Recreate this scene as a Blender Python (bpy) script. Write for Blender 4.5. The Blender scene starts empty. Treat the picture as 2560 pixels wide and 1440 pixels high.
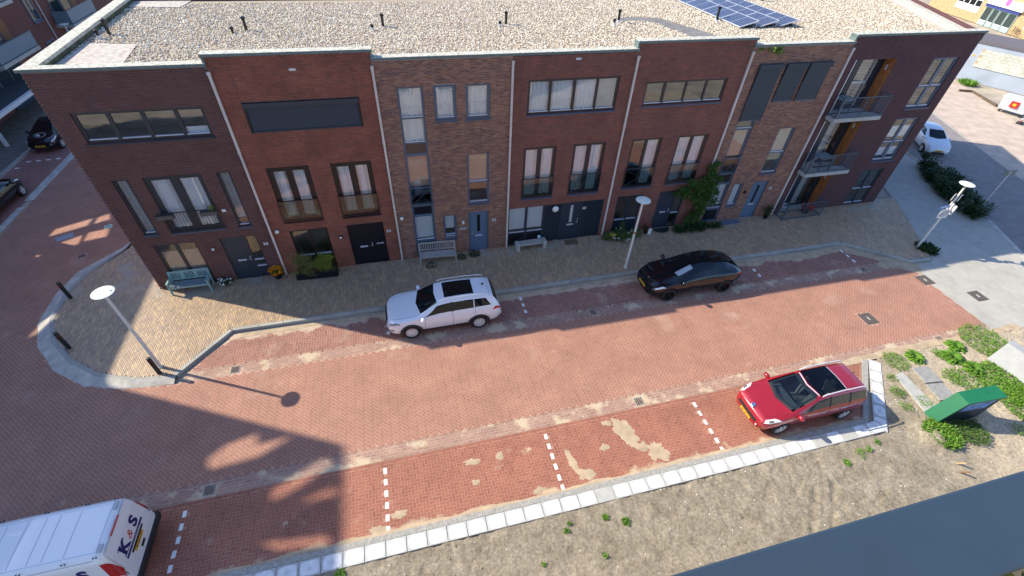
import bpy, bmesh, math, random
import numpy as np
from mathutils import Vector, Matrix
rng = np.random.default_rng(7)
random.seed(7)
PI = math.pi
S = bpy.context.scene
C = S.collection

# ---------------------------------------------------------------- camera, sky, sun, exposure
cd = bpy.data.cameras.new('camera'); cam = bpy.data.objects.new('camera', cd); C.objects.link(cam)
cd.sensor_width = 36.0; cd.lens = 1143.456/2560*36; cd.clip_start = 0.05; cd.clip_end = 2000
_R = ((0.9690571, -0.2438920, 0.0380143), (0.1380212, 0.6630736, 0.7357197), (-0.2046424, -0.7077077, 0.6762184))
cam.matrix_world = Matrix(((_R[0][0], _R[1][0], _R[2][0], -4.8054), (_R[0][1], _R[1][1], _R[2][1], -18.1303),
                           (_R[0][2], _R[1][2], _R[2][2], 14.3498), (0, 0, 0, 1)))
S.camera = cam
SUN = Vector((-1.217, 0.63, 1.0)).normalized()
w = bpy.data.worlds.new('World'); S.world = w; w.use_nodes = True
nt = w.node_tree
sky = nt.nodes.new('ShaderNodeTexSky'); sky.sky_type = 'NISHITA'; sky.sun_disc = False
sky.sun_elevation = math.asin(SUN.z); sky.sun_rotation = math.atan2(SUN.x, SUN.y)
sky.air_density = 1.0; sky.dust_density = 1.0; sky.ozone_density = 1.0
tint = nt.nodes.new('ShaderNodeVectorMath'); tint.operation = 'MULTIPLY'; tint.inputs[1].default_value = (0.95, 1.16, 1.50)
nt.links.new(sky.outputs[0], tint.inputs[0]); nt.links.new(tint.outputs[0], nt.nodes['Background'].inputs[0]); nt.nodes['Background'].inputs[1].default_value = 0.125
sl = bpy.data.lights.new('sun', 'SUN'); sl.energy = 4.9; sl.angle = math.radians(0.55); sl.color = (1.0, 0.925, 0.76)
so = bpy.data.objects.new('sun', sl); C.objects.link(so); so.rotation_euler = (-SUN).to_track_quat('-Z', 'Y').to_euler()
so.location = (-30, 20, 40)
S.view_settings.view_transform = 'Standard'; S.view_settings.look = 'None'
S.view_settings.gamma = 1.0; S.view_settings.use_curve_mapping = False
S.view_settings.exposure = 0.6

# ---------------------------------------------------------------- materials
def mat(name, col, rough=0.7, metal=0.0, var=0.0, vscale=6.0, bump=0.0, bscale=40.0, spec=0.5, coat=0.0, emit=None, alpha=None):
    m = bpy.data.materials.new(name); m.use_nodes = True
    n = m.node_tree.nodes; l = m.node_tree.links; p = n['Principled BSDF']
    p.inputs['Base Color'].default_value = (*col, 1); p.inputs['Roughness'].default_value = rough
    p.inputs['Metallic'].default_value = metal; p.inputs['Specular IOR Level'].default_value = spec
    p.inputs['Coat Weight'].default_value = coat; p.inputs['Coat Roughness'].default_value = 0.03
    if var > 0 or bump > 0:
        g = n.new('ShaderNodeNewGeometry')
    if var > 0:
        t = n.new('ShaderNodeTexNoise'); t.inputs['Scale'].default_value = vscale; t.inputs['Detail'].default_value = 6
        l.new(g.outputs['Position'], t.inputs['Vector'])
        r = n.new('ShaderNodeMapRange'); r.inputs[1].default_value = 0.3; r.inputs[2].default_value = 0.7
        r.inputs[3].default_value = 1-var; r.inputs[4].default_value = 1+var; l.new(t.outputs['Fac'], r.inputs[0])
        mx = n.new('ShaderNodeVectorMath'); mx.operation = 'SCALE'; mx.inputs[0].default_value = col
        l.new(r.outputs[0], mx.inputs['Scale']); l.new(mx.outputs[0], p.inputs['Base Color'])
    if bump > 0:
        t2 = n.new('ShaderNodeTexNoise'); t2.inputs['Scale'].default_value = bscale; t2.inputs['Detail'].default_value = 4
        l.new(g.outputs['Position'], t2.inputs['Vector'])
        b = n.new('ShaderNodeBump'); b.inputs['Strength'].default_value = bump; b.inputs['Distance'].default_value = 0.02
        l.new(t2.outputs['Fac'], b.inputs['Height']); l.new(b.outputs[0], p.inputs['Normal'])
    if emit:
        p.inputs['Emission Color'].default_value = (*emit[:3], 1); p.inputs['Emission Strength'].default_value = emit[3]
    return m

def ramp(n, cols):
    r = n.new('ShaderNodeValToRGB'); e = r.color_ramp.elements
    k = len(cols)
    while len(e) < k: e.new(0.5)
    for i, c in enumerate(cols):
        e[i].position = i/(k-1) if k > 1 else 0; e[i].color = (*c, 1)
    return r

def tone_mat(name, cols, rough=0.8, sand=None, sandcol=(0.5, 0.4, 0.27), stain=0.15, bump=0.25, spec=0.35, region=None, big=0.0, trans=0.0):
    """pieces coloured one by one: the face attribute 'tone' plus the object's random number choose the colour"""
    m = bpy.data.materials.new(name); m.use_nodes = True
    n = m.node_tree.nodes; l = m.node_tree.links; p = n['Principled BSDF']
    p.inputs['Roughness'].default_value = rough; p.inputs['Specular IOR Level'].default_value = spec
    a = n.new('ShaderNodeAttribute'); a.attribute_name = 'tone'
    oi = n.new('ShaderNodeObjectInfo')
    ad = n.new('ShaderNodeMath'); ad.operation = 'ADD'; l.new(a.outputs['Fac'], ad.inputs[0]); l.new(oi.outputs['Random'], ad.inputs[1])
    fr = n.new('ShaderNodeMath'); fr.operation = 'FRACT'; l.new(ad.outputs[0], fr.inputs[0])
    r = ramp(n, cols); l.new(fr.outputs[0], r.inputs[0])
    g = n.new('ShaderNodeNewGeometry')
    t = n.new('ShaderNodeTexNoise'); t.inputs['Scale'].default_value = 0.9; t.inputs['Detail'].default_value = 7
    t.inputs['Roughness'].default_value = 0.65
    l.new(g.outputs['Position'], t.inputs['Vector'])
    mr = n.new('ShaderNodeMapRange'); mr.inputs[1].default_value = 0.3; mr.inputs[2].default_value = 0.7
    mr.inputs[3].default_value = 1-stain; mr.inputs[4].default_value = 1+stain; l.new(t.outputs['Fac'], mr.inputs[0])
    sc = n.new('ShaderNodeVectorMath'); sc.operation = 'SCALE'; l.new(r.outputs[0], sc.inputs[0]); l.new(mr.outputs[0], sc.inputs['Scale'])
    last = sc.outputs[0]
    if sand:
        for k, (scale, lo, hi, amt, reg) in enumerate(sand):
            t2 = n.new('ShaderNodeTexNoise'); t2.inputs['Scale'].default_value = scale; t2.inputs['Detail'].default_value = 8
            t2.inputs['Roughness'].default_value = 0.6
            mp = n.new('ShaderNodeMapping'); mp.inputs['Location'].default_value = (3.7*k+1.3, 9.1*k, 0)
            l.new(g.outputs['Position'], mp.inputs[0]); l.new(mp.outputs[0], t2.inputs['Vector'])
            fac = t2.outputs['Fac']
            if reg:   # (axis, from, to): more sand towards 'to'
                sx = n.new('ShaderNodeSeparateXYZ'); l.new(g.outputs['Position'], sx.inputs[0])
                m3 = n.new('ShaderNodeMapRange'); m3.inputs[1].default_value = reg[1]; m3.inputs[2].default_value = reg[2]
                m3.inputs[3].default_value = 0; m3.inputs[4].default_value = reg[3]
                l.new(sx.outputs[reg[0]], m3.inputs[0])
                am = n.new('ShaderNodeMath'); l.new(fac, am.inputs[0]); l.new(m3.outputs[0], am.inputs[1]); fac = am.outputs[0]
            m2 = n.new('ShaderNodeMapRange'); m2.inputs[1].default_value = lo; m2.inputs[2].default_value = hi
            m2.inputs[3].default_value = 0; m2.inputs[4].default_value = amt; l.new(fac, m2.inputs[0])
            mx = n.new('ShaderNodeMix'); mx.data_type = 'RGBA'; l.new(m2.outputs[0], mx.inputs[0]); l.new(last, mx.inputs[6])
            mx.inputs[7].default_value = (*sandcol, 1); last = mx.outputs[2]
    l.new(last, p.inputs['Base Color'])
    if bump > 0:
        t3 = n.new('ShaderNodeTexNoise'); t3.inputs['Scale'].default_value = 60; t3.inputs['Detail'].default_value = 3
        l.new(g.outputs['Position'], t3.inputs['Vector'])
        b = n.new('ShaderNodeBump'); b.inputs['Strength'].default_value = bump; b.inputs['Distance'].default_value = 0.01
        l.new(t3.outputs['Fac'], b.inputs['Height']); l.new(b.outputs[0], p.inputs['Normal'])
    if trans > 0:
        tr = n.new('ShaderNodeBsdfTranslucent'); ms = n.new('ShaderNodeMixShader'); ms.inputs[0].default_value = trans
        l.new(last, tr.inputs[0]); l.new(p.outputs[0], ms.inputs[1]); l.new(tr.outputs[0], ms.inputs[2])
        l.new(ms.outputs[0], n['Material Output'].inputs[0])
    return m

def glass_mat(name, tint=(0.93, 0.95, 0.96), ior=2.1):
    m = bpy.data.materials.new(name); m.use_nodes = True
    n = m.node_tree.nodes; l = m.node_tree.links
    ge = n.new('ShaderNodeNewGeometry'); dt = n.new('ShaderNodeVectorMath'); dt.operation = 'DOT_PRODUCT'
    l.new(ge.outputs['Incoming'], dt.inputs[0]); l.new(ge.outputs['Normal'], dt.inputs[1])
    ab = n.new('ShaderNodeMath'); ab.operation = 'ABSOLUTE'; l.new(dt.outputs['Value'], ab.inputs[0])
    om = n.new('ShaderNodeMath'); om.operation = 'SUBTRACT'; om.inputs[0].default_value = 1; l.new(ab.outputs[0], om.inputs[1])
    pw = n.new('ShaderNodeMath'); pw.operation = 'POWER'; pw.inputs[1].default_value = 5; l.new(om.outputs[0], pw.inputs[0])
    r0 = ((ior-1)/(ior+1))**2
    f = n.new('ShaderNodeMapRange'); f.inputs[3].default_value = r0; f.inputs[4].default_value = 1.0; l.new(pw.outputs[0], f.inputs[0])
    t = n.new('ShaderNodeBsdfTransparent'); t.inputs[0].default_value = (*tint, 1)
    g = n.new('ShaderNodeBsdfGlossy'); g.inputs['Roughness'].default_value = 0.01
    g2 = n.new('ShaderNodeTexNoise'); g2.inputs['Scale'].default_value = 1.3; g2.inputs['Detail'].default_value = 2
    gp = n.new('ShaderNodeNewGeometry'); l.new(gp.outputs['Position'], g2.inputs['Vector'])
    b = n.new('ShaderNodeBump'); b.inputs['Strength'].default_value = 0.02; b.inputs['Distance'].default_value = 0.1
    l.new(g2.outputs['Fac'], b.inputs['Height']); l.new(b.outputs[0], g.inputs['Normal'])
    x = n.new('ShaderNodeMixShader'); l.new(f.outputs[0], x.inputs[0]); l.new(t.outputs[0], x.inputs[1]); l.new(g.outputs[0], x.inputs[2])
    l.new(x.outputs[0], n['Material Output'].inputs[0])
    return m

M = {}
M['brick_purple'] = tone_mat('brick_purple', [(0.106, 0.045, 0.038), (0.126, 0.054, 0.045), (0.096, 0.042, 0.038), (0.136, 0.062, 0.047)], stain=0.18)
M['brick_red'] = tone_mat('brick_red', [(0.255, 0.084, 0.053), (0.295, 0.096, 0.059), (0.214, 0.079, 0.054), (0.311, 0.106, 0.063), (0.262, 0.088, 0.055)], stain=0.3)
M['brick_mixed'] = tone_mat('brick_mixed', [(0.128, 0.067, 0.061), (0.239, 0.107, 0.068), (0.301, 0.139, 0.084), (0.168, 0.08, 0.061), (0.353, 0.174, 0.103), (0.211, 0.091, 0.064), (0.142, 0.072, 0.063)], stain=0.15)
M['brick_dark_red'] = tone_mat('brick_dark_red', [(0.229, 0.085, 0.059), (0.278, 0.1, 0.067), (0.176, 0.079, 0.065), (0.254, 0.094, 0.065)], stain=0.22)
M['brick_plum'] = tone_mat('brick_plum', [(0.09, 0.038, 0.043), (0.107, 0.045, 0.048), (0.081, 0.035, 0.041), (0.115, 0.05, 0.051)], stain=0.15)
M['mortar'] = mat('mortar', (0.19, 0.14, 0.125), 0.9, var=0.2, vscale=3)
M['mortar_light'] = mat('mortar_light', (0.34, 0.27, 0.225), 0.9, var=0.2, vscale=3)
M['mortar_dark'] = mat('mortar_dark', (0.10, 0.065, 0.058), 0.9, var=0.2, vscale=3)
PCOL = [(0.3, 0.112, 0.071), (0.335, 0.128, 0.081), (0.275, 0.102, 0.067), (0.35, 0.136, 0.086), (0.315, 0.118, 0.075)]
ROAD_SAND = [(0.55, 0.60, 0.78, 0.5, None), (1.6, 0.66, 0.80, 0.7, None)]
BAY_SAND = [(0.75, 0.66, 0.70, 0.9, None), (2.2, 0.62, 0.8, 0.5, None), (1.3, 0.74, 0.86, 0.9, (1, -12.1, -12.7, 0.42))]
FBAY_SAND = [(0.8, 0.58, 0.76, 0.6, None), (1.5, 0.72, 0.82, 0.95, (1, -4.1, -3.5, 0.5))]
GUT_SAND = [(1.1, 0.52, 0.60, 0.9, None)]
M['road_paver'] = tone_mat('road_paver', [(0.345, 0.167, 0.113), (0.37, 0.179, 0.121), (0.33, 0.158, 0.107), (0.385, 0.189, 0.126)], stain=0.12,
    sand=ROAD_SAND, sandcol=(0.55, 0.40, 0.30))
M['bay_paver'] = tone_mat('bay_paver', PCOL, stain=0.16, sand=BAY_SAND, sandcol=(0.56, 0.43, 0.28))
M['far_bay_paver'] = tone_mat('far_bay_paver', [(0.27, 0.12, 0.09), (0.33, 0.15, 0.11), (0.24, 0.11, 0.088), (0.36, 0.17, 0.125)], stain=0.14, sand=FBAY_SAND, sandcol=(0.55, 0.42, 0.30))
M['gutter_paver'] = tone_mat('gutter_paver', [(0.33, 0.19, 0.145), (0.38, 0.23, 0.17), (0.30, 0.175, 0.14), (0.42, 0.26, 0.19)], stain=0.15, sand=GUT_SAND, sandcol=(0.58, 0.46, 0.31))
M['walk_paver'] = tone_mat('walk_paver', [(0.37, 0.254, 0.157), (0.488, 0.335, 0.196), (0.31, 0.217, 0.146), (0.607, 0.415, 0.213), (0.422, 0.273, 0.168), (0.383, 0.273, 0.185), (0.528, 0.353, 0.213)], stain=0.12, rough=0.55, spec=0.6,
    sand=[(0.9, 0.86, 0.95, 0.85, (1, -2.6, -0.5, 0.34))], sandcol=(0.42, 0.36, 0.28))
M['joint_sand'] = tone_mat('joint_sand', [(0.48, 0.285, 0.21)]*2, rough=0.95, stain=0.15, sand=ROAD_SAND, sandcol=(0.58, 0.43, 0.32))
M['joint_gutter'] = tone_mat('joint_gutter', [(0.50, 0.34, 0.25)]*2, rough=0.95, stain=0.15, sand=GUT_SAND, sandcol=(0.58, 0.46, 0.31))
M['joint_fbay'] = tone_mat('joint_fbay', [(0.48, 0.29, 0.21)]*2, rough=0.95, stain=0.15, sand=FBAY_SAND, sandcol=(0.55, 0.42, 0.30))
M['joint_bay'] = tone_mat('joint_bay', [(0.43, 0.225, 0.155)]*2, rough=0.95, stain=0.15, sand=BAY_SAND, sandcol=(0.56, 0.43, 0.28))
M['joint_dark'] = mat('joint_dark', (0.20, 0.16, 0.125), 0.95, var=0.3, vscale=2)
M['kerb'] = tone_mat('kerb', [(0.36, 0.35, 0.31), (0.42, 0.40, 0.35), (0.33, 0.32, 0.29)], stain=0.2)
M['band'] = mat('band', (0.47, 0.43, 0.37), 0.9, var=0.25, vscale=2.5, bump=0.3)
M['tile'] = tone_mat('tile', [(0.66, 0.66, 0.65), (0.75, 0.75, 0.74), (0.60, 0.60, 0.59), (0.8, 0.8, 0.79)], stain=0.12)
def tile_mat():
    m = bpy.data.materials.new('tile_marked'); m.use_nodes = True; n = m.node_tree.nodes; l = m.node_tree.links; p = n['Principled BSDF']; p.inputs['Roughness'].default_value = 0.85
    tc = n.new('ShaderNodeTexCoord'); sx = n.new('ShaderNodeSeparateXYZ'); l.new(tc.outputs['Object'], sx.inputs[0])
    ps = []
    for k in (0, 1):
        a = n.new('ShaderNodeMath'); a.operation = 'ABSOLUTE'; l.new(sx.outputs[k], a.inputs[0]); b = n.new('ShaderNodeMath'); b.operation = 'POWER'; b.inputs[1].default_value = 4; l.new(a.outputs[0], b.inputs[0]); ps.append(b)
    ad = n.new('ShaderNodeMath'); l.new(ps[0].outputs[0], ad.inputs[0]); l.new(ps[1].outputs[0], ad.inputs[1])
    rt = n.new('ShaderNodeMath'); rt.operation = 'POWER'; rt.inputs[1].default_value = 0.25; l.new(ad.outputs[0], rt.inputs[0])
    g = n.new('ShaderNodeNewGeometry'); t = n.new('ShaderNodeTexNoise'); t.inputs['Scale'].default_value = 5; t.inputs['Detail'].default_value = 5; l.new(g.outputs['Position'], t.inputs['Vector'])
    ma = n.new('ShaderNodeMath'); ma.operation = 'MULTIPLY_ADD'; ma.inputs[1].default_value = 0.16; l.new(t.outputs['Fac'], ma.inputs[0]); l.new(rt.outputs[0], ma.inputs[2])
    r = ramp(n, [(0.60, 0.60, 0.60), (0.76, 0.76, 0.755), (0.78, 0.78, 0.775), (0.50, 0.49, 0.47), (0.50, 0.49, 0.46)])
    for e, q in zip(r.color_ramp.elements, (0.10, 0.30, 0.475, 0.515, 1.0)): e.position = q
    l.new(ma.outputs[0], r.inputs[0])
    t2 = n.new('ShaderNodeTexNoise'); t2.inputs['Scale'].default_value = 9; t2.inputs['Detail'].default_value = 5; l.new(g.outputs['Position'], t2.inputs['Vector'])
    mr = n.new('ShaderNodeMapRange'); mr.inputs[1].default_value = 0.3; mr.inputs[2].default_value = 0.7; mr.inputs[3].default_value = 0.86; mr.inputs[4].default_value = 1.05; l.new(t2.outputs['Fac'], mr.inputs[0])
    v = n.new('ShaderNodeVectorMath'); v.operation = 'SCALE'; l.new(r.outputs[0], v.inputs[0]); l.new(mr.outputs[0], v.inputs['Scale']); l.new(v.outputs[0], p.inputs['Base Color'])
    return m
M['tile'] = tile_mat()
M['tile_bare'] = mat('tile_bare', (0.44, 0.43, 0.39), 0.9, var=0.1)
M['white_paint'] = mat('white_paint', (0.8, 0.8, 0.78), 0.7, var=0.06, vscale=8)
M['kerb_grit'] = mat('kerb_grit', (0.36, 0.34, 0.30), 0.95, var=0.25, vscale=14, bump=0.5, bscale=80)
M['sand'] = mat('sand', (0.46, 0.345, 0.225), 0.95, var=0.18, vscale=3, bump=0.4, bscale=30)
M['grey_pave'] = None
M['steel_frame_dark'] = mat('steel_frame_dark', (0.032, 0.034, 0.040), 0.4)
M['frame_brown'] = mat('frame_brown', (0.016, 0.011, 0.010), 0.4)
M['frame_blue'] = mat('frame_blue', (0.085, 0.125, 0.185), 0.4)
M['frame_umber'] = mat('frame_umber', (0.036, 0.030, 0.032), 0.4)
M['frame_navy'] = mat('frame_navy', (0.022, 0.034, 0.052), 0.4)
M['panel_navy'] = mat('panel_navy', (0.012, 0.020, 0.034), 0.35)
M['panel_black'] = mat('panel_black', (0.006, 0.007, 0.012), 0.3)
M['door_blue'] = mat('door_blue', (0.095, 0.15, 0.225), 0.4)
M['alu'] = mat('alu', (0.62, 0.64, 0.68), 0.35, metal=0.3)
M['sill_blue'] = mat('sill_blue', (0.065, 0.095, 0.15), 0.35)
M['sill_dark'] = mat('sill_dark', (0.03, 0.04, 0.055), 0.35)
M['screen'] = mat('screen', (0.036, 0.046, 0.062), 0.75, bump=0.1, bscale=200)
M['screen_grey'] = mat('screen_grey', (0.050, 0.060, 0.068), 0.8, bump=0.1, bscale=200)
M['coping'] = mat('coping', (0.125, 0.165, 0.155), 0.55, var=0.12)
M['coping_top'] = mat('coping_top', (0.52, 0.49, 0.40), 0.95, var=0.4, vscale=9, bump=0.8, bscale=40)
M['moss_wall'] = mat('moss_wall', (0.10, 0.095, 0.05), 0.95, var=0.5, vscale=2)
M['pipe_zinc'] = mat('pipe_zinc', (0.60, 0.54, 0.48), 0.5, var=0.12, vscale=0.8)
M['glass'] = glass_mat('glass')
M['glass_rail'] = glass_mat('glass_rail', (0.7, 0.78, 0.78), 1.7)
M['curtain'] = mat('curtain', (0.80, 0.80, 0.80), 0.9, var=0.06, vscale=4)
M['curtain_grey'] = mat('curtain_grey', (0.42, 0.43, 0.42), 0.9, var=0.1, vscale=4)
M['blind_tan'] = mat('blind_tan', (0.42, 0.30, 0.22), 0.9, var=0.05)
M['blind_white'] = mat('blind_white', (0.72, 0.74, 0.74), 0.8)
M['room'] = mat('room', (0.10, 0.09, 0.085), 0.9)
M['timber'] = mat('timber', (0.34, 0.13, 0.035), 0.6, var=0.25, vscale=5)
M['concrete'] = mat('concrete', (0.42, 0.41, 0.37), 0.85, var=0.15, vscale=3, bump=0.2)
M['rail_blue'] = mat('rail_blue', (0.085, 0.12, 0.16), 0.45, metal=0.2)
M['white_plastic'] = mat('white_plastic', (0.75, 0.75, 0.73), 0.4)
M['lamp_globe'] = mat('lamp_globe', (0.78, 0.78, 0.72), 0.3)
M['black_rubber'] = mat('black_rubber', (0.012, 0.012, 0.013), 0.7)
M['black_metal'] = mat('black_metal', (0.014, 0.014, 0.016), 0.4)
M['ink'] = mat('ink', (0.01, 0.01, 0.012), 0.6)
M['chrome'] = mat('chrome', (0.8, 0.8, 0.82), 0.15, metal=1.0)
M['rim'] = mat('rim', (0.70, 0.70, 0.71), 0.4, metal=0.25)
M['rim_black'] = mat('rim_black', (0.012, 0.012, 0.014), 0.3, metal=0.3)
M['car_glass'] = mat('car_glass', (0.004, 0.007, 0.009), 0.03, spec=0.45)
M['car_glass_clear'] = mat('car_glass_clear', (0.028, 0.045, 0.047), 0.03, spec=0.8)
M['lens'] = mat('lens', (0.72, 0.74, 0.74), 0.12, spec=0.8, coat=0.5)
M['lens_dark'] = mat('lens_dark', (0.10, 0.11, 0.12), 0.1, spec=0.8, coat=0.5)
M['tail_red'] = mat('tail_red', (0.45, 0.012, 0.012), 0.15, coat=0.5)
M['plate_yellow'] = mat('plate_yellow', (0.75, 0.42, 0.02), 0.5)
M['wood_grey'] = mat('wood_grey', (0.40, 0.36, 0.32), 0.8, var=0.2, vscale=10)
M['wood_teal'] = mat('wood_teal', (0.22, 0.38, 0.37), 0.7, var=0.15, vscale=8)
M['wood_slat_teal'] = mat('wood_slat_teal', (0.20, 0.25, 0.255), 0.8, var=0.25, vscale=12)
M['pole_white'] = mat('pole_white', (0.66, 0.66, 0.62), 0.45, var=0.06)
M['disc'] = mat('disc', (0.72, 0.74, 0.66), 0.5, var=0.08, vscale=5)
M['leaf'] = tone_mat('leaf', [(0.049, 0.115, 0.014), (0.084, 0.176, 0.024), (0.039, 0.088, 0.014), (0.119, 0.216, 0.036)], rough=0.6, bump=0, trans=0.25)
M['leaf_dark'] = tone_mat('leaf_dark', [(0.016, 0.046, 0.01), (0.033, 0.078, 0.017), (0.013, 0.036, 0.01), (0.052, 0.104, 0.023)], rough=0.6, bump=0, trans=0.2)
M['leaf_yellow'] = tone_mat('leaf_yellow', [(0.228, 0.285, 0.032), (0.323, 0.38, 0.048), (0.152, 0.228, 0.024), (0.38, 0.361, 0.08)], rough=0.6, bump=0, trans=0.3)
M['leaf_straw'] = tone_mat('leaf_straw', [(0.272, 0.252, 0.084), (0.204, 0.234, 0.049), (0.374, 0.306, 0.112), (0.153, 0.18, 0.042)], rough=0.7, bump=0, trans=0.3)
M['grass'] = tone_mat('grass', [(0.114, 0.272, 0.024), (0.171, 0.352, 0.032), (0.095, 0.208, 0.024), (0.247, 0.4, 0.048)], rough=0.6, bump=0, trans=0.3)
M['bark'] = mat('bark', (0.12, 0.08, 0.05), 0.9, var=0.3)
M['petal_orange'] = tone_mat('petal_orange', [(0.75, 0.25, 0.01), (0.8, 0.34, 0.01), (0.7, 0.2, 0.01)], bump=0)
M['petal_white'] = tone_mat('petal_white', [(0.75, 0.75, 0.65), (0.8, 0.8, 0.75)], bump=0)
M['petal_red'] = tone_mat('petal_red', [(0.5, 0.02, 0.03), (0.6, 0.05, 0.05)], bump=0)
M['petal_yellow'] = tone_mat('petal_yellow', [(0.6, 0.45, 0.03), (0.5, 0.4, 0.02)], bump=0)

# ---------------------------------------------------------------- mesh helpers
class MB:
    def __init__(s): s.v = []; s.f = []; s.m = []
    def quad(s, a, b, c, d, m=0):
        k = len(s.v); s.v += [a, b, c, d]; s.f.append((k, k+1, k+2, k+3)); s.m.append(m); return s
    def poly(s, pts, m=0):
        k = len(s.v); s.v += list(pts); s.f.append(tuple(range(k, k+len(pts)))); s.m.append(m); return s
    def box(s, x0, x1, y0, y1, z0, z1, m=0):
        k = len(s.v)
        s.v += [(x0, y0, z0), (x1, y0, z0), (x1, y1, z0), (x0, y1, z0), (x0, y0, z1), (x1, y0, z1), (x1, y1, z1), (x0, y1, z1)]
        for q in ((0, 3, 2, 1), (4, 5, 6, 7), (0, 1, 5, 4), (1, 2, 6, 5), (2, 3, 7, 6), (3, 0, 4, 7)):
            s.f.append(tuple(k+i for i in q)); s.m.append(m)
        return s
    def prism(s, pts, z0, z1, m=0):     # pts counter-clockwise in xy
        k = len(s.v); n = len(pts)
        s.v += [(p[0], p[1], z0) for p in pts]+[(p[0], p[1], z1) for p in pts]
        s.f.append(tuple(range(k+n-1, k-1, -1))); s.m.append(m)
        s.f.append(tuple(range(k+n, k+2*n))); s.m.append(m)
        for i in range(n):
            j = (i+1) % n; s.f.append((k+i, k+j, k+n+j, k+n+i)); s.m.append(m)
        return s
    def tube(s, a, b, r0, r1=None, n=12, m=0, caps=True):
        a = Vector(a); b = Vector(b); r1 = r0 if r1 is None else r1
        d = (b-a).normalized(); u = d.orthogonal().normalized(); v = d.cross(u)
        k = len(s.v)
        for c, r in ((a, r0), (b, r1)):
            for i in range(n):
                t = 2*PI*i/n; s.v.append(tuple(c+u*(r*math.cos(t))+v*(r*math.sin(t))))
        for i in range(n):
            j = (i+1) % n; s.f.append((k+i, k+j, k+n+j, k+n+i)); s.m.append(m)
        if caps:
            s.f.append(tuple(range(k+n-1, k-1, -1))); s.m.append(m); s.f.append(tuple(range(k+n, k+2*n))); s.m.append(m)
        return s
    def bar(s, a, b, w, h, m=0):        # rectangular bar from a to b
        a = Vector(a); b = Vector(b); d = (b-a).normalized()
        u = d.cross(Vector((0, 0, 1)))
        u = Vector((1, 0, 0)) if u.length < 1e-4 else u.normalized()
        v = u.cross(d); k = len(s.v)
        for c in (a, b):
            for (i, j) in ((-1, -1), (1, -1), (1, 1), (-1, 1)): s.v.append(tuple(c+u*(i*w/2)+v*(j*h/2)))
        for q in ((3, 2, 1, 0), (4, 5, 6, 7), (0, 1, 5, 4), (1, 2, 6, 5), (2, 3, 7, 6), (3, 0, 4, 7)):
            s.f.append(tuple(k+i for i in q)); s.m.append(m)
        return s
    def lathe(s, prof, c=(0, 0, 0), n=24, m=0, axis='z'):   # prof: (r, h) pairs
        k = len(s.v); P = len(prof)
        for (r, h) in prof:
            for i in range(n):
                t = 2*PI*i/n; x, y = r*math.cos(t), r*math.sin(t)
                p = (x, y, h) if axis == 'z' else ((h, x, y) if axis == 'x' else (y, h, x))
                s.v.append((p[0]+c[0], p[1]+c[1], p[2]+c[2]))
        for a in range(P-1):
            for i in range(n):
                j = (i+1) % n; s.f.append((k+a*n+i, k+a*n+j, k+(a+1)*n+j, k+(a+1)*n+i)); s.m.append(m)
        return s
    def ball(s, c, r, n=14, m=0, sc=(1, 1, 1)):
        prof = [(r*math.sin(PI*i/8)+1e-5, -r*math.cos(PI*i/8)*sc[2]) for i in range(9)]
        k = len(s.v); s.lathe(prof, c, n, m)
        for i in range(k, len(s.v)):
            x, y, z = s.v[i]; s.v[i] = (c[0]+(x-c[0])*sc[0], c[1]+(y-c[1])*sc[1], z)
        return s
    def build(s, name, mats, parent=None, world=False, smooth=False, kind=None, bevel=0.0, label=None):
        me = bpy.data.meshes.new(name); me.from_pydata(s.v, [], s.f)
        mats = mats if isinstance(mats, (list, tuple)) else [mats]
        for m in mats: me.materials.append(M[m] if isinstance(m, str) else m)
        if len(mats) > 1: me.polygons.foreach_set('material_index', s.m)
        if smooth:
            me.polygons.foreach_set('use_smooth', [True]*len(s.f)); me.set_sharp_from_angle(angle=math.radians(40))
        me.update()
        o = bpy.data.objects.new(name, me); C.objects.link(o)
        if parent is not None:
            o.parent = parent
            if world and parent.type == 'EMPTY': o.location = -parent.location
        if bevel > 0:
            b = o.modifiers.new('bevel', 'BEVEL'); b.width = bevel; b.segments = 2; b.limit_method = 'ANGLE'
        if kind: o['kind'] = kind
        if label: o['label'] = label
        return o

def arr_mesh(name, V, F, m, tone=None, parent=None, kind=None, smooth=False, loc=None):
    V = np.asarray(V, np.float32); F = np.asarray(F, np.int32)
    me = bpy.data.meshes.new(name); k = F.shape[1]
    me.vertices.add(len(V)); me.vertices.foreach_set('co', V.ravel())
    me.loops.add(F.size); me.loops.foreach_set('vertex_index', F.ravel())
    me.polygons.add(len(F)); me.polygons.foreach_set('loop_start', np.arange(0, F.size, k, dtype=np.int32))
    me.update(calc_edges=True)
    if tone is not None:
        a = me.attributes.new('tone', 'FLOAT', 'FACE'); a.data.foreach_set('value', np.asarray(tone, np.float32))
    me.materials.append(M[m] if isinstance(m, str) else m)
    me.polygons.foreach_set('use_smooth', [bool(smooth)]*len(F))
    me.validate(); me.update()
    o = bpy.data.objects.new(name, me); C.objects.link(o)
    if parent is not None: o.parent = parent
    if loc is not None: o.location = loc
    if kind: o['kind'] = kind
    return o

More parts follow.
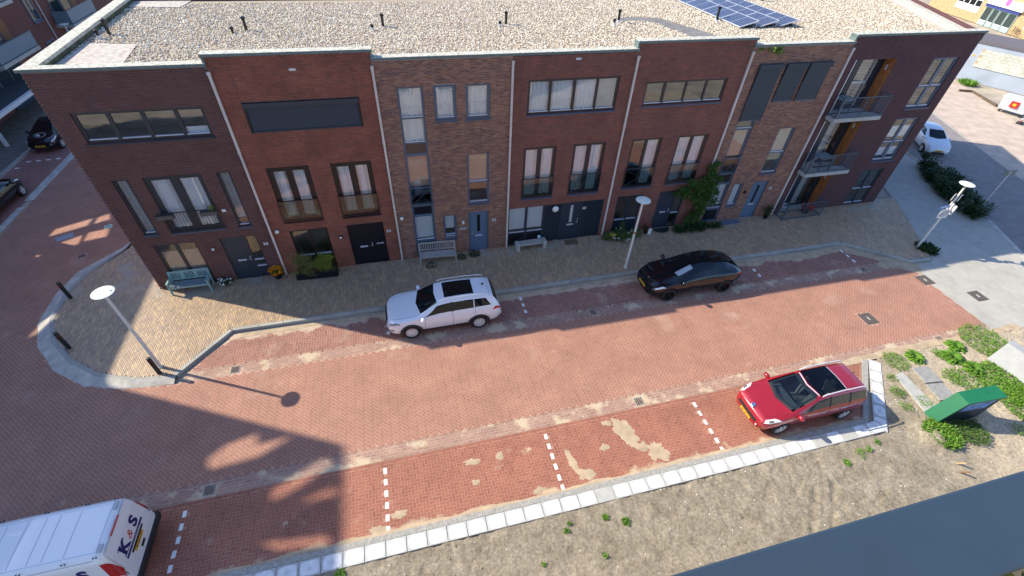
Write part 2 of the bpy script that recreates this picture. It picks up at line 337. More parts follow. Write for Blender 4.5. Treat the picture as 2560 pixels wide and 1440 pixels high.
def thing(name, label, cat, loc=(0, 0, 0), rotz=0.0, group=None):
    o = bpy.data.objects.new(name, None); C.objects.link(o); o.location = loc; o.rotation_euler = (0, 0, rotz)
    o.empty_display_size = 0.2
    o['label'] = label; o['category'] = cat
    if group: o['group'] = group
    return o
def tag(o, label, cat, group=None):
    o['label'] = label; o['category'] = cat
    if group: o['group'] = group
    return o
def dup(root, loc=None, rotz=None, label=None, group=None):
    r = root.copy(); C.objects.link(r)
    if loc is not None: r.location = loc
    if rotz is not None: r.rotation_euler = (0, 0, rotz)
    if label: r['label'] = label
    if group: r['group'] = group
    for ch in list(root.children):
        c = ch.copy(); C.objects.link(c); c.parent = r
        for g in list(ch.children):
            d = g.copy(); C.objects.link(d); d.parent = c
    return r
def txt(s, size, mt, parent, M4, name='lettering', bold=0.0, ext=0.003, shear=0.0):
    cu = bpy.data.curves.new('t', 'FONT'); cu.body = s; cu.size = size; cu.align_x = 'CENTER'; cu.align_y = 'CENTER'
    cu.offset = bold; cu.extrude = ext; cu.resolution_u = 3; cu.shear = shear
    o = bpy.data.objects.new('t', cu); C.objects.link(o)
    me = bpy.data.meshes.new_from_object(o.evaluated_get(bpy.context.evaluated_depsgraph_get()))
    bpy.data.objects.remove(o); me.name = name; me.materials.clear(); me.materials.append(M[mt])
    r = bpy.data.objects.new(name, me); C.objects.link(r); r.parent = parent; r.matrix_local = M4
    return r
def frame4(o, X, Y):
    X = Vector(X).normalized(); Y = Vector(Y).normalized(); Z = X.cross(Y)
    return Matrix(((X.x, Y.x, Z.x, o[0]), (X.y, Y.y, Z.y, o[1]), (X.z, Y.z, Z.z, o[2]), (0, 0, 0, 1)))

def inpoly(P, x, y):
    x = np.asarray(x); y = np.asarray(y); r = np.zeros(x.shape, bool); n = len(P)
    for i in range(n):
        x1, y1 = P[i]; x2, y2 = P[(i+1) % n]
        if y1 == y2: continue
        c = ((y1 > y) != (y2 > y)) & (x < (x2-x1)*(y-y1)/(y2-y1)+x1)
        r ^= c
    return r
def vnoise(x, y, seed=0):
    xi = np.floor(x).astype(np.int64); yi = np.floor(y).astype(np.int64); fx = x-xi; fy = y-yi
    def h(a, b):
        n = (a*374761393+b*668265263+seed*974711) & 0x7fffffff
        n = ((n ^ (n >> 13))*1274126177) & 0x7fffffff
        return ((n ^ (n >> 16)) & 0xffff)/65535.0
    u = fx*fx*(3-2*fx); v = fy*fy*(3-2*fy)
    return (h(xi, yi)*(1-u)+h(xi+1, yi)*u)*(1-v)+(h(xi, yi+1)*(1-u)+h(xi+1, yi+1)*u)*v
def fbm(x, y, seed=0, o=4):
    r = 0; a = 0.5
    for k in range(o): r = r+a*vnoise(x*2**k, y*2**k, seed+k); a *= 0.5
    return r

# paving: N bricks given by centre, half sizes and angle
def brick_arrays(cx, cy, hl, hw, ang, z, hgt=0.012, inset=0.003):
    n = len(cx); ca, sa = np.cos(ang), np.sin(ang)
    V = np.zeros((n, 8, 3), np.float32)
    jz = rng.normal(0, 0.0007, n); tx = rng.normal(0, 0.004, n); ty = rng.normal(0, 0.004, n)
    for k, (i, j) in enumerate(((-1, -1), (1, -1), (1, 1), (-1, 1))):
        for lay in (0, 1):
            L = (hl-(inset if lay else 0))*i; W = (hw-(inset if lay else 0))*j
            V[:, k+4*lay, 0] = cx+L*ca-W*sa; V[:, k+4*lay, 1] = cy+L*sa+W*ca
            V[:, k+4*lay, 2] = (z+jz+tx*L+ty*W) if lay else (z-hgt)
    B = np.array([(4, 5, 6, 7), (0, 1, 5, 4), (1, 2, 6, 5), (2, 3, 7, 6), (3, 0, 4, 7)])
    F = (np.arange(n)[:, None, None]*8+B[None]).reshape(-1, 4)
    return V.reshape(-1, 3), F
CAMP = np.array((-4.8054, -18.1303, 14.3498))
def pave(cx, cy, hl, hw, ang, z, mt, parent, single=0, name='paver', seed=0):
    """bricks as real pieces: the nearest 'single' ones are objects of their own, the rest one mesh"""
    cx = np.asarray(cx, float); cy = np.asarray(cy, float); n = len(cx)
    hl = np.full(n, hl) if np.isscalar(hl) else hl; hw = np.full(n, hw) if np.isscalar(hw) else hw
    ang = np.full(n, ang) if np.isscalar(ang) else ang
    # visible test
    d = np.stack([cx, cy, np.full(n, z)], 1)-CAMP
    R = np.array(_R); q = d @ R.T; u = 0.5+1143.456*q[:, 0]/-q[:, 2]/2560; v = 0.5-1143.456*q[:, 1]/-q[:, 2]/1440
    vis = (q[:, 2] < 0) & (u > 0.01) & (u < 0.99) & (v > 0) & (v < 0.99)
    dist = np.linalg.norm(d, axis=1)+np.where(vis, 0, 1e5)
    order = np.argsort(dist); s = order[:single]; r = order[single:]
    if single:
        h0, w0 = float(np.median(hl)), float(np.median(hw))
        V, F = brick_arrays(np.zeros(1), np.zeros(1), np.array([h0]), np.array([w0]), np.zeros(1), 0.0)
        o0 = None
        for i in s:
            if o0 is None:
                o0 = arr_mesh(name, V, F, mt, np.zeros(5)); o = o0
            else:
                o = o0.copy(); C.objects.link(o)
            o.parent = parent; o.location = (cx[i], cy[i], z); o.rotation_euler = (0, 0, ang[i])
            o.scale = (hl[i]/h0, hw[i]/w0, 1)
    V, F = brick_arrays(cx[r], cy[r], hl[r], hw[r], ang[r], z)
    o = arr_mesh(name, V, F, mt, np.repeat(rng.random(len(r)), 5), parent, kind='stuff')
    return o
def herring(poly, bbox, ang, W=0.105, gap=0.011, shrink=None):
    x0, x1, y0, y1 = bbox; c = ((x0+x1)/2, (y0+y1)/2); R = math.hypot(x1-x0, y1-y0)/2+1; N = int(R/W)+2
    I, J = np.meshgrid(np.arange(-N, N), np.arange(-N, N)); D = (I-J) % 4
    out = []
    for dd, horiz in ((0, True), (3, False)):
        i = I[D == dd]; j = J[D == dd]
        px = (i+1.0)*W if horiz else (i+0.5)*W; py = (j+0.5)*W if horiz else (j+1.0)*W
        a = np.full(len(px), 0.0 if horiz else PI/2)
        out.append((px, py, a))
    px = np.concatenate([o[0] for o in out]); py = np.concatenate([o[1] for o in out]); a = np.concatenate([o[2] for o in out])
    X = c[0]+px*math.cos(ang)-py*math.sin(ang); Y = c[1]+px*math.sin(ang)+py*math.cos(ang)
    k = inpoly(poly, X, Y)
    for h in (shrink or []): k &= ~inpoly(h, X, Y)
    return X[k], Y[k], W-gap/2, W/2-gap/2, a[k]+ang
def running(poly, bbox, L=0.2, W=0.1, along_y=False, gap=0.01, shrink=None, off=0.5):
    x0, x1, y0, y1 = bbox
    if along_y: x0, x1, y0, y1 = y0, y1, x0, x1
    nx = int((x1-x0)/L)+3; ny = int((y1-y0)/W)+1
    J, I = np.meshgrid(np.arange(ny), np.arange(-1, nx), indexing='ij')
    X = (x0+(I+0.5+(J % 2)*off)*L).ravel(); Y = (y0+(J+0.5)*W).ravel()
    a = 0.0
    if along_y: X, Y = Y, X; a = PI/2
    k = inpoly(poly, X, Y)
    for h in (shrink or []): k &= ~inpoly(h, X, Y)
    return X[k], Y[k], L/2-gap/2, W/2-gap/2, a
def sheet(name, poly, z, mt, parent=None, kind=None):
    return MB().poly([(p[0], p[1], z) for p in poly]).build(name, mt, parent, kind=kind)
# ---------------------------------------------------------------- ground, paving, kerbs (the setting)
gm = mat('ground_earth', (0.40, 0.33, 0.25), 0.95, var=0.25, vscale=0.5, bump=0.5, bscale=8)
sheet('ground', [(-400, -400), (400, -400), (400, 400), (-400, 400)], -0.17, gm, kind='structure')
ZR = -0.10
sheet('sub_base', [(-32, -13.3), (10.6, -13.3), (13.5, -10.4), (60, -10.4), (60, 45), (-32, 45)], -0.135, gm, kind='structure')
SW = [(-18.05, 16), (-18.05, 3.5), (-19.15, 1.75), (-19.45, 0.5), (-19.35, -1.1), (-18.8, -2.35), (-17.8, -3.55), (-16.6, -4.5), (-15.3, -5.0), (-13.86, -5.22),
      (-12.3, -3.27), (18.0, -3.27), (20.5, -5.42), (21.8, -5.48), (24.95, -0.2), (25.2, 0.3), (-15.6, 0.3), (-16.4, 16)]
OUT = [(-18.1, 16), (-18.1, 4.4), (-18.45, 3.75), (-19.75, 2.15), (-20.05, 0.6), (-19.95, -1.2), (-19.35, -2.6), (-18.3, -3.95), (-16.95, -4.95), (-15.55, -5.38), (-13.9, -5.55)]
walk = sheet('sidewalk', SW, -0.006, 'joint_dark', kind='structure')
X, Y, hl, hw, a = running(SW, (-20, 25.5, -5.6, 16), L=0.2, W=0.068, along_y=True, gap=0.008,
    shrink=[[(-14.2, -5.5), (-12.45, -3.12), (18.1, -3.12), (20.5, -5.25), (22, -5.3), (22, -6), (-14, -6)]])
k = Y < 6; pave(X[k], Y[k], hl, hw, PI/2, 0.0, 'walk_paver', walk, single=300)
# kerb stones of the far side
kst = None
def stones(line, wdt, z0, z1, mt, parent, name, L=0.98, side=1):
    proto = None
    for (p, q) in zip(line[:-1], line[1:]):
        p = Vector((*p, 0)); q = Vector((*q, 0)); d = q-p; n = max(1, round(d.length/L)); u = d.normalized(); nn = Vector((-u.y, u.x, 0))*side
        for i in range(n):
            a = p+d*(i/n); b = p+d*((i+1)/n); ln = (b-a).length-0.008
            if proto is None:
                o = MB().box(-0.5, 0.5, -wdt/2, wdt/2, z0-z1, 0).build(name, mt, parent, bevel=0.012); proto = o
                me = o.data; at = me.attributes.new('tone', 'FLOAT', 'FACE'); at.data.foreach_set('value', [0.1]*len(me.polygons))
            else:
                o = proto.copy(); C.objects.link(o); o.parent = parent
            m = (a+b)/2+nn*(wdt/2); o.location = (m.x, m.y, z1+rng.normal(0, 0.002)); o.rotation_euler = (0, 0, math.atan2(u.y, u.x)); o.scale = (ln, 1, 1)
stones([(-13.86, -5.22), (-12.3, -3.27), (18.0, -3.27), (20.5, -5.42), (21.8, -5.46)], 0.15, -0.16, 0.012, 'kerb', walk, 'kerb_stone')
# sloping concrete band round the corner
b = MB(); inn = [(-18.05, 16), (-18.05, 4.2), (-18.2, 3.35), (-19.15, 1.75), (-19.45, 0.5), (-19.35, -1.1), (-18.8, -2.35), (-17.8, -3.55), (-16.6, -4.5), (-15.3, -5.0), (-13.86, -5.22)]
band = MB()
def dens(P, n=6):
    r = []
    for p, q in zip(P[:-1], P[1:]):
        for i in range(n): r.append((p[0]+(q[0]-p[0])*i/n, p[1]+(q[1]-p[1])*i/n))
    return r+[P[-1]]
Oi, Ii = dens(OUT), dens(inn)
for i in range(len(Oi)-1):
    j = lambda P, k: P[k]
    e0 = 0.12*(fbm(i*0.9, 3.3)-0.4); e1 = 0.12*(fbm((i+1)*0.9, 3.3)-0.4)
    def oo(k, e):
        dx, dy = Oi[k][0]-Ii[k][0], Oi[k][1]-Ii[k][1]; L = math.hypot(dx, dy)+1e-6
        return (Oi[k][0]+dx/L*e, Oi[k][1]+dy/L*e)
    p, q = oo(i, e0), oo(i+1, e1)
    def mid(k, f, z): return (Ii[k][0]+(Oi[k][0]-Ii[k][0])*f, Ii[k][1]+(Oi[k][1]-Ii[k][1])*f, z)
    band.quad((*Ii[i], 0.008), (*Ii[i+1], 0.008), mid(i+1, 0.28, 0.004), mid(i, 0.28, 0.004), 0)
    band.quad(mid(i, 0.28, 0.004), mid(i+1, 0.28, 0.004), (*q, ZR+0.004), (*p, ZR+0.004), 1)
band.build('kerb_band', ['kerb_grit', 'band'], None, kind='structure')

ROAD = [(-24.5, 30)]+OUT[0:]+[(20.15, -5.57), (20.0, -9.72), (-32, -9.72), (-32, 1.5), (-24.5, 4.5)]
road = sheet('road', [(-24.5, 30)]+OUT+[(20.3, -5.57), (20.15, -9.72), (-32, -9.72), (-32, 1.5), (-24.5, 4.5)], ZR-0.003, 'joint_sand', kind='structure')
DR = {'a': (-11.87, -5.31), 'b': (2.72, -5.31), 'c': (17.55, -5.33), 'd': (-11.81, -10.02), 'e': (2.68, -10.02), 'f': (17.1, -10.03), 'g': (-20.05, 3.38)}
def sq(x, y, r): return [(x-r, y-r), (x+r, y-r), (x+r, y+r), (x-r, y+r)]
MH = [(14.94, -8.3, 0.33), (20.06, -6.67, 0.33), (21.62, -8.18, 0.33)]
holes = [sq(*DR['g'], 0.2)]+[sq(x, y, r+0.03) for x, y, r in MH]
X, Y, hl, hw, a = herring(ROAD, (-32, 20.5, -9.8, 30), PI/4, W=0.105, gap=0.013, shrink=holes)
far = (Y > 14); X, Y, a = X[~far], Y[~far], a[~far]
pave(X, Y, hl, hw, a, ZR, 'road_paver', road, single=300)
# far parking bay
FB = [(-13.5, -5.03), (-12.2, -3.42), (18.0, -3.42), (19.9, -5.03)]
fbay = sheet('far_parking_bay', FB, ZR-0.003, 'joint_fbay', kind='structure')
FMK = [(x, y) for x in (-6.16, -0.22, 5.8, 11.86, 17.6) for y in (-3.78, -4.2, -4.62)]
X, Y, hl, hw, a = herring(FB, (-14, 20, -5.1, -3.3), 0, W=0.1, gap=0.012, shrink=[sq(x, y, 0.08) for x, y in FMK])
pave(X, Y, hl, hw, a, ZR, 'far_bay_paver', fbay, single=300)
# gutters
FG = [(-13.6, -5.55), (-13.5, -5.04), (20.1, -5.04), (20.2, -5.55)]
fgut = sheet('far_gutter', FG, ZR-0.005, 'joint_gutter', kind='structure')
X, Y, hl, hw, a = running(FG, (-14, 20.3, -5.55, -5.04), L=0.2, W=0.102, shrink=[sq(*DR[q], 0.2) for q in 'abc'])
pave(X, Y, hl, hw, a, ZR-0.003, 'gutter_paver', fgut)
NG = [(-32, -10.26), (-32, -9.73), (20.0, -9.73), (19.4, -10.26)]
ngut = sheet('near_gutter', NG, ZR-0.005, 'joint_gutter', kind='structure')
X, Y, hl, hw, a = running(NG, (-32, 20, -10.26, -9.73), L=0.2, W=0.106, shrink=[sq(*DR[q], 0.2) for q in 'def'])
pave(X, Y, hl, hw, a, ZR-0.003, 'gutter_paver', ngut, single=300)
# near parking bay
NB = [(-32, -12.56), (-32, -10.27), (12.62, -10.27), (10.47, -12.56)]
nbay = sheet('near_parking_bay', NB, ZR-0.003, 'joint_bay', kind='structure')
NMK = [(x, y) for x in (-12.35, -6.56, -1.14, 4.67) for y in (-10.62, -10.99, -11.36, -11.73, -12.10, -12.44)]
NBI = [(-32, -12.52), (-32, -10.38), (12.5, -10.38), (10.47, -12.52)]
X, Y, hl, hw, a = herring(NBI, (-32, 13, -12.6, -10.2), 0, W=0.1, gap=0.012, shrink=[sq(x, y, 0.08) for x, y in NMK])
pave(X, Y, hl, hw, a, ZR, 'bay_paver', nbay, single=300)
X, Y, hl, hw, a = running([(-32, -10.385), (-32, -10.275), (12.5, -10.275), (12.4, -10.385)], (-32, 12.5, -10.38, -10.28), L=0.2, W=0.1)
pave(X, Y, hl, hw, a, ZR+0.002, 'bay_paver', nbay)
wp = None
for par, lst in ((nbay, NMK), (fbay, FMK)):
    for (x, y) in lst:
        if wp is None:
            o = wp = MB().box(-0.055, 0.055, -0.1, 0.1, -0.02, 0).build('white_paver', 'white_paint', par, bevel=0.004)
        else:
            o = wp.copy(); C.objects.link(o); o.parent = par
        o.location = (x+rng.normal(0, .006), y, ZR+0.003); o.rotation_euler = (0, 0, rng.normal(0, .03))
# near kerb: grit kerb and row of concrete tiles, chamfered end
nk = sheet('near_kerb', [(-32, -12.73), (-32, -12.56), (10.47, -12.56), (12.72, -10.2), (12.9, -10.33), (10.56, -12.73)], -0.075, 'kerb_grit', kind='structure')
MB().prism([(-32, -12.73), (10.56, -12.73), (12.9, -10.33), (12.72, -10.2), (10.47, -12.57), (-32, -12.57)], -0.16, -0.055).build('kerb_edge', 'kerb_grit', nk)
tproto = None
def ktile(x, y, a, L, W, bare=False):
    global tproto
    if tproto is None:
        mb = MB().box(-0.5, 0.5, -0.5, 0.5, -0.05, 0)
        tproto = mb.build('concrete_tile', 'tile', nk, bevel=0.012); o = tproto
        at = o.data.attributes.new('tone', 'FLOAT', 'FACE'); at.data.foreach_set('value', [0.2]*6)
    else:
        o = tproto.copy(); C.objects.link(o)
        if bare:
            o.data = tproto.data.copy(); o.data.materials.clear(); o.data.materials.append(M['tile_bare'])
        o.parent = nk
    o.location = (x, y, -0.045+rng.normal(0, .003)); o.rotation_euler = (rng.normal(0, .008), rng.normal(0, .004), a+rng.normal(0, .004)); o.scale = (L-0.014, W, 1)
x = -16.0; i = 0
while x < 10.5:
    ktile(x+0.29, -12.96, 0, 0.585, 0.44, bare=(i in (27, 41, 43))); x += 0.585; i += 1
A0 = Vector((10.75, -13.1, 0)); A1 = Vector((13.15, -10.42, 0)); dd = (A1-A0); nT = 6
for i in range(nT):
    p = A0+dd*((i+0.5)/nT); ktile(p.x, p.y, math.atan2(dd.y, dd.x), dd.length/nT, 0.44)
# white fuzzy salt marks belong to the tile surface: material noise
# right-hand grey pavement
GP = [(20.2, -5.5), (21.85, -5.5), (25.0, -0.2), (29.6, 9.5), (33.2, 17), (35.6, 17), (32.0, 7.2), (30.9, 2.4), (28.9, -2.9), (27.2, -6.3), (25.6, -10.3), (20.05, -10.3)]
M['grey_tile'] = tone_mat('grey_tile', [(0.423, 0.396, 0.336), (0.451, 0.419, 0.354), (0.396, 0.373, 0.322), (0.46, 0.423, 0.359), (0.419, 0.396, 0.345)], stain=0.10, sand=[(0.5, 0.6, 0.8, 0.6, None)], sandcol=(0.52, 0.45, 0.34))
gp = sheet('side_pavement', GP, ZR-0.0028, mat('joint_grey', (0.42, 0.385, 0.32), 0.95), kind='structure')
X, Y, hl, hw, a = running(GP, (20, 36, -10.3, 17), L=0.3, W=0.3, gap=0.008, shrink=[sq(x, y, r+0.05) for x, y, r in MH])
pave(X, Y, hl, hw, a, ZR-0.001, 'grey_tile', gp, single=300, name='paving_tile')
# street on the right, its far pavement
st = mat('street_brick', (0.25, 0.215, 0.20), 0.9, var=0.12, vscale=2, bump=0.2, bscale=30)
sheet('side_street', [(25.6, -10.3), (27.25, -6.4), (28.95, -3.0), (31.3, 2.0), (35.7, 17), (44, 40), (54, 40), (46, 22), (37.5, 3), (33, -8), (32, -10.3)], ZR-0.012, st, kind='structure')
sp = mat('sandy_pavement', (0.50, 0.385, 0.30), 0.95, var=0.16, vscale=1.2, bump=0.3, bscale=20)
sheet('far_pavement', [(33, -8), (37.5, 3), (46, 22), (56, 44), (64, 44), (53, 20), (47, 8), (40, -8)], ZR-0.008, sp, kind='structure')
rp = MB()
for (p, q) in (((33, -8), (37.5, 3)), ((37.5, 3), (46, 22)), ((46, 22), (56, 44))):
    u = Vector((q[0]-p[0], q[1]-p[1], 0)).normalized(); n_ = Vector((u.y, -u.x, 0))*0.15
    rp.prism([p, (p[0]+n_.x, p[1]+n_.y), (q[0]+n_.x, q[1]+n_.y), q], ZR-0.05, ZR+0.02)
rp.build('far_kerb', 'kerb_grit', kind='structure')
lk = MB()
for (p, q) in (((25.6, -10.3), (27.2, -6.3)), ((27.2, -6.3), (28.9, -2.95))):
    u = Vector((q[0]-p[0], q[1]-p[1], 0)).normalized(); n_ = Vector((u.y, -u.x, 0))*0.28
    lk.prism([p, (p[0]+n_.x, p[1]+n_.y), (q[0]+n_.x, q[1]+n_.y), q], ZR-0.05, ZR+0.012)
lk.build('street_gutter', 'band', kind='structure')
# left: side-street bay, strip, pavement in front of the apartment block
lb = [(-27.3, 2), (-24.9, 4), (-24.9, 30), (-27.3, 30)]
lbay = sheet('left_parking_bay', lb, ZR-0.004, mat('joint_left', (0.33, 0.22, 0.18), 0.9), kind='structure')
X, Y, hl, hw, a = herring(lb, (-27.4, -24.8, 2, 22), 0, W=0.1, gap=0.012)
M['left_bay_paver'] = tone_mat('left_bay_paver', [(0.27, 0.125, 0.10), (0.31, 0.145, 0.115), (0.25, 0.12, 0.10), (0.33, 0.16, 0.125)], stain=0.14)
pave(X, Y, hl, hw, a, ZR, 'left_bay_paver', lbay)
MB().box(-24.92, -24.48, 9.3, 30, ZR-0.05, ZR+0.006).box(-24.92, -24.6, 4.5, 8.6, ZR-0.05, ZR+0.003).build('concrete_strip', 'band', kind='structure')
MB().box(-27.5, -27.3, 2, 40, ZR-0.05, 0.01).build('left_kerb', 'kerb_grit', kind='structure')
sheet('left_sidewalk', [(-31.2, 2), (-27.5, 2), (-27.5, 45), (-31.2, 45)], -0.003, mat('left_walk', (0.16, 0.14, 0.12), 0.9, var=0.2, vscale=4, bump=0.3), kind='structure')
lm = None
for (x, y) in ((-26.8, 14.2), (-26.3, 14.25), (-25.8, 14.3), (-25.3, 14.35), (-27.05, 13.4)):
    if lm is None: o = lm = MB().box(-0.12, 0.12, -0.06, 0.06, -0.02, 0).build('white_paver', 'white_paint', lbay)
    else: o = lm.copy(); C.objects.link(o); o.parent = lbay
    o.location = (x, y, ZR+0.005)

# soil lot between the kerb tiles and the camera's own building
gx = np.arange(-27, 22.01, 0.075); gy = np.arange(-19.4, -9.9, 0.075)
GX, GY = np.meshgrid(gx, gy, indexing='ij')
hgt = -0.075+0.05*(fbm(GX*1.1, GY*1.1, 3)-0.5)+0.065*(fbm(GX*5, GY*5, 9, 5)-0.5)
ridge = np.abs(fbm(GX*2.3+7, GY*2.3, 21, 4)-0.5); hgt -= 0.05*np.clip(0.05-ridge, 0, 1)/0.05*(fbm(GX*0.6, GY*0.6, 44) > 0.48)
for (ax, ay, bx, by) in ((6.9, -14.3, 5.6, -15.7), (7.6, -14.35, 6.2, -15.9), (5.9, -15.8, 5.2, -16.5)):   # two tyre ruts
    dx, dy = bx-ax, by-ay; L2 = dx*dx+dy*dy
    t = np.clip(((GX-ax)*dx+(GY-ay)*dy)/L2, 0, 1); d = np.hypot(GX-ax-t*dx, GY-ay-t*dy)
    hgt -= 0.032*np.exp(-(d/0.07)**2)-0.012*np.exp(-((d-0.15)/0.06)**2)
hgt += 0.35*np.exp(-(((GX-14.9)/0.5)**2+((GY+13.4)/0.45)**2))+0.22*np.exp(-(((GX-12.4)/0.5)**2+((GY+13.8)/0.5)**2))   # heaps by the green board
bank = 1/(1+np.exp(-((GX-11.2)+0.5*(GY+15))/0.12))*(1/(1+np.exp((GY+13.2)/0.3)))
hgt -= 0.04*bank*(GX < 16); hgt = np.maximum(hgt, -0.128)
ok = (GY < -13.06) & (GX < 10.95) | (GX > 13.26+(GY+10.42)*0.89) & (GY < -10.32)
sol = np.zeros(GX.shape, bool); sol[:-1, :-1] = ok[:-1, :-1] & ok[1:, :-1] & ok[1:, 1:] & ok[:-1, 1:]
ids = np.arange(GX.size).reshape(GX.shape); ii, jj = np.nonzero(sol)
F = np.stack([ids[ii, jj], ids[ii+1, jj], ids[ii+1, jj+1], ids[ii, jj+1]], 1)
used, inv = np.unique(F, return_inverse=True)
V = np.stack([GX.ravel(), GY.ravel(), hgt.ravel()], 1)[used]
soil_m = bpy.data.materials.new('soil'); soil_m.use_nodes = True
n = soil_m.node_tree.nodes; l = soil_m.node_tree.links; p = n['Principled BSDF']; p.inputs['Roughness'].default_value = 0.97; p.inputs['Specular IOR Level'].default_value = 0.15
g = n.new('ShaderNodeNewGeometry'); t1 = n.new('ShaderNodeTexNoise'); t1.inputs['Scale'].default_value = 1.6; t1.inputs['Detail'].default_value = 9; t1.inputs['Roughness'].default_value = 0.75
l.new(g.outputs['Position'], t1.inputs['Vector'])
r1 = ramp(n, [(0.20, 0.165, 0.115), (0.275, 0.228, 0.165), (0.34, 0.285, 0.21), (0.42, 0.355, 0.265)]); r1.color_ramp.elements[0].position = 0.3; r1.color_ramp.elements[3].position = 0.72
r1.color_ramp.elements[1].position = 0.44; r1.color_ramp.elements[2].position = 0.56
l.new(t1.outputs['Fac'], r1.inputs[0])
t4 = n.new('ShaderNodeTexNoise'); t4.inputs['Scale'].default_value = 11; t4.inputs['Detail'].default_value = 6; t4.inputs['Roughness'].default_value = 0.7; l.new(g.outputs['Position'], t4.inputs['Vector'])
m4 = n.new('ShaderNodeMapRange'); m4.inputs[1].default_value = 0.32; m4.inputs[2].default_value = 0.7; m4.inputs[3].default_value = 0.6; m4.inputs[4].default_value = 1.35; l.new(t4.outputs['Fac'], m4.inputs[0])
vs = n.new('ShaderNodeVectorMath'); vs.operation = 'SCALE'; l.new(r1.outputs[0], vs.inputs[0]); l.new(m4.outputs[0], vs.inputs['Scale'])
sx = n.new('ShaderNodeSeparateXYZ'); l.new(g.outputs['Position'], sx.inputs[0])
t2 = n.new('ShaderNodeTexNoise'); t2.inputs['Scale'].default_value = 0.9; t2.inputs['Detail'].default_value = 6; l.new(g.outputs['Position'], t2.inputs['Vector'])
m2 = n.new('ShaderNodeMath'); m2.operation = 'MULTIPLY_ADD'; m2.inputs[1].default_value = 5; l.new(t2.outputs['Fac'], m2.inputs[0]); l.new(sx.outputs[0], m2.inputs[2])
m3 = n.new('ShaderNodeMapRange'); m3.inputs[1].default_value = 13.9; m3.inputs[2].default_value = 17.4; l.new(m2.outputs[0], m3.inputs[0])
mx = n.new('ShaderNodeMix'); mx.data_type = 'RGBA'; l.new(m3.outputs[0], mx.inputs[0]); l.new(vs.outputs[0], mx.inputs[6]); sb_ = n.new('ShaderNodeVectorMath'); sb_.operation = 'SCALE'; sb_.inputs[0].default_value = (0.50, 0.405, 0.285); l.new(m4.outputs[0], sb_.inputs['Scale']); l.new(sb_.outputs[0], mx.inputs[7])
l.new(mx.outputs[2], p.inputs['Base Color'])
t3 = n.new('ShaderNodeTexNoise'); t3.inputs['Scale'].default_value = 30; t3.inputs['Detail'].default_value = 8; t3.inputs['Roughness'].default_value = 0.75; l.new(g.outputs['Position'], t3.inputs['Vector'])
bb = n.new('ShaderNodeBump'); bb.inputs['Strength'].default_value = 0.9; bb.inputs['Distance'].default_value = 0.03; l.new(t3.outputs['Fac'], bb.inputs['Height']); l.new(bb.outputs[0], p.inputs['Normal'])
M['soil'] = soil_m
arr_mesh('soil', V, inv.reshape(F.shape), 'soil', kind='structure', smooth=True)
# clods and stones lying on it
def height(x, y):
    i = np.clip(np.round((x+27)/0.075).astype(int), 0, len(gx)-1); j = np.clip(np.round((y+19.4)/0.075).astype(int), 0, len(gy)-1)
    return hgt[i, j]
OCT = np.array([(1, 0, 0), (-1, 0, 0), (0, 1, 0), (0, -1, 0), (0, 0, 1), (0, 0, -1)], float)
OCF = np.array([(0, 2, 4), (2, 1, 4), (1, 3, 4), (3, 0, 4), (2, 0, 5), (1, 2, 5), (3, 1, 5), (0, 3, 5)])
def stones_mesh(name, x, y, z, s, mt, flat=0.6, parent=None, kind='stuff'):
    n = len(x); a = rng.random(n)*2*PI; ax = s*(0.7+0.6*rng.random(n)); ay = s*(0.7+0.5*rng.random(n)); az = s*flat*(0.7+0.6*rng.random(n))
    P = OCT[None]*np.stack([ax, ay, az], 1)[:, None, :]; P = P*(1+0.25*(rng.random((n, 6, 1))-0.5))
    c, sn = np.cos(a)[:, None], np.sin(a)[:, None]
    tl = rng.normal(0, 0.35, (n, 1)); px, py, pz = P[..., 0], P[..., 1], P[..., 2]
    px, pz = px*np.cos(tl)-pz*np.sin(tl), px*np.sin(tl)+pz*np.cos(tl)
    V = np.stack([px*c-py*sn+x[:, None], px*sn+py*c+y[:, None], pz+z[:, None]], -1).reshape(-1, 3)
    F = (np.arange(n)[:, None, None]*6+OCF[None]).reshape(-1, 3)
    return arr_mesh(name, V, F, mt, np.repeat(rng.random(n), 8), parent, kind=kind)
N = 24000; x = rng.uniform(-12, 20.5, N); y = rng.uniform(-18, -10.4, N)
k = ((y < -13.22) & (x < 10.9)) | ((x > 13.5+(y+10.42)*0.89) & (y < -10.4)); x, y = x[k], y[k]
M['clod'] = tone_mat('clod', [(0.24, 0.20, 0.14), (0.30, 0.25, 0.18), (0.35, 0.29, 0.21), (0.27, 0.225, 0.16), (0.42, 0.36, 0.27)], stain=0.1)
so_ = stones_mesh('soil_clods', x, y, height(x, y), 0.008+0.022*rng.random(len(x))**3, 'clod')
k = rng.random(len(x)) < 0.02
stones_mesh('pebbles', x[k], y[k], height(x[k], y[k])+0.004, 0.012+0.014*rng.random(k.sum()), 'white_plastic')
# loose sand and kerb-edge drift
def blob_sheet(name, pts, z, mt='sand', parent=None):
    return MB().poly([(p[0], p[1], z) for p in pts]).build(name, mt, parent, kind='stuff')
def drift(name, x0, x1, y0, y1, z, amp, sd, mt='sand', step=0.12, thick=0.012):
    xs = np.arange(x0, x1, step); lo = y0+amp*(fbm(xs*1.3, xs*0+sd, sd, 5)-0.5)*2; mb = MB()
    for i in range(len(xs)-1):
        mb.quad((xs[i], y1, z+thick), (xs[i], lo[i], z), (xs[i+1], lo[i+1], z), (xs[i+1], y1, z+thick))
    return mb.build(name, mt, None, kind='stuff')
drift('sand_drift', -12.0, 6.0, -3.60, -3.43, ZR+0.006, 0.13, 5)
drift('sand_drift', 9.6, 18.0, -3.85, -3.43, ZR+0.006, 0.35, 15)
drift('sand_drift', -11.0, 10.3, -12.47, -12.565, ZR+0.006, 0.10, 25)
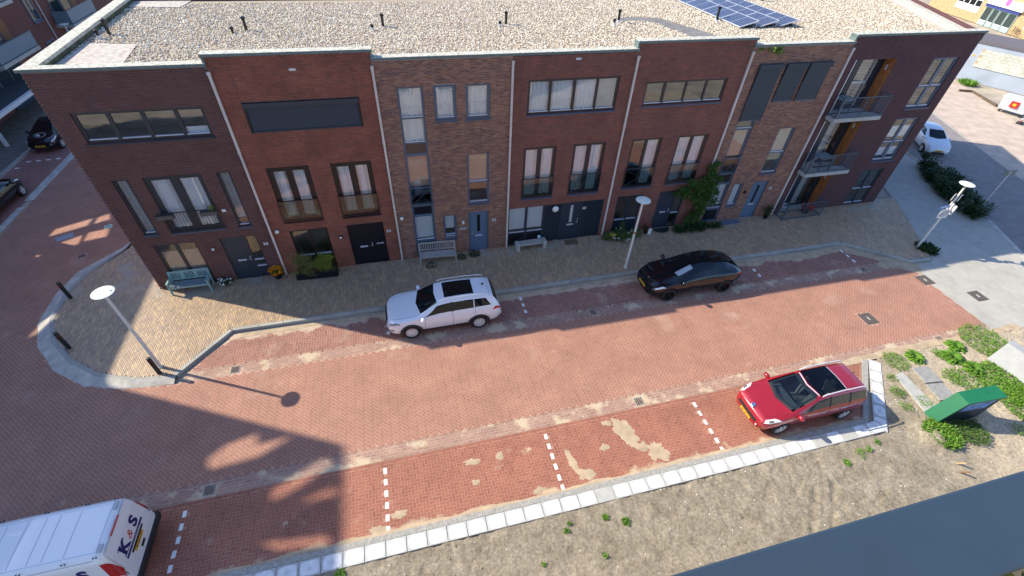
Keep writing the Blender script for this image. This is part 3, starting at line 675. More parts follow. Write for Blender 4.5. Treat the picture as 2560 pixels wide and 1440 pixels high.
blob = [(18.05, -3.45), (18.3, -3.75), (17.5, -3.9), (18.2, -4.3), (19.0, -4.9), (18.4, -5.3), (19.5, -5.6), (20.3, -6.3), (20.9, -5.6), (20.4, -5.35), (19.3, -4.5)]
blob_sheet('sand_drift', blob, ZR+0.007)
PATCHES = [(1.64, -11.05, 0.34, 0.62, 0.25), (2.43, -12.0, 0.34, 0.36, 0.3), (2.0, -11.75, 0.2, 0.2, 0), (-0.54, -11.75, 0.13, 0.42, 0.2), (-0.2, -12.2, 0.33, 0.2, 0), (1.15, -10.6, 0.17, 0.12, 0),
    (-3.79, -10.95, 0.26, 0.12, 0), (-2.85, -10.95, 0.13, 0.16, 0), (-6.19, -12.07, 0.22, 0.13, 0), (-6.85, -12.42, 0.26, 0.16, 0), (0.7, -11.45, 0.15, 0.13, 0), (-3.79, -11.63, 0.13, 0.09, 0), (-1.9, -12.35, 0.2, 0.1, 0)]
def patch_blob(x, y, rx, ry, sd, ang=0.0):
    n_ = 110; pts = []
    for i in range(n_):
        a = 2*PI*i/n_; r = 0.35+1.25*float(fbm(np.array(3+2.0*math.cos(a)+sd*7.0), np.array(3+2.0*math.sin(a)), sd, 6))+0.10*math.sin(a*17+sd)*float(rng.random())
        u, v = rx*r*math.cos(a), ry*r*math.sin(a); pts.append((x+u*math.cos(ang)-v*math.sin(ang), y+u*math.sin(ang)+v*math.cos(ang)))
    mb = MB()
    for i in range(n_): j = (i+1) % n_; mb.poly([(x, y, ZR+0.010), (*pts[i], ZR+0.0015), (*pts[j], ZR+0.0015)])
    mb.build('sand_patch', 'sand', None, kind='stuff')
for i, a in enumerate(PATCHES): patch_blob(*a[:4], 50+i, a[4])
P = []
xs = np.linspace(9.5, 21.5, 60); up = -9.98+0.14*(fbm(xs*0.9, xs*0+3, 31, 5)-0.5)*2-np.clip(13.0-xs, 0, 9)*0.09
mb = MB()
for i in range(59):
    lo = max(-10.75, -10.3-0.02) if xs[i] > 12.7 else -10.36
    mb.quad((xs[i], lo, ZR+0.016), (xs[i+1], lo, ZR+0.016), (xs[i+1], max(up[i+1], lo+0.02), ZR+0.004), (xs[i], max(up[i], lo+0.02), ZR+0.004))
mb.build('sand_drift', 'sand', None, kind='stuff')
# ---------------------------------------------------------------- the terrace of brick houses
XL = [-15.75, -10.53, -5.23, 0.0, 5.25, 10.65, 15.93, 23.42]
YB = 11.0
def wall_bricks(house, x0, x1, z0, z1, ops, mt, y=0.0, L=0.22, Hc=0.0625, gap=0.010, seed=0):
    cx, w2, cz = [], [], []
    nc = int((z1-z0)/Hc)
    for r in range(nc):
        za, zb = z0+r*Hc, z0+(r+1)*Hc; zm = (za+zb)/2
        iv = [(x0, x1)]
        for (a, b, c, d) in ops:
            if c < zm < d:
                nv = []
                for (p, q) in iv:
                    if b <= p or a >= q: nv.append((p, q)); continue
                    if a > p: nv.append((p, a))
                    if b < q: nv.append((b, q))
                iv = nv
        for (p, q) in iv:
            k0 = math.floor((p-(r % 2)*L/2)/L)
            xx = k0*L+(r % 2)*L/2
            while xx < q:
                a, b = max(xx+gap/2, p), min(xx+L-gap/2, q)
                if b-a > 0.025: cx.append((a+b)/2); w2.append((b-a)/2); cz.append(zm)
                xx += L
    cx, w2, cz = map(np.array, (cx, w2, cz)); n = len(cx); V = np.zeros((n, 8, 3), np.float32); h = Hc/2-gap/2
    jy = rng.normal(0, 0.0012, n)
    for k, (i, j) in enumerate(((-1, -1), (1, -1), (1, 1), (-1, 1))):
        for lay in (0, 1):
            ins = 0.002 if lay else 0
            V[:, k+4*lay, 0] = cx+(w2-ins)*i; V[:, k+4*lay, 2] = cz+(h-ins)*j
            V[:, k+4*lay, 1] = (y+jy) if lay else y+0.010
    B = np.array([(4, 5, 6, 7), (0, 1, 5, 4), (1, 2, 6, 5), (2, 3, 7, 6), (3, 0, 4, 7)])
    F = (np.arange(n)[:, None, None]*8+B[None]).reshape(-1, 4)
    o = arr_mesh('brickwork', V.reshape(-1, 3), F, mt, np.repeat(rng.random(n), 5), house, kind='stuff'); o.location = -house.location
    return o
def wall_back(house, x0, x1, z0, z1, ops, mts, y=0.006, depth=0.13, name='wall'):
    xs = sorted({x0, x1, *[o[0] for o in ops], *[o[1] for o in ops]}); zs = sorted({z0, z1, *[o[2] for o in ops], *[o[3] for o in ops]})
    mb = MB()
    for i in range(len(xs)-1):
        for j in range(len(zs)-1):
            xm, zm = (xs[i]+xs[i+1])/2, (zs[j]+zs[j+1])/2
            if any(a < xm < b and c < zm < d for a, b, c, d in ops): continue
            mb.quad((xs[i], y, zs[j]), (xs[i+1], y, zs[j]), (xs[i+1], y, zs[j+1]), (xs[i], y, zs[j+1]), 0)
    for (a, b, c, d) in ops:
        mb.quad((a, y, c), (a, y+depth, c), (a, y+depth, d), (a, y, d), 1)
        mb.quad((b, y, d), (b, y+depth, d), (b, y+depth, c), (b, y, c), 1)
        mb.quad((a, y, d), (a, y+depth, d), (b, y+depth, d), (b, y, d), 1)
        mb.quad((b, y, c), (b, y+depth, c), (a, y+depth, c), (a, y, c), 1)
    return mb.build(name, mts, house, world=True)
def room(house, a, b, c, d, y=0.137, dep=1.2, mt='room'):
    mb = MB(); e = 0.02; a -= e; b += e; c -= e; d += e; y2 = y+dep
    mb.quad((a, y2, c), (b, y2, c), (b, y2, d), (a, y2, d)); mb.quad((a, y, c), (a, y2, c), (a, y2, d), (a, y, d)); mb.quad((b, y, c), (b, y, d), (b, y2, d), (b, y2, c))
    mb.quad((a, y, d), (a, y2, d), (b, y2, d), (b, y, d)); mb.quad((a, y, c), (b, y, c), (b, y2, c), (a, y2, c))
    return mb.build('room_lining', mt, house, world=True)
def curtain_mb(a, b, c, d, y, folds=14, amp=0.026, closed=1.0):
    mb = MB(); n = max(16, int((b-a)*folds*12)); ph = rng.random()*6
    X = np.linspace(a, b, n); Yv = y+amp*np.sin((X-a)*folds*3.4+ph)+0.5*amp*np.sin((X-a)*folds*7.3+ph*2)
    for i in range(n-1): mb.quad((X[i], Yv[i], c), (X[i+1], Yv[i+1], c), (X[i+1], Yv[i+1], d), (X[i], Yv[i], d))
    return mb
def window(house, a, b, c, d, mx=(), mz=(), fm='steel_frame_dark', fw=0.07, cur=None, curm='curtain', sill=None, panes=None, ledge=True, y0=0.055, split=None, panels=None, room_m='room'):
    """frame (mesh, a part of the house) > pane, panel, curtain, sill, ledge. mx, mz: centre lines of mullions and rails; panels: {(i,j): material}"""
    fr = MB(); y1 = y0+0.07
    fr.box(a, a+fw, y0, y1, c, d).box(b-fw, b, y0, y1, c, d).box(a+fw, b-fw, y0, y1, d-fw, d).box(a+fw, b-fw, y0, y1, c, c+fw)
    xs = [a+fw]; zs = [c+fw]
    cols = []; p = a+fw
    for m, wd in [(m if isinstance(m, tuple) else (m, 0.09)) for m in mx]:
        fr.box(m-wd/2, m+wd/2, y0+0.002, y1-0.002, c+fw, d-fw); cols.append((p, m-wd/2)); p = m+wd/2
    cols.append((p, b-fw)); rows = []; p = c+fw
    for m, wd in [(m if isinstance(m, tuple) else (m, 0.08)) for m in mz]:
        for (q0, q1) in cols: fr.box(q0, q1, y0+0.003, y1-0.003, m-wd/2, m+wd/2)
        rows.append((p, m-wd/2)); p = m+wd/2
    rows.append((p, d-fw))
    W = fr.build('window', fm, house, world=True)
    yp = y0+0.035
    for i, (p, q) in enumerate(cols):
        for j, (r, s) in enumerate(rows):
            pm = (panels or {}).get((i, j)) or (panels or {}).get(('*', j))
            if pm:
                MB().box(p, q, yp-0.005, yp+0.02, r, s).build('panel', pm, W); continue
            MB().box(p-0.005, q+0.005, yp, yp+0.008, r-0.005, s+0.005).build('pane', 'glass', W)
            if ledge: MB().box(p, q, y0-0.022, yp-0.001, r-0.004, r+0.026).build('glazing_ledge', 'alu', W)  # pale strip: sky reflection on the ledge is put into its colour
            cc = cur((i, j)) if callable(cur) else cur
            if cc:
                kind, f0, f1 = cc[:3]; cm = cc[3] if len(cc) > 3 else curm
                z0_, z1_ = r+(s-r)*f0, r+(s-r)*f1
                if kind == 'fold': curtain_mb(p, q, z0_, z1_, yp+0.075, cc[4] if len(cc) > 4 else 12).build('curtain', cm, W, smooth=True)
                elif kind == 'roll': MB().box(p+0.01, q-0.01, yp+0.05, yp+0.055, z0_, z1_).build('roller_blind', cm, W)
                elif kind == 'vert':
                    mb = MB(); nn = int((q-p)/0.08)
                    for t in range(nn):
                        xx = p+(q-p)*(t+0.5)/nn; mb.bar((xx-0.03, yp+0.08, (z0_+z1_)/2), (xx+0.03, yp+0.11, (z0_+z1_)/2), 0.004, z1_-z0_)
                    mb.build('vertical_blind', cm, W)
                elif kind == 'slat':
                    mb = MB(); nn = int((z1_-z0_)/0.07)
                    for t in range(nn):
                        zz = z0_+(z1_-z0_)*(t+0.5)/nn; mb.quad((p, yp+0.05, zz+0.02), (q, yp+0.05, zz+0.02), (q, yp+0.09, zz-0.02), (p, yp+0.09, zz-0.02))
                    mb.build('slatted_blind', cm, W)
    if sill:
        MB().box(a-0.03, b+0.03, -0.06, y0+0.01, c-0.07, c-0.012).build('sill', sill, W)
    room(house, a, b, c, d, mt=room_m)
    return W
def door(house, a, b, c, d, leaf, fm, lm, side=None, lite=None, handle='r', slot_z=0.95, y0=0.055, side_rows=(), sidem=None, bar=False):
    """door (frame) > leaf, handle, letterbox, pane"""
    fr = MB(); fw = 0.07; y1 = y0+0.07
    fr.box(a, a+fw, y0, y1, c, d).box(b-fw, b, y0, y1, c, d).box(a+fw, b-fw, y0, y1, d-fw, d)
    l0, l1 = leaf
    if l1 < b-fw-0.02: fr.box(l1, l1+0.06, y0+0.002, y1-0.002, c, d-fw)
    D = fr.build('door', fm, house, world=True)
    lf = MB().box(l0, l1, y0+0.02, y0+0.06, c+0.05, d-fw).box(l0, l1, y0-0.02, y0+0.018, c, c+0.048).build('door_leaf', lm, D)
    hx = l1-0.09 if handle == 'r' else l0+0.09; hs = -1 if handle == 'r' else 1
    MB().box(hx-0.02, hx+0.02, y0, y0+0.018, 0.95, 1.22).box(min(hx, hx+hs*0.13), max(hx, hx+hs*0.13), y0-0.045, y0-0.02, 1.03, 1.06).box(hx-0.012, hx+0.012, y0-0.03, y0, 1.03, 1.06).build('handle', 'chrome', D)
    mx_ = (l0+l1)/2
    MB().box(mx_-0.17, mx_+0.17, y0-0.005, y0+0.018, slot_z-0.04, slot_z+0.04).box(mx_-0.15, mx_+0.15, y0-0.025, y0-0.006, slot_z+0.01, slot_z+0.035).build('letterbox', 'alu', D)
    if lite:
        MB().box(*lite[:2], y0+0.008, y0+0.019, *lite[2:]).build('pane', 'car_glass', D)
    if l1 < b-fw-0.1:
        s0, s1 = l1+0.06, b-fw
        rows = [c+0.05, *side_rows, d-fw]
        for i in range(len(rows)-1):
            if sidem and (sidem == 'all' or i in sidem):
                MB().box(s0, s1, y0+0.02, y0+0.05, rows[i]+0.02, rows[i+1]-0.02).build('panel', lm, D)
            else: MB().box(s0, s1, y0+0.03, y0+0.04, rows[i]+0.02, rows[i+1]-0.02).build('pane', 'glass', D)
            if i < len(rows)-2: MB().box(s0, s1, y0-0.02, y0+0.055, rows[i+1]-0.02, rows[i+1]+0.02).build('rail', 'alu', D)
        MB().box(s0, s1, y0-0.02, y0+0.05, c, c+0.05).build('threshold', fm, D)
    if bar: MB().box(l1+0.1, b-fw-0.05, y0-0.05, y0-0.03, 1.10, 1.14).box(l1+0.14, l1+0.17, y0-0.03, y0+0.02, 1.10, 1.14).box(b-fw-0.12, b-fw-0.09, y0-0.03, y0+0.02, 1.10, 1.14).build('pull_bar', 'alu', D)
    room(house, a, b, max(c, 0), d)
    return D
def glass_rail(house, a, b, z0, z1, frame='steel_frame_dark', cross=False, bars=False, gm='glass_rail', y=-0.035):
    fr = MB(); fr.box(a, b, y-0.02, y+0.02, z1-0.035, z1).box(a, b, y-0.015, y+0.015, z0, z0+0.03).box(a, a+0.03, y-0.015, y+0.015, z0+0.03, z1-0.035).box(b-0.03, b, y-0.015, y+0.015, z0+0.03, z1-0.035)
    for zz in (z0+0.12, z1-0.08): fr.box(a-0.0, a+0.03, y+0.015, 0.06, zz, zz+0.03).box(b-0.03, b, y+0.015, 0.06, zz, zz+0.03)
    B = fr.build('balustrade', frame, house, world=True)
    if cross:
        MB().bar((a+0.05, y-0.006, z0+0.05), (b-0.05, y-0.006, z1-0.06), 0.012, 0.012).bar((a+0.05, y+0.008, z1-0.06), (b-0.05, y+0.008, z0+0.05), 0.012, 0.012).build('bracing', 'rail_blue', B)
    if bars:
        mb = MB(); n = int((b-a)/0.11)
        for i in range(1, n):
            xx = a+(b-a)*i/n; mb.box(xx-0.007, xx+0.007, y-0.007, y+0.007, z0+0.03, z1-0.035)
        mb.build('baluster_row', frame, B)
    else: MB().box(a+0.03, b-0.03, y-0.004, y+0.004, z0+0.03, z1-0.035).build('glass_panel', gm, B)
    return B
def number(house, x, z, s):
    P = MB().box(x-0.085, x+0.085, -0.03, -0.002, z-0.055, z+0.055).build('number_plate', 'white_plastic', house, world=True)
    txt(s, 0.10, 'ink', P, frame4((x, -0.032, z), (1, 0, 0), (0, 0, 1)), bold=0.004)
def wall_lamp(house, x, z, r=0.085, mt='lamp_globe', flat=False):
    L_ = MB().box(x-0.05, x+0.05, -0.03, -0.001, z-0.05, z+0.06).build('wall_lamp', 'black_metal' if not flat else 'white_plastic', house, world=True)
    if flat: MB().lathe([(r, -0.03), (r*0.97, -0.055), (r*0.75, -0.10), (0.001, -0.115)], (x, 0, z), 20, axis='y').build('lamp_shade', mt, L_, smooth=True)
    else: MB().ball((x, -0.03-r, z), r).build('lamp_shade', mt, L_, smooth=True)
def downpipe(house, x, ztop=8.93, zbot=0.0):
    P = MB().box(x-0.035, x+0.045, -0.085, -0.012, zbot, 6.1).box(x-0.038, x+0.048, -0.088, -0.010, 6.1, ztop).build('downpipe', 'pipe_zinc', house, world=True)
    MB().box(x-0.045, x+0.055, -0.095, -0.011, 5.98, 6.1).box(x-0.045, x+0.055, -0.095, -0.011, 3.0, 3.06).box(x-0.05, x+0.06, -0.1, -0.011, ztop-0.09, ztop+0.01).build('pipe_bracket', 'pipe_zinc', P)
ZG = 8.92
def leftline(y): return -15.75-0.055*y
def rightline(y): return 23.42+0.53*y
def house(i, label, high, brick, mortar, ops, group='terraced brick houses in one row'):
    x0, x1 = XL[i], XL[i+1]
    H = thing('terraced_house', label, 'house', ((x0+x1)/2, 0, 0), 0, group)
    top = 9.38 if high else 9.09
    wall_bricks(H, x0, x1, 0.0, top, ops, brick)
    wall_back(H, x0, x1, -0.1, top, ops, [mortar, brick])
    xa, xb = (lambda y: leftline(y)) if i == 0 else (lambda y: x0), (lambda y: rightline(y)) if i == 6 else (lambda y: x1)
    # coping: profile metal fascia + weathered top
    zt = 9.485 if high else 9.20; dp = 0.36
    cp = MB().box(x0-(0.10 if high or i == 0 else 0), x1+(0.08 if (high or i == 6) else 0), -0.055, dp, zt-0.095, zt-0.012, 0)
    cp.box(x0-(0.09 if high or i == 0 else 0), x1+(0.07 if (high or i == 6) else 0), -0.045, dp-0.01, zt-0.012, zt, 1)
    Cp = cp.build('coping', ['coping', 'coping_top'], H, world=True)
    if high: MB().box(x0-0.08, x0-0.002, 0.0, dp, 9.05, zt-0.10).box(x1+0.002, x1+0.06, 0.0, dp, 9.05, zt-0.10).box(x0, x1, 0.20, dp-0.02, ZG-0.05, top).build('parapet_return', 'coping', H, world=True)
    else: MB().box(x0, x1, 0.2, dp-0.02, ZG-0.05, top).build('parapet', 'moss_wall', H, world=True)
    roof = MB()
    ya = 0.2
    roof.poly([(xa(ya)+(0.02 if i == 0 else 0), ya, ZG), (xb(ya), ya, ZG), (xb(YB), YB, ZG), (xa(YB), YB, ZG)])
    M.setdefault('roof_grit', mat('roof_grit', (0.42, 0.335, 0.23), 0.95, var=0.3, vscale=30, bump=0.8, bscale=60))
    rf = roof.build('roof', 'roof_grit', H, world=True)
    MB().quad((xb(YB), YB, -0.1), (xa(YB), YB, -0.1), (xa(YB), YB, 9.1), (xb(YB), YB, 9.1)).build('back_wall', brick, H, world=True)
    # gravel
    N = int((x1-x0)*10.6*165)
    gx_ = rng.uniform(xa(0)-0.6 if i == 0 else x0, xb(YB) if i == 6 else x1, int(N*(1.3 if i == 6 else 1))); gy_ = rng.uniform(0.36, 10.4, len(gx_))
    k = (gx_ > xa(0)-0.055*gy_+0.42) if i == 0 else (gx_ > x0)
    if i == 6: k &= gx_ < rightline(gy_)-0.75
    for P in BARE: k &= ~inpoly(P, gx_, gy_)
    gx_, gy_ = gx_[k], gy_[k]
    stones_mesh('roof_gravel', gx_-H.location.x, gy_, np.full(len(gx_), ZG+0.012), 0.028+0.032*rng.random(len(gx_)), 'gravel', 0.6, H)
    return H
M['gravel'] = tone_mat('gravel', [(0.70, 0.59, 0.43), (0.50, 0.40, 0.29), (0.80, 0.72, 0.56), (0.30, 0.23, 0.17), (0.62, 0.50, 0.36), (0.86, 0.80, 0.66), (0.52, 0.35, 0.25)], stain=0.1, bump=0)
BARE = [[(-15.4, 1.2), (-13.35, 0.8), (-13.65, 3.45), (-15.4, 3.8)], [(-15.9, 9.8), (-13.7, 9.5), (-13.5, 11), (-16, 11)],
        [(6.9, 6.1), (8.2, 6.3), (9.3, 5.9), (10.6, 2.4), (11.3, 0.9), (9.6, 0.5), (9.3, 1.6), (8.9, 3.6), (8.6, 5.1), (7.9, 5.5), (7.0, 5.4)]]
M['membrane'] = mat('membrane', (0.20, 0.18, 0.165), 0.85, var=0.25, vscale=3)

# openings per house
F1, F2 = (2.80, 5.32), (6.74, 7.82)
O1 = [(-15.13, -11.15, 6.74, 7.81), (-15.13, -14.62, 2.84, 5.31), (-14.13, -12.15, 2.82, 5.32), (-11.64, -11.14, 2.80, 5.33), (-15.08, -13.49, 0.0, 2.31), (-12.62, -11.15, 0.0, 2.32)]
H1 = house(0, 'dark purple brick corner house at the left end, four-pane strip window on top', False, 'brick_purple', 'mortar', O1)
dk = lambda c: ('fold', 0, 1, 'curtain_grey')
M['bed_white'] = M['curtain']
window(H1, *O1[0], mx=[(-14.1, 0.13), (-13.08, 0.13), (-12.05, 0.13)], fw=0.10, sill='sill_dark', cur=lambda c: ('roll', 0, 0.28, 'curtain') if c[0] == 3 else None)
window(H1, *O1[1], fw=0.075, sill='sill_blue', cur=('fold', 0, 1, 'curtain_grey', 5))
window(H1, *O1[3], fw=0.075, sill='sill_blue', cur=('fold', 0.12, 1, 'curtain_grey', 5))
window(H1, *O1[2], mx=[(-13.14, 0.30)], fw=0.16, sill='sill_blue', cur=('fold', 0, 1, 'curtain', 5), ledge=False)
window(H1, *O1[4], mx=[(-14.28, 0.11)], mz=[(0.66, 0.09)], fw=0.08, panels={('*', 0): 'panel_black'}, cur=lambda c: ('roll', 0.0, 0.75, 'blind_tan') if c[1] else None)
glass_rail(H1, -14.15, -12.13, 2.86, 3.80, bars=True, y=-0.07)
door(H1, *O1[5][:2], 0.0, 2.32, (-12.55, -11.66), 'steel_frame_dark', 'frame_navy', side_rows=(0.62, 0.98), sidem=(0,), slot_z=1.02)
wall_lamp(H1, -12.96, 1.86, 0.06); number(H1, -10.89, 1.81, '51')
MB().box(-12.0, -11.85, -0.025, -0.001, 3.58, 3.70).build('alarm_plate', 'white_plastic', H1, world=True)
MB().box(-15.7, -15.66, -0.03, 0.0, 0.05, 0.10).build('wall_anchor', 'chrome', H1, world=True)
# side (gable) wall of the corner house with toothed brick corner, parapet with mossy inner face
sidew = MB(); y_ = [0.0, 11.0]
sidew.quad((leftline(11), 11, -0.1), (leftline(0.008), 0.008, -0.1), (leftline(0.008), 0.008, 9.09), (leftline(11), 11, 9.09)).build('side_wall', 'brick_purple', H1, world=True)
nR = int(9.06/0.125); tooth = None
for r in range(nR):
    if tooth is None: o = tooth = MB().box(-15.775, -15.752, 0.004, 0.10, 0.004, 0.058).build('brick', 'brick_purple', H1, world=True)
    else: o = tooth.copy(); C.objects.link(o); o.parent = H1
    o.location = -H1.location+Vector((0, 0, r*0.125))
pr = MB(); a0, a1 = leftline(0.36), leftline(11)
pr.prism([(leftline(0.36)-0.02, 0.362), (leftline(0.36)+0.36, 0.362), (a1+0.36, 11), (a1-0.02, 11)], ZG-0.05, 9.09, 0)
pr.build('parapet', 'moss_wall', H1, world=True)
MB().prism([(leftline(0.36)-0.06, 0.362), (leftline(0.36)+0.40, 0.362), (a1+0.40, 11), (a1-0.06, 11)], 9.092, 9.20, 0).build('side_coping', 'coping_top', H1, world=True)
MB().poly([(*p, ZG+0.03) for p in BARE[0]]).build('roof_walkway', 'roof_tiles' if 'roof_tiles' in M else M.setdefault('roof_tiles', mat('roof_tiles', (0.50, 0.43, 0.36), 0.95, var=0.3, vscale=7, bump=0.5, bscale=25)), H1, world=True)
MB().poly([(*p, ZG+0.03) for p in BARE[1]]).build('roof_walkway', 'roof_tiles', H1, world=True)

O2 = [(-9.88, -5.88, 6.73, 7.85), (-9.86, -8.28, 2.79, 5.32), (-7.45, -5.86, 2.76, 5.32), (-9.81, -8.24, 0.0, 2.31), (-7.42, -5.83, 0.0, 2.29)]
H2 = house(1, 'tall red brick house with one wide closed dark roller screen and a black double door', True, 'brick_red', 'mortar_dark', O2)
fb = MB(); fb.box(-9.86, -5.90, -0.06, 0.10, 7.68, 7.835); SB = fb.build('roller_screen', 'sill_dark', H2, world=True)
MB().box(-9.80, -5.96, 0.02, 0.032, 6.80, 7.68).build('screen_cloth', 'screen', SB); MB().box(-9.80, -5.96, -0.015, 0.045, 6.745, 6.80).build('bottom_bar', 'sill_dark', SB)
MB().box(-9.88, -9.80, -0.01, 0.10, 6.73, 7.68).build('guide_rail', 'panel_black', SB); MB().box(-5.96, -5.88, -0.01, 0.10, 6.73, 7.68).build('guide_rail', 'panel_black', SB); room(H2, *O2[0])
for o_ in O2[1:3]:
    xm = (o_[0]+o_[1])/2; window(H2, *o_, mx=[(xm, 0.26)], fm='frame_brown', fw=0.20, sill='panel_black', cur=('fold', 0, 1, 'curtain', 9), ledge=False)
    glass_rail(H2, o_[0], o_[1], 2.86, 3.82, 'frame_brown')
window(H2, *O2[3], mx=[(-9.02, 0.12)], mz=[(0.85, 0.08)], fm='frame_brown', fw=0.09, panels={('*', 0): 'panel_black'})
door(H2, -7.42, -5.83, 0.0, 2.29, (-7.35, -6.38), 'panel_black', 'panel_black', sidem='all', bar=True, slot_z=1.0)
wall_lamp(H2, -10.25, 2.42, 0.085); wall_lamp(H2, -7.76, 1.75, 0.07, 'chrome'); number(H2, -5.63, 1.77, '53')
MB().box(-8.01, -7.79, -0.012, 0.0, 8.86, 8.94).box(-7.98, -7.82, -0.018, -0.012, 8.88, 8.92).build('vent_grille', 'alu', H2, world=True)
downpipe(H2, -10.53)

O3 = [(-4.48, -3.49, 0.02, 8.15), (-3.11, -2.23, 6.78, 8.16), (-1.86, -0.87, 6.77, 8.15), (-1.88, -0.90, 2.77, 5.28), (-1.89, -0.92, 0.0, 2.30), (-3.09, -2.47, 0.95, 2.28)]
H3 = house(2, 'mixed brown brick house with a full-height blue-framed window strip and two small top windows', False, 'brick_mixed', 'mortar_light', O3)
def c3(c):
    return {6: ('fold', 0, 1, 'curtain', 9), 5: ('fold', 0, 1, 'curtain', 7), 3: ('roll', 0.38, 1, 'blind_tan'), 1: ('roll', 0.05, 1, 'blind_white')}.get(c[1])
window(H3, *O3[0], mz=[(0.95, 0.16), (2.37, 0.12), (2.90, 0.10), (5.37, 0.12), (5.90, 0.08), (6.93, 0.09)], fm='frame_blue', fw=0.085, panels={('*', 0): 'panel_black', ('*', 2): 'panel_black', ('*', 4): 'blind_dark' if 'blind_dark' in M else M.setdefault('blind_dark', mat('blind_dark', (0.10, 0.06, 0.045), 0.5))}, cur=c3)
glass_rail(H3, -4.46, -3.51, 2.95, 3.88, 'frame_blue', cross=True)
for o_ in O3[1:3]: window(H3, *o_, fm='frame_blue', fw=0.11, sill='sill_blue', cur=('fold', 0, 1, 'curtain', 9))
window(H3, *O3[3], mz=[(3.86, 0.09)], fm='frame_blue', fw=0.085, sill='sill_blue', cur=lambda c: ('roll', 0, 1, 'blind_tan') if c[1] else None)
window(H3, *O3[5], mz=[(1.12, 0.06)], fm='frame_blue', fw=0.085, sill='sill_blue', cur=lambda c: ('roll', 0.3, 1, 'blind_white') if c[1] else None)
door(H3, -1.89, -0.92, 0.0, 2.30, (-1.82, -0.99), 'frame_blue', 'door_blue', lite=(-1.47, -1.33, 1.12, 2.08), handle='l', slot_z=0.88)
wall_lamp(H3, -4.97, 2.43, 0.085); number(H3, -0.66, 1.75, '55')
MB().box(-2.21, -2.11, -0.03, -0.001, 1.70, 1.87).build('intercom', 'white_plastic', H3, world=True)
de = MB()
for t in range(7): de.box(-2.33+t*0.045, -2.31+t*0.045, -0.03, -0.01, 1.36+0.02*(t % 2), 1.50+0.03*((t*3) % 4)/3)
de.box(-2.37, -2.02, -0.028, -0.012, 1.40, 1.43).build('coat_rack_ornament', 'alu', H3, world=True)
downpipe(H3, -5.23)

O4 = [(0.69, 4.66, 6.78, 8.17), (0.66, 2.18, 2.75, 5.31), (3.0, 4.57, 2.75, 5.31), (0.05, 5.05, 0.0, 2.28)]
H4 = house(3, 'dark red brick house with a navy panelled ground floor and round white door lamp', False, 'brick_dark_red', 'mortar_dark', O4)
window(H4, *O4[0], mx=[(1.66, 0.10), (2.70, 0.10), (3.70, 0.10)], fm='frame_umber', fw=0.09, sill='sill_blue', cur=lambda c: ('fold', 0, 1, 'curtain', 10) if c[0] < 3 else ('roll', 0.0, 1.0, 'curtain_grey'))
for o_ in O4[1:3]:
    window(H4, *o_, mx=[((o_[0]+o_[1])/2, 0.18)], fm='frame_umber', fw=0.12, sill='sill_blue', cur=('fold', 0, 1, 'curtain', 5), ledge=False)
    glass_rail(H4, o_[0]-0.02, o_[1]+0.0, 2.80, 3.82, 'steel_frame_dark', cross=True)
fr4 = MB().box(0.05, 0.12, 0.04, 0.12, 0, 2.28).box(0.12, 5.05, 0.04, 0.12, 2.21, 2.28).box(1.86, 1.95, 0.041, 0.119, 0, 2.21).box(2.80, 2.90, 0.041, 0.119, 0, 2.21).box(3.86, 3.95, 0.041, 0.119, 0, 2.21).box(4.98, 5.05, 0.04, 0.12, 0, 2.21).box(0.12, 1.86, 0.042, 0.118, 0, 0.08)
FR4 = fr4.build('shop_style_front', 'frame_navy', H4, world=True)
MB().box(1.95, 2.80, 0.06, 0.10, 0.02, 2.21).build('panel', 'panel_navy', FR4); MB().box(3.95, 4.98, 0.06, 0.10, 0.02, 2.21).build('panel', 'panel_navy', FR4)
W4 = MB().box(0.95, 1.05, 0.043, 0.117, 0.08, 2.21).box(0.12, 0.95, 0.043, 0.117, 0.72, 0.80).box(1.05, 1.86, 0.043, 0.117, 0.72, 0.80).build('window', 'frame_navy', H4, world=True)
for (p, q_) in ((0.12, 0.95), (1.05, 1.86)):
    MB().box(p, q_, 0.08, 0.09, 0.80, 2.21).build('pane', 'glass', W4); MB().box(p, q_, 0.02, 0.079, 0.795, 0.825).build('glazing_ledge', 'alu', W4)  # ledge strip again coloured pale for the sky it reflects
    MB().box(p+0.01, q_-0.01, 0.12, 0.125, 0.95, 2.2).build('roller_blind', 'blind_white', W4); MB().box(p, q_, 0.07, 0.1, 0.08, 0.72).build('panel', 'panel_black', W4)
room(H4, 0.12, 1.86, 0.05, 2.21)
D4 = MB().box(2.90, 3.86, 0.07, 0.11, 0.05, 2.21).box(2.90, 3.86, 0.02, 0.069, 0.0, 0.045).build('door', 'frame_navy', H4, world=True)
MB().box(3.30, 3.44, 0.055, 0.069, 1.05, 2.05).build('pane', 'curtain_grey', D4); MB().box(3.20, 3.54, 0.045, 0.069, 0.86, 0.94).build('letterbox', 'alu', D4)
MB().box(3.74, 3.78, 0.05, 0.069, 0.95, 1.25).box(3.63, 3.76, 0.0, 0.03, 1.03, 1.06).box(3.75, 3.77, 0.02, 0.06, 1.03, 1.06).build('handle', 'chrome', D4)
L4 = MB().box(2.41, 2.51, 0.03, 0.06, 1.94, 2.04).build('wall_lamp', 'white_plastic', H4, world=True)
MB().ball((2.46, -0.03, 1.98), 0.165, sc=(1, 0.5, 1)).build('lamp_shade', 'lamp_globe', L4, smooth=True)
P4 = MB().box(3.95, 4.12, 0.045, 0.059, 1.75, 1.87).build('number_plate', 'white_plastic', H4, world=True)
txt('57', 0.10, 'ink', P4, frame4((4.035, 0.044, 1.81), (1, 0, 0), (0, 0, 1)), bold=0.004)
MB().box(2.58, 2.80, -0.012, 0.0, 8.86, 8.94).box(2.61, 2.77, -0.018, -0.012, 8.88, 8.92).build('vent_grille', 'alu', H4, world=True)
downpipe(H4, 0.0)

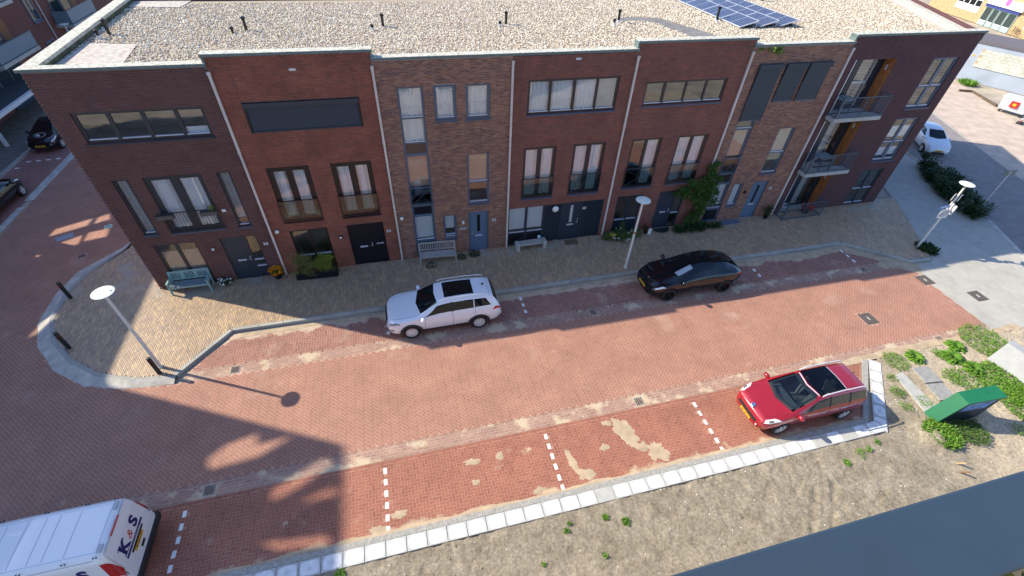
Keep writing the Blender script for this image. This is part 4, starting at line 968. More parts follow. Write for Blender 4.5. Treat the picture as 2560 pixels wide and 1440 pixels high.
O5 = [(5.92, 9.90, 6.85, 7.87), (5.86, 7.43, 2.78, 5.32), (8.26, 9.88, 2.78, 5.32), (5.77, 7.17, 0.0, 2.29), (8.15, 9.66, 0.0, 2.33)]
H5 = house(4, 'tall dark red brick house beside the climbing plant, raised parapet with a metal end', True, 'brick_dark_red', 'mortar_dark', O5)
window(H5, *O5[0], mx=[(6.88, 0.12), (7.92, 0.10), (8.92, 0.10)], fm='frame_umber', fw=0.09, sill='sill_blue', cur=lambda c: ('roll', 0.5, 1.0, 'screen') if c[0] == 0 else None, room_m='room')
for k, o_ in enumerate(O5[1:3]):
    window(H5, *o_, mx=[((o_[0]+o_[1])/2, 0.15)], fm='frame_umber', fw=0.11, sill='sill_blue', cur=(lambda c: ('fold', 0, 1, 'curtain', 5) if (c[0] or k) else None), ledge=False)
    glass_rail(H5, o_[0]-0.02, o_[1], 2.83, 3.84, 'steel_frame_dark', cross=True)
window(H5, *O5[3], mx=[(6.46, 0.10)], mz=[(0.80, 0.07)], fm='frame_navy', fw=0.08, panels={('*', 0): 'panel_navy'})
door(H5, 8.15, 9.66, 0.0, 2.33, (8.22, 9.08), 'frame_navy', 'frame_navy', side_rows=(0.9,), slot_z=1.0)
number(H5, 9.93, 1.82, '59')
MB().box(7.55, 7.62, -0.03, -0.001, 1.85, 1.98).box(7.66, 7.70, -0.05, -0.001, 1.93, 1.97).build('outdoor_tap', 'black_metal', H5, world=True)
MB().poly([(*p, ZG+0.004) for p in BARE[2]]).build('bare_membrane', 'membrane', H5, world=True)
downpipe(H5, 5.26)

O6 = [(11.28, 12.25, 0.02, 8.2), (12.73, 13.68, 6.73, 8.2), (13.97, 15.05, 6.73, 8.2), (13.88, 14.85, 2.80, 5.34), (13.77, 14.73, 0.0, 2.33), (12.53, 13.14, 0.95, 2.34)]
H6 = house(5, 'mottled brown brick house with three grey fabric sunscreens pulled down', False, 'brick_mixed', 'mortar_light', O6)
window(H6, *O6[0], mz=[(0.85, 0.14), (2.40, 0.12), (2.97, 0.10), (5.40, 0.12)], fm='frame_blue', fw=0.085, panels={('*', 0): 'panel_black', ('*', 2): 'panel_black'},
       cur=lambda c: {3: ('roll', 0.4, 1, 'blind_tan'), 1: ('roll', 0.1, 1, 'blind_white')}.get(c[1]))
glass_rail(H6, 11.30, 12.23, 3.0, 3.92, 'frame_blue', cross=True)
for o_ in O6[1:3]: window(H6, *o_, fm='frame_blue', fw=0.1, sill='sill_blue')
window(H6, *O6[3], mz=[(3.97, 0.09)], fm='frame_blue', fw=0.085, sill='sill_blue', cur=lambda c: ('roll', 0, 1, 'blind_tan') if c[1] else None)
window(H6, *O6[5], fm='frame_blue', fw=0.085, sill='sill_blue', cur=('roll', 0, 1, 'blind_white'))
door(H6, 13.77, 14.73, 0.0, 2.33, (13.84, 14.66), 'frame_blue', 'door_blue', lite=(14.18, 14.32, 0.95, 2.05), handle='l', slot_z=0.85)
for (a, b_, c_, bx) in ((11.27, 12.44, 5.87, 12.55), (12.70, 13.72, 6.72, 13.72), (13.93, 15.09, 6.72, 15.09)):
    sb = MB().box(a-0.02, b_+0.06, -0.16, -0.012, 8.20, 8.40).build('sunscreen', 'screen_grey', H6, world=True)
    MB().quad((a, -0.05, c_), (b_, -0.05, c_), (b_, -0.10, 8.2), (a, -0.10, 8.2)).quad((b_, -0.046, c_), (a, -0.046, c_), (a, -0.096, 8.2), (b_, -0.096, 8.2)).build('screen_cloth', 'screen_grey', sb)
    MB().box(a, b_, -0.065, -0.03, c_-0.04, c_).build('bottom_bar', 'sill_blue', sb)
    MB().box(a-0.015, a-0.002, -0.07, -0.012, c_, 8.2).build('guide_rail', 'sill_dark', sb); MB().box(b_+0.002, b_+0.015, -0.07, -0.012, c_, 8.2).build('guide_rail', 'sill_dark', sb)
number(H6, 15.02, 1.83, '61')
MB().box(13.35, 13.45, -0.10, -0.001, 1.7, 1.85).build('wall_lamp', 'black_metal', H6, world=True)
downpipe(H6, 10.66)

for hs, lst in ((H1, ((-11.6, 7.9, 9.08),)), (H2, ((-9.88, 7.86, 9.37), (-5.95, 7.86, 9.37))), (H4, ((0.70, 8.18, 9.08), (4.64, 8.18, 9.08))), (H5, ((5.93, 7.88, 9.37), (9.88, 7.88, 9.37)))):
    for (x_, za_, zb_) in lst: MB().box(x_-0.007, x_+0.007, -0.0025, 0.004, za_, zb_).build('expansion_joint', 'mortar_dark', hs, world=True)
LG = (16.48, 18.92)
FL = (0.0, 2.83, 5.84)
O7 = [(LG[0], LG[1], FL[2], 8.40), (LG[0], LG[1], FL[1], 5.50), (LG[0], LG[1], 0.0, 2.5), (21.22, 22.8, 5.87, 8.32), (21.17, 22.74, 2.88, 5.33), (21.0, 22.55, 0.03, 2.35)]
H7 = house(6, 'plum brick end house at the right with three stacked balconies and orange timber reveals', True, 'brick_plum', 'mortar_dark', O7)
for k, o_ in enumerate(O7[3:]):
    xm = (o_[0]+o_[1])/2; zr = o_[2]+(o_[3]-o_[2])*0.44
    window(H7, *o_, mx=[(xm, 0.16)], mz=[(zr, 0.10)], fm='frame_blue' if k < 2 else 'frame_navy', fw=0.10, sill='sill_blue' if k < 2 else None, cur=(('slat', 0.1, 1, 'curtain_grey') if k == 0 else ('roll', 0.2, 0.7, 'curtain') if k == 1 else None))
for k, (a, b_, c_, d_) in enumerate(O7[:3]):
    z0 = FL[k] if False else c_; dep = 0.66
    lo = MB(); lo.quad((a, 0.136, c_), (b_, 0.136, c_), (b_, dep, c_), (a, dep, c_), 0); lo.quad((a, 0.136, d_), (a, dep, d_), (b_, dep, d_), (b_, 0.136, d_), 0)
    lo.quad((a, 0.136, c_), (a, dep, c_), (a, dep, d_), (a, 0.136, d_), 0)
    LGo = lo.build('loggia', 'concrete', H7, world=True)
    rv = MB(); npl = 5
    for t in range(npl): rv.box(b_-0.035, b_-0.005, 0.02+t*(dep-0.02)/npl+0.003, 0.02+(t+1)*(dep-0.02)/npl-0.003, c_, d_)
    rv.build('timber_reveal', 'timber', LGo)
    MB().box(a+0.002, a+0.05, 0.005, 0.07, c_, d_).build('white_jamb', 'alu', LGo)
    # glazed back: left window with louvred shutters, dark post, glazed door
    g_ = MB(); yb = dep-0.12
    g_.box(a, a+0.08, yb, yb+0.08, c_, d_).box(a+0.72, a+1.06, yb, yb+0.08, c_, d_).box(b_-0.42, b_-0.035, yb, yb+0.08, c_, d_).box(a+0.08, a+0.72, yb, yb+0.08, d_-0.1, d_).box(a+1.06, b_-0.42, yb, yb+0.08, d_-0.1, d_).box(a+1.06, b_-0.42, yb, yb+0.08, c_, c_+0.12).box(a+0.08, a+0.72, yb, yb+0.08, c_, c_+0.12)
    Gf = g_.build('balcony_door', 'panel_navy', H7, world=True)
    for (p, q_) in ((a+0.08, a+0.72), (a+1.06, b_-0.42)):
        MB().box(p, q_, yb+0.03, yb+0.04, c_+0.12, d_-0.1).build('pane', 'glass', Gf)
        if k == 0:
            sh = MB(); sh.box(p, p+0.07, yb+0.06, yb+0.09, c_+0.12, d_-0.1).box(q_-0.07, q_, yb+0.06, yb+0.09, c_+0.12, d_-0.1).box(p+0.07, q_-0.07, yb+0.06, yb+0.09, (c_+d_)/2-0.05, (c_+d_)/2+0.05)
            zz = c_+0.2
            while zz < d_-0.15:
                sh.quad((p+0.07, yb+0.06, zz+0.05), (q_-0.07, yb+0.06, zz+0.05), (q_-0.07, yb+0.1, zz), (p+0.07, yb+0.1, zz)); zz += 0.07
            sh.build('louvred_shutter', 'blind_white', Gf)
        else: curtain_mb(p, p+(q_-p)*0.6, c_+0.12, d_-0.1, yb+0.15, 6).build('curtain', 'curtain_grey', Gf)
    MB().box(b_-0.50, b_-0.47, yb-0.06, yb-0.03, c_+0.9, c_+1.2).box(b_-0.60, b_-0.48, yb-0.05, yb-0.03, c_+1.05, c_+1.08).build('handle', 'chrome', Gf)
    room(H7, a, b_, c_, d_, y=dep+0.02, dep=1.0)
    MB().box(b_-0.075, b_-0.036, 0.25, 0.33, d_-0.62, d_-0.38).build('wall_lamp', 'alu', LGo)
    # slab and railing
    dpt = -0.57 if k < 2 else -0.74
    bx0, bx1 = (16.33, 19.22) if k < 2 else (16.08, 18.80)
    zf = c_
    if k < 2:
        sl_ = MB().box(bx0, bx1, dpt, -0.012, zf-0.20, zf-0.012).box(a, b_, -0.012, 0.10, zf-0.2, zf-0.002)
        SL = sl_.build('balcony_slab', 'concrete', H7, world=True, bevel=0.01)
    zt = zf+0.98
    ra = MB(); yf = dpt+0.05; xa_, xb_ = bx0+0.08, bx1-0.02; zb = zf+0.06
    for (p, q_) in (((xa_, -0.04), (xa_, yf)), ((xa_, yf), (xb_, yf)), ((xb_, yf), (xb_, -0.04))):
        ra.bar((*p, zt), (*q_, zt), 0.05, 0.03).bar((*p, zb), (*q_, zb), 0.03, 0.04)
    for (x_, y__, wd) in ((xa_, yf, 0.07), (xb_, yf, 0.03), (xa_, -0.04, 0.03), (xb_, -0.04, 0.03), ((xa_+xb_)/2, yf, 0.03)): ra.box(x_-wd/2, x_+wd/2, y__-wd/2, y__+wd/2, zf, zt)
    RA = ra.build('railing', 'rail_blue', H7, world=True)
    bl = MB(); nb = int((xb_-xa_)/0.11)
    for t in range(1, nb): bl.box(xa_+(xb_-xa_)*t/nb-0.006, xa_+(xb_-xa_)*t/nb+0.006, yf-0.006, yf+0.006, zb, zt-0.015)
    for xx in (xa_, xb_):
        for t in range(1, 5): bl.box(xx-0.006, xx+0.006, yf+(-0.04-yf)*t/5-0.006, yf+(-0.04-yf)*t/5+0.006, zb, zt-0.015)
    bl.build('baluster_row', 'rail_blue', RA)
number_ = None
ew = MB(); ew.quad((rightline(0.008), 0.008, -0.1), (rightline(11), 11, -0.1), (rightline(11), 11, 9.38), (rightline(0.008), 0.008, 9.38)).build('side_wall', 'brick_plum', H7, world=True)
MB().prism([(rightline(0.36)-0.42, 0.362), (rightline(0.36), 0.362), (rightline(11), 11), (rightline(11)-0.42, 11)], ZG-0.05, 9.09).build('parapet', 'concrete', H7, world=True)
MB().prism([(rightline(0.36)-0.46, 0.362), (rightline(0.36)+0.07, 0.362), (rightline(11)+0.07, 11), (rightline(11)-0.46, 11)], 9.092, 9.20).build('side_coping', 'coping_top', H7, world=True)
MB().prism([(rightline(0.5)-0.75, 0.5), (rightline(0.5)-0.45, 0.5), (rightline(10)-0.45, 10), (rightline(10)-0.95, 10)], ZG, ZG+0.015).build('roof_walkway', 'roof_tiles', H7, world=True)
downpipe(H7, 15.93)
# things on the two balconies that show furniture
def vent(house, x, y, h, r=0.055, base=False):
    V_ = MB().tube((x, y, ZG), (x, y, ZG+h), r, n=14).build('vent_pipe', 'black_metal', house, world=True, smooth=True)
    MB().lathe([(r*1.0, ZG+h-0.10), (r*1.45, ZG+h-0.08), (r*1.45, ZG+h-0.01), (r*0.4, ZG+h+0.02), (0.001, ZG+h+0.02)], (x, y, 0), 16).build('vent_cap', 'rim_black', V_, smooth=True)
    if base: MB().tube((x, y, ZG), (x, y, ZG+0.12), r*1.5, r*1.2, 14).build('pipe_collar', 'alu', V_)
for hs, x, y, h, bs in ((H1, -15.05, 5.0, 0.55, False), (H1, -15.2, 4.45, 0.32, True), (H2, -10.15, 5.21, 0.52, False), (H1, -10.60, 4.82, 0.24, False), (H3, -4.59, 5.40, 0.50, False), (H3, -5.06, 4.77, 0.24, True),
        (H4, 1.03, 5.37, 0.52, False), (H4, 0.65, 4.97, 0.22, True), (H5, 6.69, 5.23, 0.56, True), (H5, 6.25, 4.74, 0.28, True), (H6, 12.24, 5.29, 0.62, True), (H6, 12.0, 4.9, 0.22, True), (H7, 18.2, 9.6, 0.5, False)):
    vent(hs, x, y, h, 0.06 if h > 0.4 else 0.05, bs)
# ---------------------------------------------------------------- vehicles
def smooth_tab(tab, sig=0.05):
    X = np.array([p[0] for p in tab], float); Yv = np.array([p[1] for p in tab], float); o = np.argsort(X); X, Yv = X[o], Yv[o]
    g = np.linspace(X[0], X[-1], 600); v = np.interp(g, X, Yv); n = max(1, int(sig/(g[1]-g[0])))
    kx = np.ones(2*n+1)/(2*n+1); vp = np.concatenate([np.full(n, v[0])*1.0, v, np.full(n, v[-1])])
    vs = np.convolve(vp, kx, 'valid'); vs[0], vs[-1] = v[0], v[-1]
    return lambda x: np.interp(x, g, vs)
class Car:
    def __init__(s, **k):
        s.k = k; s.L = k['L']; s.W = k['W']
        s.zt = smooth_tab(k['zt'], k.get('sg', 0.05)); s.zb = smooth_tab(k['zb']); s.wb = smooth_tab(k['wb']); s.wr = smooth_tab(k['wr']); s.wm = smooth_tab(k['wm'])
        s.z4 = smooth_tab(k['z4']) if 'z4' in k else None
        s.zl = smooth_tab(k.get('zl', [(-s.L/2, 0.34), (-s.L/2+0.3, 0.22), (s.L/2-0.35, 0.2), (s.L/2, 0.3)]))
        s.rad = (0.5, 0.25, 0.42, k.get('r3', 0.22), k.get('r4', 0.25), 0.85)
    def ctrl(s, x):
        zt = s.zt(x); zb = np.minimum(s.zb(x), zt-0.02); wb = s.wb(x); wm = np.maximum(s.wm(x), wb); wr = np.minimum(s.wr(x), wb-0.01)
        zl = s.zl(x); zmid = zl+(zb-zl)*0.55
        crown = s.k.get('crown', 0.045); z4 = np.maximum(zt-crown, zb+0.004)
        return [(0*x, zl), (wm*0.86, zl), (wm, zmid), (wb, zb), (wr, z4), (0*x, zt), (-wr, z4)]
    def S(s, x, t):
        x = np.asarray(x, float); t = np.asarray(t, float); x, t = np.broadcast_arrays(x, t); P = s.ctrl(x); sh = x.shape
        y = np.zeros(sh); z = np.zeros(sh)
        Py = np.stack([p[0] for p in P]); Pz = np.stack([p[1] for p in P])
        def lin(tt):
            k = np.clip(np.floor(tt).astype(int), 0, 5); f = tt-k
            yy = np.take_along_axis(Py, k[None], 0)[0]*(1-f)+np.take_along_axis(Py, k[None]+1, 0)[0]*f
            zz = np.take_along_axis(Pz, k[None], 0)[0]*(1-f)+np.take_along_axis(Pz, k[None]+1, 0)[0]*f
            return yy, zz
        y, z = lin(t)
        for k in range(1, 6):
            r = s.rad[k]; m = np.abs(t-k) < r
            if not m.any(): continue
            u = (t-(k-r))/(2*r)
            ay, az = lin(np.full(sh, k-r)); by, bz = lin(np.full(sh, k+r)); cy, cz = Py[k], Pz[k]
            yy = (1-u)**2*ay+2*u*(1-u)*cy+u*u*by; zz = (1-u)**2*az+2*u*(1-u)*cz+u*u*bz
            y = np.where(m, yy, y); z = np.where(m, zz, z)
        return y, z
    def body(s, mt, parent, wheels, wr, nx=64, name='body'):
        h = s.L/2; u = np.linspace(0, 1, nx); xs = -h+s.L*(0.5-0.5*np.cos(PI*u))*0.55+s.L*u*0.45
        ts = np.concatenate([np.linspace(0, 1, 3), np.linspace(1, 5, 30)[1:]])
        nt_ = len(ts); X, T = np.meshgrid(xs, ts, indexing='ij'); y, z = s.S(X, T)
        ring = list(range(nt_))+[None]
        V = []; idx = np.zeros((nx, 2*nt_-2), int)
        for i in range(nx):
            for j in range(nt_): idx[i, j] = len(V); V.append((X[i, j], y[i, j], z[i, j]))
            for j in range(nt_-2, 0, -1): idx[i, 2*nt_-2-j] = len(V); V.append((X[i, j], -y[i, j], z[i, j]))
        R = 2*nt_-2; mb = MB(); mb.v = V
        for i in range(nx-1):
            for j in range(R): mb.f.append((idx[i, j], idx[i+1, j], idx[i+1, (j+1) % R], idx[i, (j+1) % R])); mb.m.append(0)
        mb.f.append(tuple(idx[0, ::1])); mb.f.append(tuple(idx[-1, ::-1])); mb.m += [0, 0]
        o = mb.build(name, mt, None)
        bm = bmesh.new(); bm.from_mesh(o.data); bmesh.ops.recalc_face_normals(bm, faces=bm.faces); bm.to_mesh(o.data); bm.free()
        if wheels:
            cut = MB()
            for (wx, sd) in [(w_, sd) for w_ in wheels for sd in (1, -1)]:
                cut.tube((wx, sd*(s.W/2-0.30), wr), (wx, sd*(s.W/2+0.2), wr), wr+0.055, n=32)
            co = cut.build('cut', mt, None)
            md = o.modifiers.new('b', 'BOOLEAN'); md.object = co; md.operation = 'DIFFERENCE'; md.solver = 'EXACT'
            me = bpy.data.meshes.new_from_object(o.evaluated_get(bpy.context.evaluated_depsgraph_get())); o.modifiers.clear(); o.data = me
            bpy.data.objects.remove(co)
        o.data.polygons.foreach_set('use_smooth', [True]*len(o.data.polygons)); o.data.set_sharp_from_angle(angle=math.radians(32))
        o.parent = parent; o.data.name = name
        return o
    def cut_top(s, o, x0, x1, margin=0.05):
        bm = bmesh.new(); bm.from_mesh(o.data); dele = []
        for f in bm.faces:
            c = f.calc_center_median()
            if x1 < c.x < x0:
                P = s.ctrl(np.array(c.x)); wr = float(P[4][0]); z4 = float(P[4][1])
                if c.z > z4-0.02 and abs(c.y) < wr-margin: dele.append(f)
        bmesh.ops.delete(bm, geom=dele, context='FACES'); bm.to_mesh(o.data); bm.free()
    def patch(s, name, mt, parent, x0, x1, t0, t1, nx=14, nt_=10, off=0.006, sides=(1,), full=False, label=None):
        """a piece of the shell, just proud of it; x0/x1 may depend on the height fraction"""
        out = []
        f0 = x0 if callable(x0) else (lambda f: x0); f1 = x1 if callable(x1) else (lambda f: x1)
        for sd in sides:
            mb = MB(); tt = np.linspace(t0, t1, nt_)
            if full: tt = np.concatenate([tt, (10-tt)[::-1][1:]])
            n2 = len(tt); P = np.zeros((nx, n2, 3))
            for j, t in enumerate(tt):
                te = t if t <= 5 else 10-t; sg = sd if t <= 5 else -sd
                f = (te-t0)/(t1-t0); xs = np.linspace(f0(f), f1(f), nx); e = 1e-3
                y, z = s.S(xs, np.full(nx, te)); y2, z2 = s.S(xs, np.full(nx, max(te-0.02, 0))); y3, z3 = s.S(xs, np.full(nx, min(te+0.02, 5)))
                ya, za = s.S(xs-e, np.full(nx, te)); yb_, zb_ = s.S(xs+e, np.full(nx, te))
                du = np.stack([np.full(nx, 2*e), yb_-ya, zb_-za], 1); dv = np.stack([0*xs, y3-y2, z3-z2], 1)
                nn = np.cross(dv, du); nn /= np.linalg.norm(nn, axis=1, keepdims=True)+1e-9
                p = np.stack([xs, y, z], 1)+nn*off; p[:, 1] *= sg; P[:, j] = p
            k = len(mb.v); mb.v = [tuple(p) for p in P.reshape(-1, 3)]
            for i in range(nx-1):
                for j in range(n2-1):
                    q_ = (i*n2+j, (i+1)*n2+j, (i+1)*n2+j+1, i*n2+j+1); mb.f.append(q_[::-1] if sd > 0 else q_); mb.m.append(0)
            o = mb.build(name, mt, parent, smooth=True, label=label); out.append(o)
        return out
def make_wheel(parent, r, wdt, rim, spokes=5, split=False):
    """tyre mesh (the wheel) > rim; outer face towards +y"""
    mb = MB(); w2 = wdt/2
    mb.lathe([(r*0.66, w2*0.86), (r*0.70, w2), (r*0.90, w2), (r*0.985, w2*0.72), (r, 0), (r*0.985, -w2*0.72), (r*0.90, -w2), (r*0.66, -w2)], n=36, axis='y')
    T = mb.build('wheel', 'black_rubber', parent, smooth=True)
    rm = MB(); rm.lathe([(r*0.67, w2*0.5), (r*0.68, w2*0.9), (r*0.63, w2*0.92), (r*0.60, w2*0.3)], n=36, axis='y')
    rm.lathe([(0.16*r, w2*0.75), (0.15*r, w2*0.86), (0.001, w2*0.88)], n=16, axis='y')
    for i in range(spokes):
        a = 2*PI*i/spokes
        for da in ((-0.13, 0.13) if split else (0.0,)):
            p = Vector((math.cos(a+da*0.4)*0.1*r, w2*0.78, math.sin(a+da*0.4)*0.1*r)); q_ = Vector((math.cos(a+da)*0.64*r, w2*0.78, math.sin(a+da)*0.64*r))
            wd = r*(0.10 if split else 0.17); d = (q_-p).normalized(); u = Vector((-d.z, 0, d.x)); k = len(rm.v)
            for c, ww in ((p, wd*0.8), (q_, wd)):
                for (i_, j_) in ((-1, -1), (1, -1), (1, 1), (-1, 1)): rm.v.append(tuple(c+u*(i_*ww/2)+Vector((0, j_*w2*0.1, 0))))
            for f in ((0, 3, 2, 1), (4, 5, 6, 7), (0, 1, 5, 4), (1, 2, 6, 5), (2, 3, 7, 6), (3, 0, 4, 7)): rm.f.append(tuple(k+i_ for i_ in f)); rm.m.append(0)
    R_ = rm.build('rim', rim, T, smooth=False)
    MB().lathe([(0.66*r, w2*0.3), (0.001, w2*0.3)], n=24, axis='y').build('brake_disc', 'ink', T)
    return T
def put_wheels(root, xs, W, r, wdt, rim, spokes=5, split=False):
    P = None
    for x in xs:
        for sd in (1, -1):
            if P is None: o = P = make_wheel(root, r, wdt, rim, spokes, split)
            else:
                o = P.copy(); C.objects.link(o); o.parent = root
                for ch in P.children: c = ch.copy(); C.objects.link(c); c.parent = o
            o.location = (x, sd*(W/2-wdt/2-0.005), r); o.rotation_euler = (0, 0, 0 if sd > 0 else PI)
def mirrors(root, x, y, z, mt):
    for sd in (1, -1):
        o = MB().ball((0, 0, 0), 0.12, sc=(0.75, 1.05, 0.72)).bar((0.05, -sd*0.04, -0.04), (0.06, -sd*0.22, -0.08), 0.05, 0.05).build('mirror', mt, root, smooth=True)
        o.location = (x, sd*y, z)
def plate(root, x, z, front=True, y=0.0, tilt=0.0, s=None):
    sg = 1 if front else -1
    P = MB().box(-0.26, 0.26, -0.055, 0.055, -0.006, 0.006).build('licence_plate', 'plate_yellow', root)
    P.matrix_local = frame4((x, y, z), (0, sg, 0), (tilt*-sg, 0, 1))
    if s: txt(s, 0.10, 'ink', P, Matrix.Translation((0.02, 0, 0.007)), bold=0.002, ext=0.001)
    else:
        mb = MB()
        for i, wd in enumerate((0.035, 0.04, 0.03, 0, 0.04, 0.035, 0.04, 0, 0.035, 0.03)):
            if wd: mb.box(-0.19+i*0.042, -0.19+i*0.042+wd*0.75, -0.032, 0.032, 0.0062, 0.007)
        mb.build('plate_characters', 'ink', P)
    return P
def seams(c, root, xs, t0, t1, zs=None, mt='ink'):
    for x in xs: c.patch('door_seam', mt, root, x-0.005, x+0.005, t0, t1, nx=2, nt_=16, off=0.0035, sides=(1, -1))
def handles(root, c, xs, t, mt):
    for x in xs:
        for sd in (1, -1):
            y, z = c.S(np.array(x), np.array(t)); y = float(y)
            MB().box(x-0.10, x+0.10, sd*(y+0.012)-0.012, sd*(y+0.012)+0.012, float(z)-0.014, float(z)+0.014).build('door_handle', mt, root, bevel=0.006)

M['paint_white'] = mat('paint_white', (0.78, 0.79, 0.82), 0.25, coat=1.0)
M['paint_black'] = mat('paint_black', (0.003, 0.004, 0.008), 0.15, coat=0.6, spec=0.4)
M['paint_red'] = mat('paint_red', (0.36, 0.012, 0.022), 0.28, metal=0.25, coat=1.0)
M['paint_white_van'] = mat('paint_white_van', (0.80, 0.81, 0.82), 0.35, coat=0.6)
M['trim'] = mat('trim', (0.018, 0.018, 0.02), 0.6)
M['logo_blue'] = mat('logo_blue', (0.012, 0.010, 0.12), 0.5)
M['logo_red'] = mat('logo_red', (0.55, 0.06, 0.04), 0.5)

# --- white SUV
def white_suv():
    T = thing('parked_car', 'white sport utility car with black glass roof parked in the shaded bay', 'car', (-3.76, -4.24, ZR), PI)
    c = Car(L=4.70, W=1.88, sg=0.045,
        zt=[(2.35, 0.74), (2.30, 0.90), (2.15, 0.99), (1.6, 1.06), (1.08, 1.13), (0.30, 1.58), (-0.1, 1.655), (-0.8, 1.67), (-1.55, 1.63), (-1.98, 1.56), (-2.12, 1.35), (-2.26, 1.08), (-2.32, 0.92), (-2.35, 0.70)],
        zb=[(2.35, 0.66), (2.2, 0.86), (1.9, 0.95), (1.2, 1.01), (0, 1.04), (-1.5, 1.07), (-2.15, 1.07), (-2.30, 0.95), (-2.35, 0.68)],
        wb=[(2.35, 0.58), (2.28, 0.72), (2.12, 0.83), (1.8, 0.89), (1.2, 0.90), (0, 0.895), (-1.5, 0.89), (-2.0, 0.85), (-2.25, 0.77), (-2.35, 0.66)],
        wm=[(2.35, 0.62), (2.28, 0.77), (2.1, 0.88), (1.8, 0.935), (1, 0.93), (-1.2, 0.935), (-1.9, 0.92), (-2.2, 0.84), (-2.35, 0.70)],
        wr=[(2.35, 0.40), (2.2, 0.60), (1.9, 0.70), (1.1, 0.78), (0.7, 0.72), (0.25, 0.63), (-0.5, 0.62), (-1.6, 0.60), (-2.0, 0.58), (-2.15, 0.62), (-2.3, 0.60), (-2.35, 0.5)])
    c.body('paint_white', T, (1.43, -1.36), 0.355)
    c.patch('windshield', 'car_glass', T, lambda f: 0.98+0.15*f, lambda f: 0.30+0.06*f, 4.05, 5, full=True, off=0.005)
    c.patch('rear_window', 'car_glass', T, lambda f: -2.0-0.01*f, lambda f: -2.2-0.03*f, 3.95, 5, full=True, nx=8)
    c.patch('sunroof', 'car_glass', T, -0.02, -1.22, 4.28, 5, full=True)
    c.patch('side_window', 'car_glass', T, lambda f: 0.86-0.50*f, lambda f: -0.24+0*f, 3.22, 3.80, sides=(1, -1))
    c.patch('side_window', 'car_glass', T, -0.32, -1.16, 3.22, 3.80, sides=(1, -1))
    c.patch('side_window', 'car_glass', T, -1.20, lambda f: -1.88+0.20*f, 3.24, 3.80, sides=(1, -1))
    c.patch('window_trim', 'trim', T, -0.24, -0.32, 3.18, 3.84, nx=2, off=0.0045, sides=(1, -1))
    c.patch('headlight', 'lens_dark', T, lambda f: 2.26, lambda f: 1.80+0.16*f, 2.72, 3.14, sides=(1, -1)); c.patch('headlight_strip', 'lens', T, lambda f: 2.24, lambda f: 1.90, 2.80, 2.87, sides=(1, -1), nt_=3, off=0.009)
    c.patch('fog_lamp', 'lens', T, 2.26, 2.06, 2.30, 2.42, sides=(1, -1), nt_=4)
    c.patch('tail_light', 'tail_red', T, lambda f: -2.29, lambda f: -1.93-0.12*f, 2.70, 3.04, sides=(1, -1))
    mb = MB().box(2.335, 2.365, -0.42, 0.42, 0.60, 0.84)
    for i in range(13): mb.box(2.365, 2.375, -0.40+i*0.065, -0.385+i*0.065, 0.61, 0.83)
    mb.build('grille', 'trim', T, bevel=0.01); MB().box(2.30, 2.36, -0.62, 0.62, 0.30, 0.46).build('bumper_grille', 'trim', T, bevel=0.02)
    c.patch('bumper_intake', 'trim', T, 2.335, 2.10, 1.75, 1.98, sides=(1, -1), nt_=4)
    MB().lathe([(0.05, 2.2), (0.045, 2.215), (0.001, 2.22)], (0, 0, 0.965), 14, axis='x').build('bonnet_emblem', 'chrome', T)
    c.patch('sill_cladding', 'trim', T, 1.0, -0.92, 1.15, 1.42, sides=(1, -1), off=0.012)
    for wx in (1.43, -1.36):
        for sd in (1, -1):
            mb = MB(); n_ = 20; k = 0
            for i in range(n_+1):
                a = PI*(i/n_)*1.06-0.1
                for r in (0.39, 0.465): 
                    for yy in (0.90, 0.955): mb.v.append((wx+r*math.cos(a), sd*yy, 0.355+r*math.sin(a)))
            for i in range(n_):
                b0, b1 = 4*i, 4*i+4
                for (p, q_) in ((0, 2), (2, 3), (3, 1), (1, 0)): mb.f.append((b0+p, b1+p, b1+q_, b0+q_)); mb.m.append(0)
            mb.build('wheel_arch', 'trim', T, smooth=True)
    put_wheels(T, (1.43, -1.36), 1.88, 0.355, 0.235, 'rim', 10, True)
    mirrors(T, 0.93, 0.99, 1.06, 'paint_white')
    for sd in (1, -1):
        mb = MB(); pts = [(0.15, 1.625), (0.0, 1.675), (-0.8, 1.70), (-1.55, 1.67), (-1.75, 1.61)]
        for p, q_ in zip(pts[:-1], pts[1:]): mb.tube((p[0], sd*0.615, p[1]), (q_[0], sd*0.60, q_[1]), 0.02, n=8)
        mb.build('roof_rail', 'rim', T, smooth=True)
    MB().box(-1.72, -1.62, -0.02, 0.02, 1.63, 1.70).build('roof_antenna', 'ink', T, bevel=0.01)
    seams(c, T, (0.86, -0.28, -1.2), 1.4, 3.15); handles(T, c, (-0.02, -1.05), 2.72, 'paint_white')
    c.patch('bonnet_seam', 'ink', T, 2.1, 1.0, 3.98, 4.0, nt_=2, off=0.003, sides=(1, -1)); c.patch('tailgate_seam', 'ink', T, -1.86, -1.868, 4.0, 5, nx=2, full=True, off=0.003)
    pp = MB().box(0.72, 0.80, 0.50, 0.62, 0, 0.004).build('parking_card', 'white_plastic', T); pp.location = (0.07, 0.03, 1.20); pp.rotation_euler = (0, 0.55, 0)
    return T
white_suv()

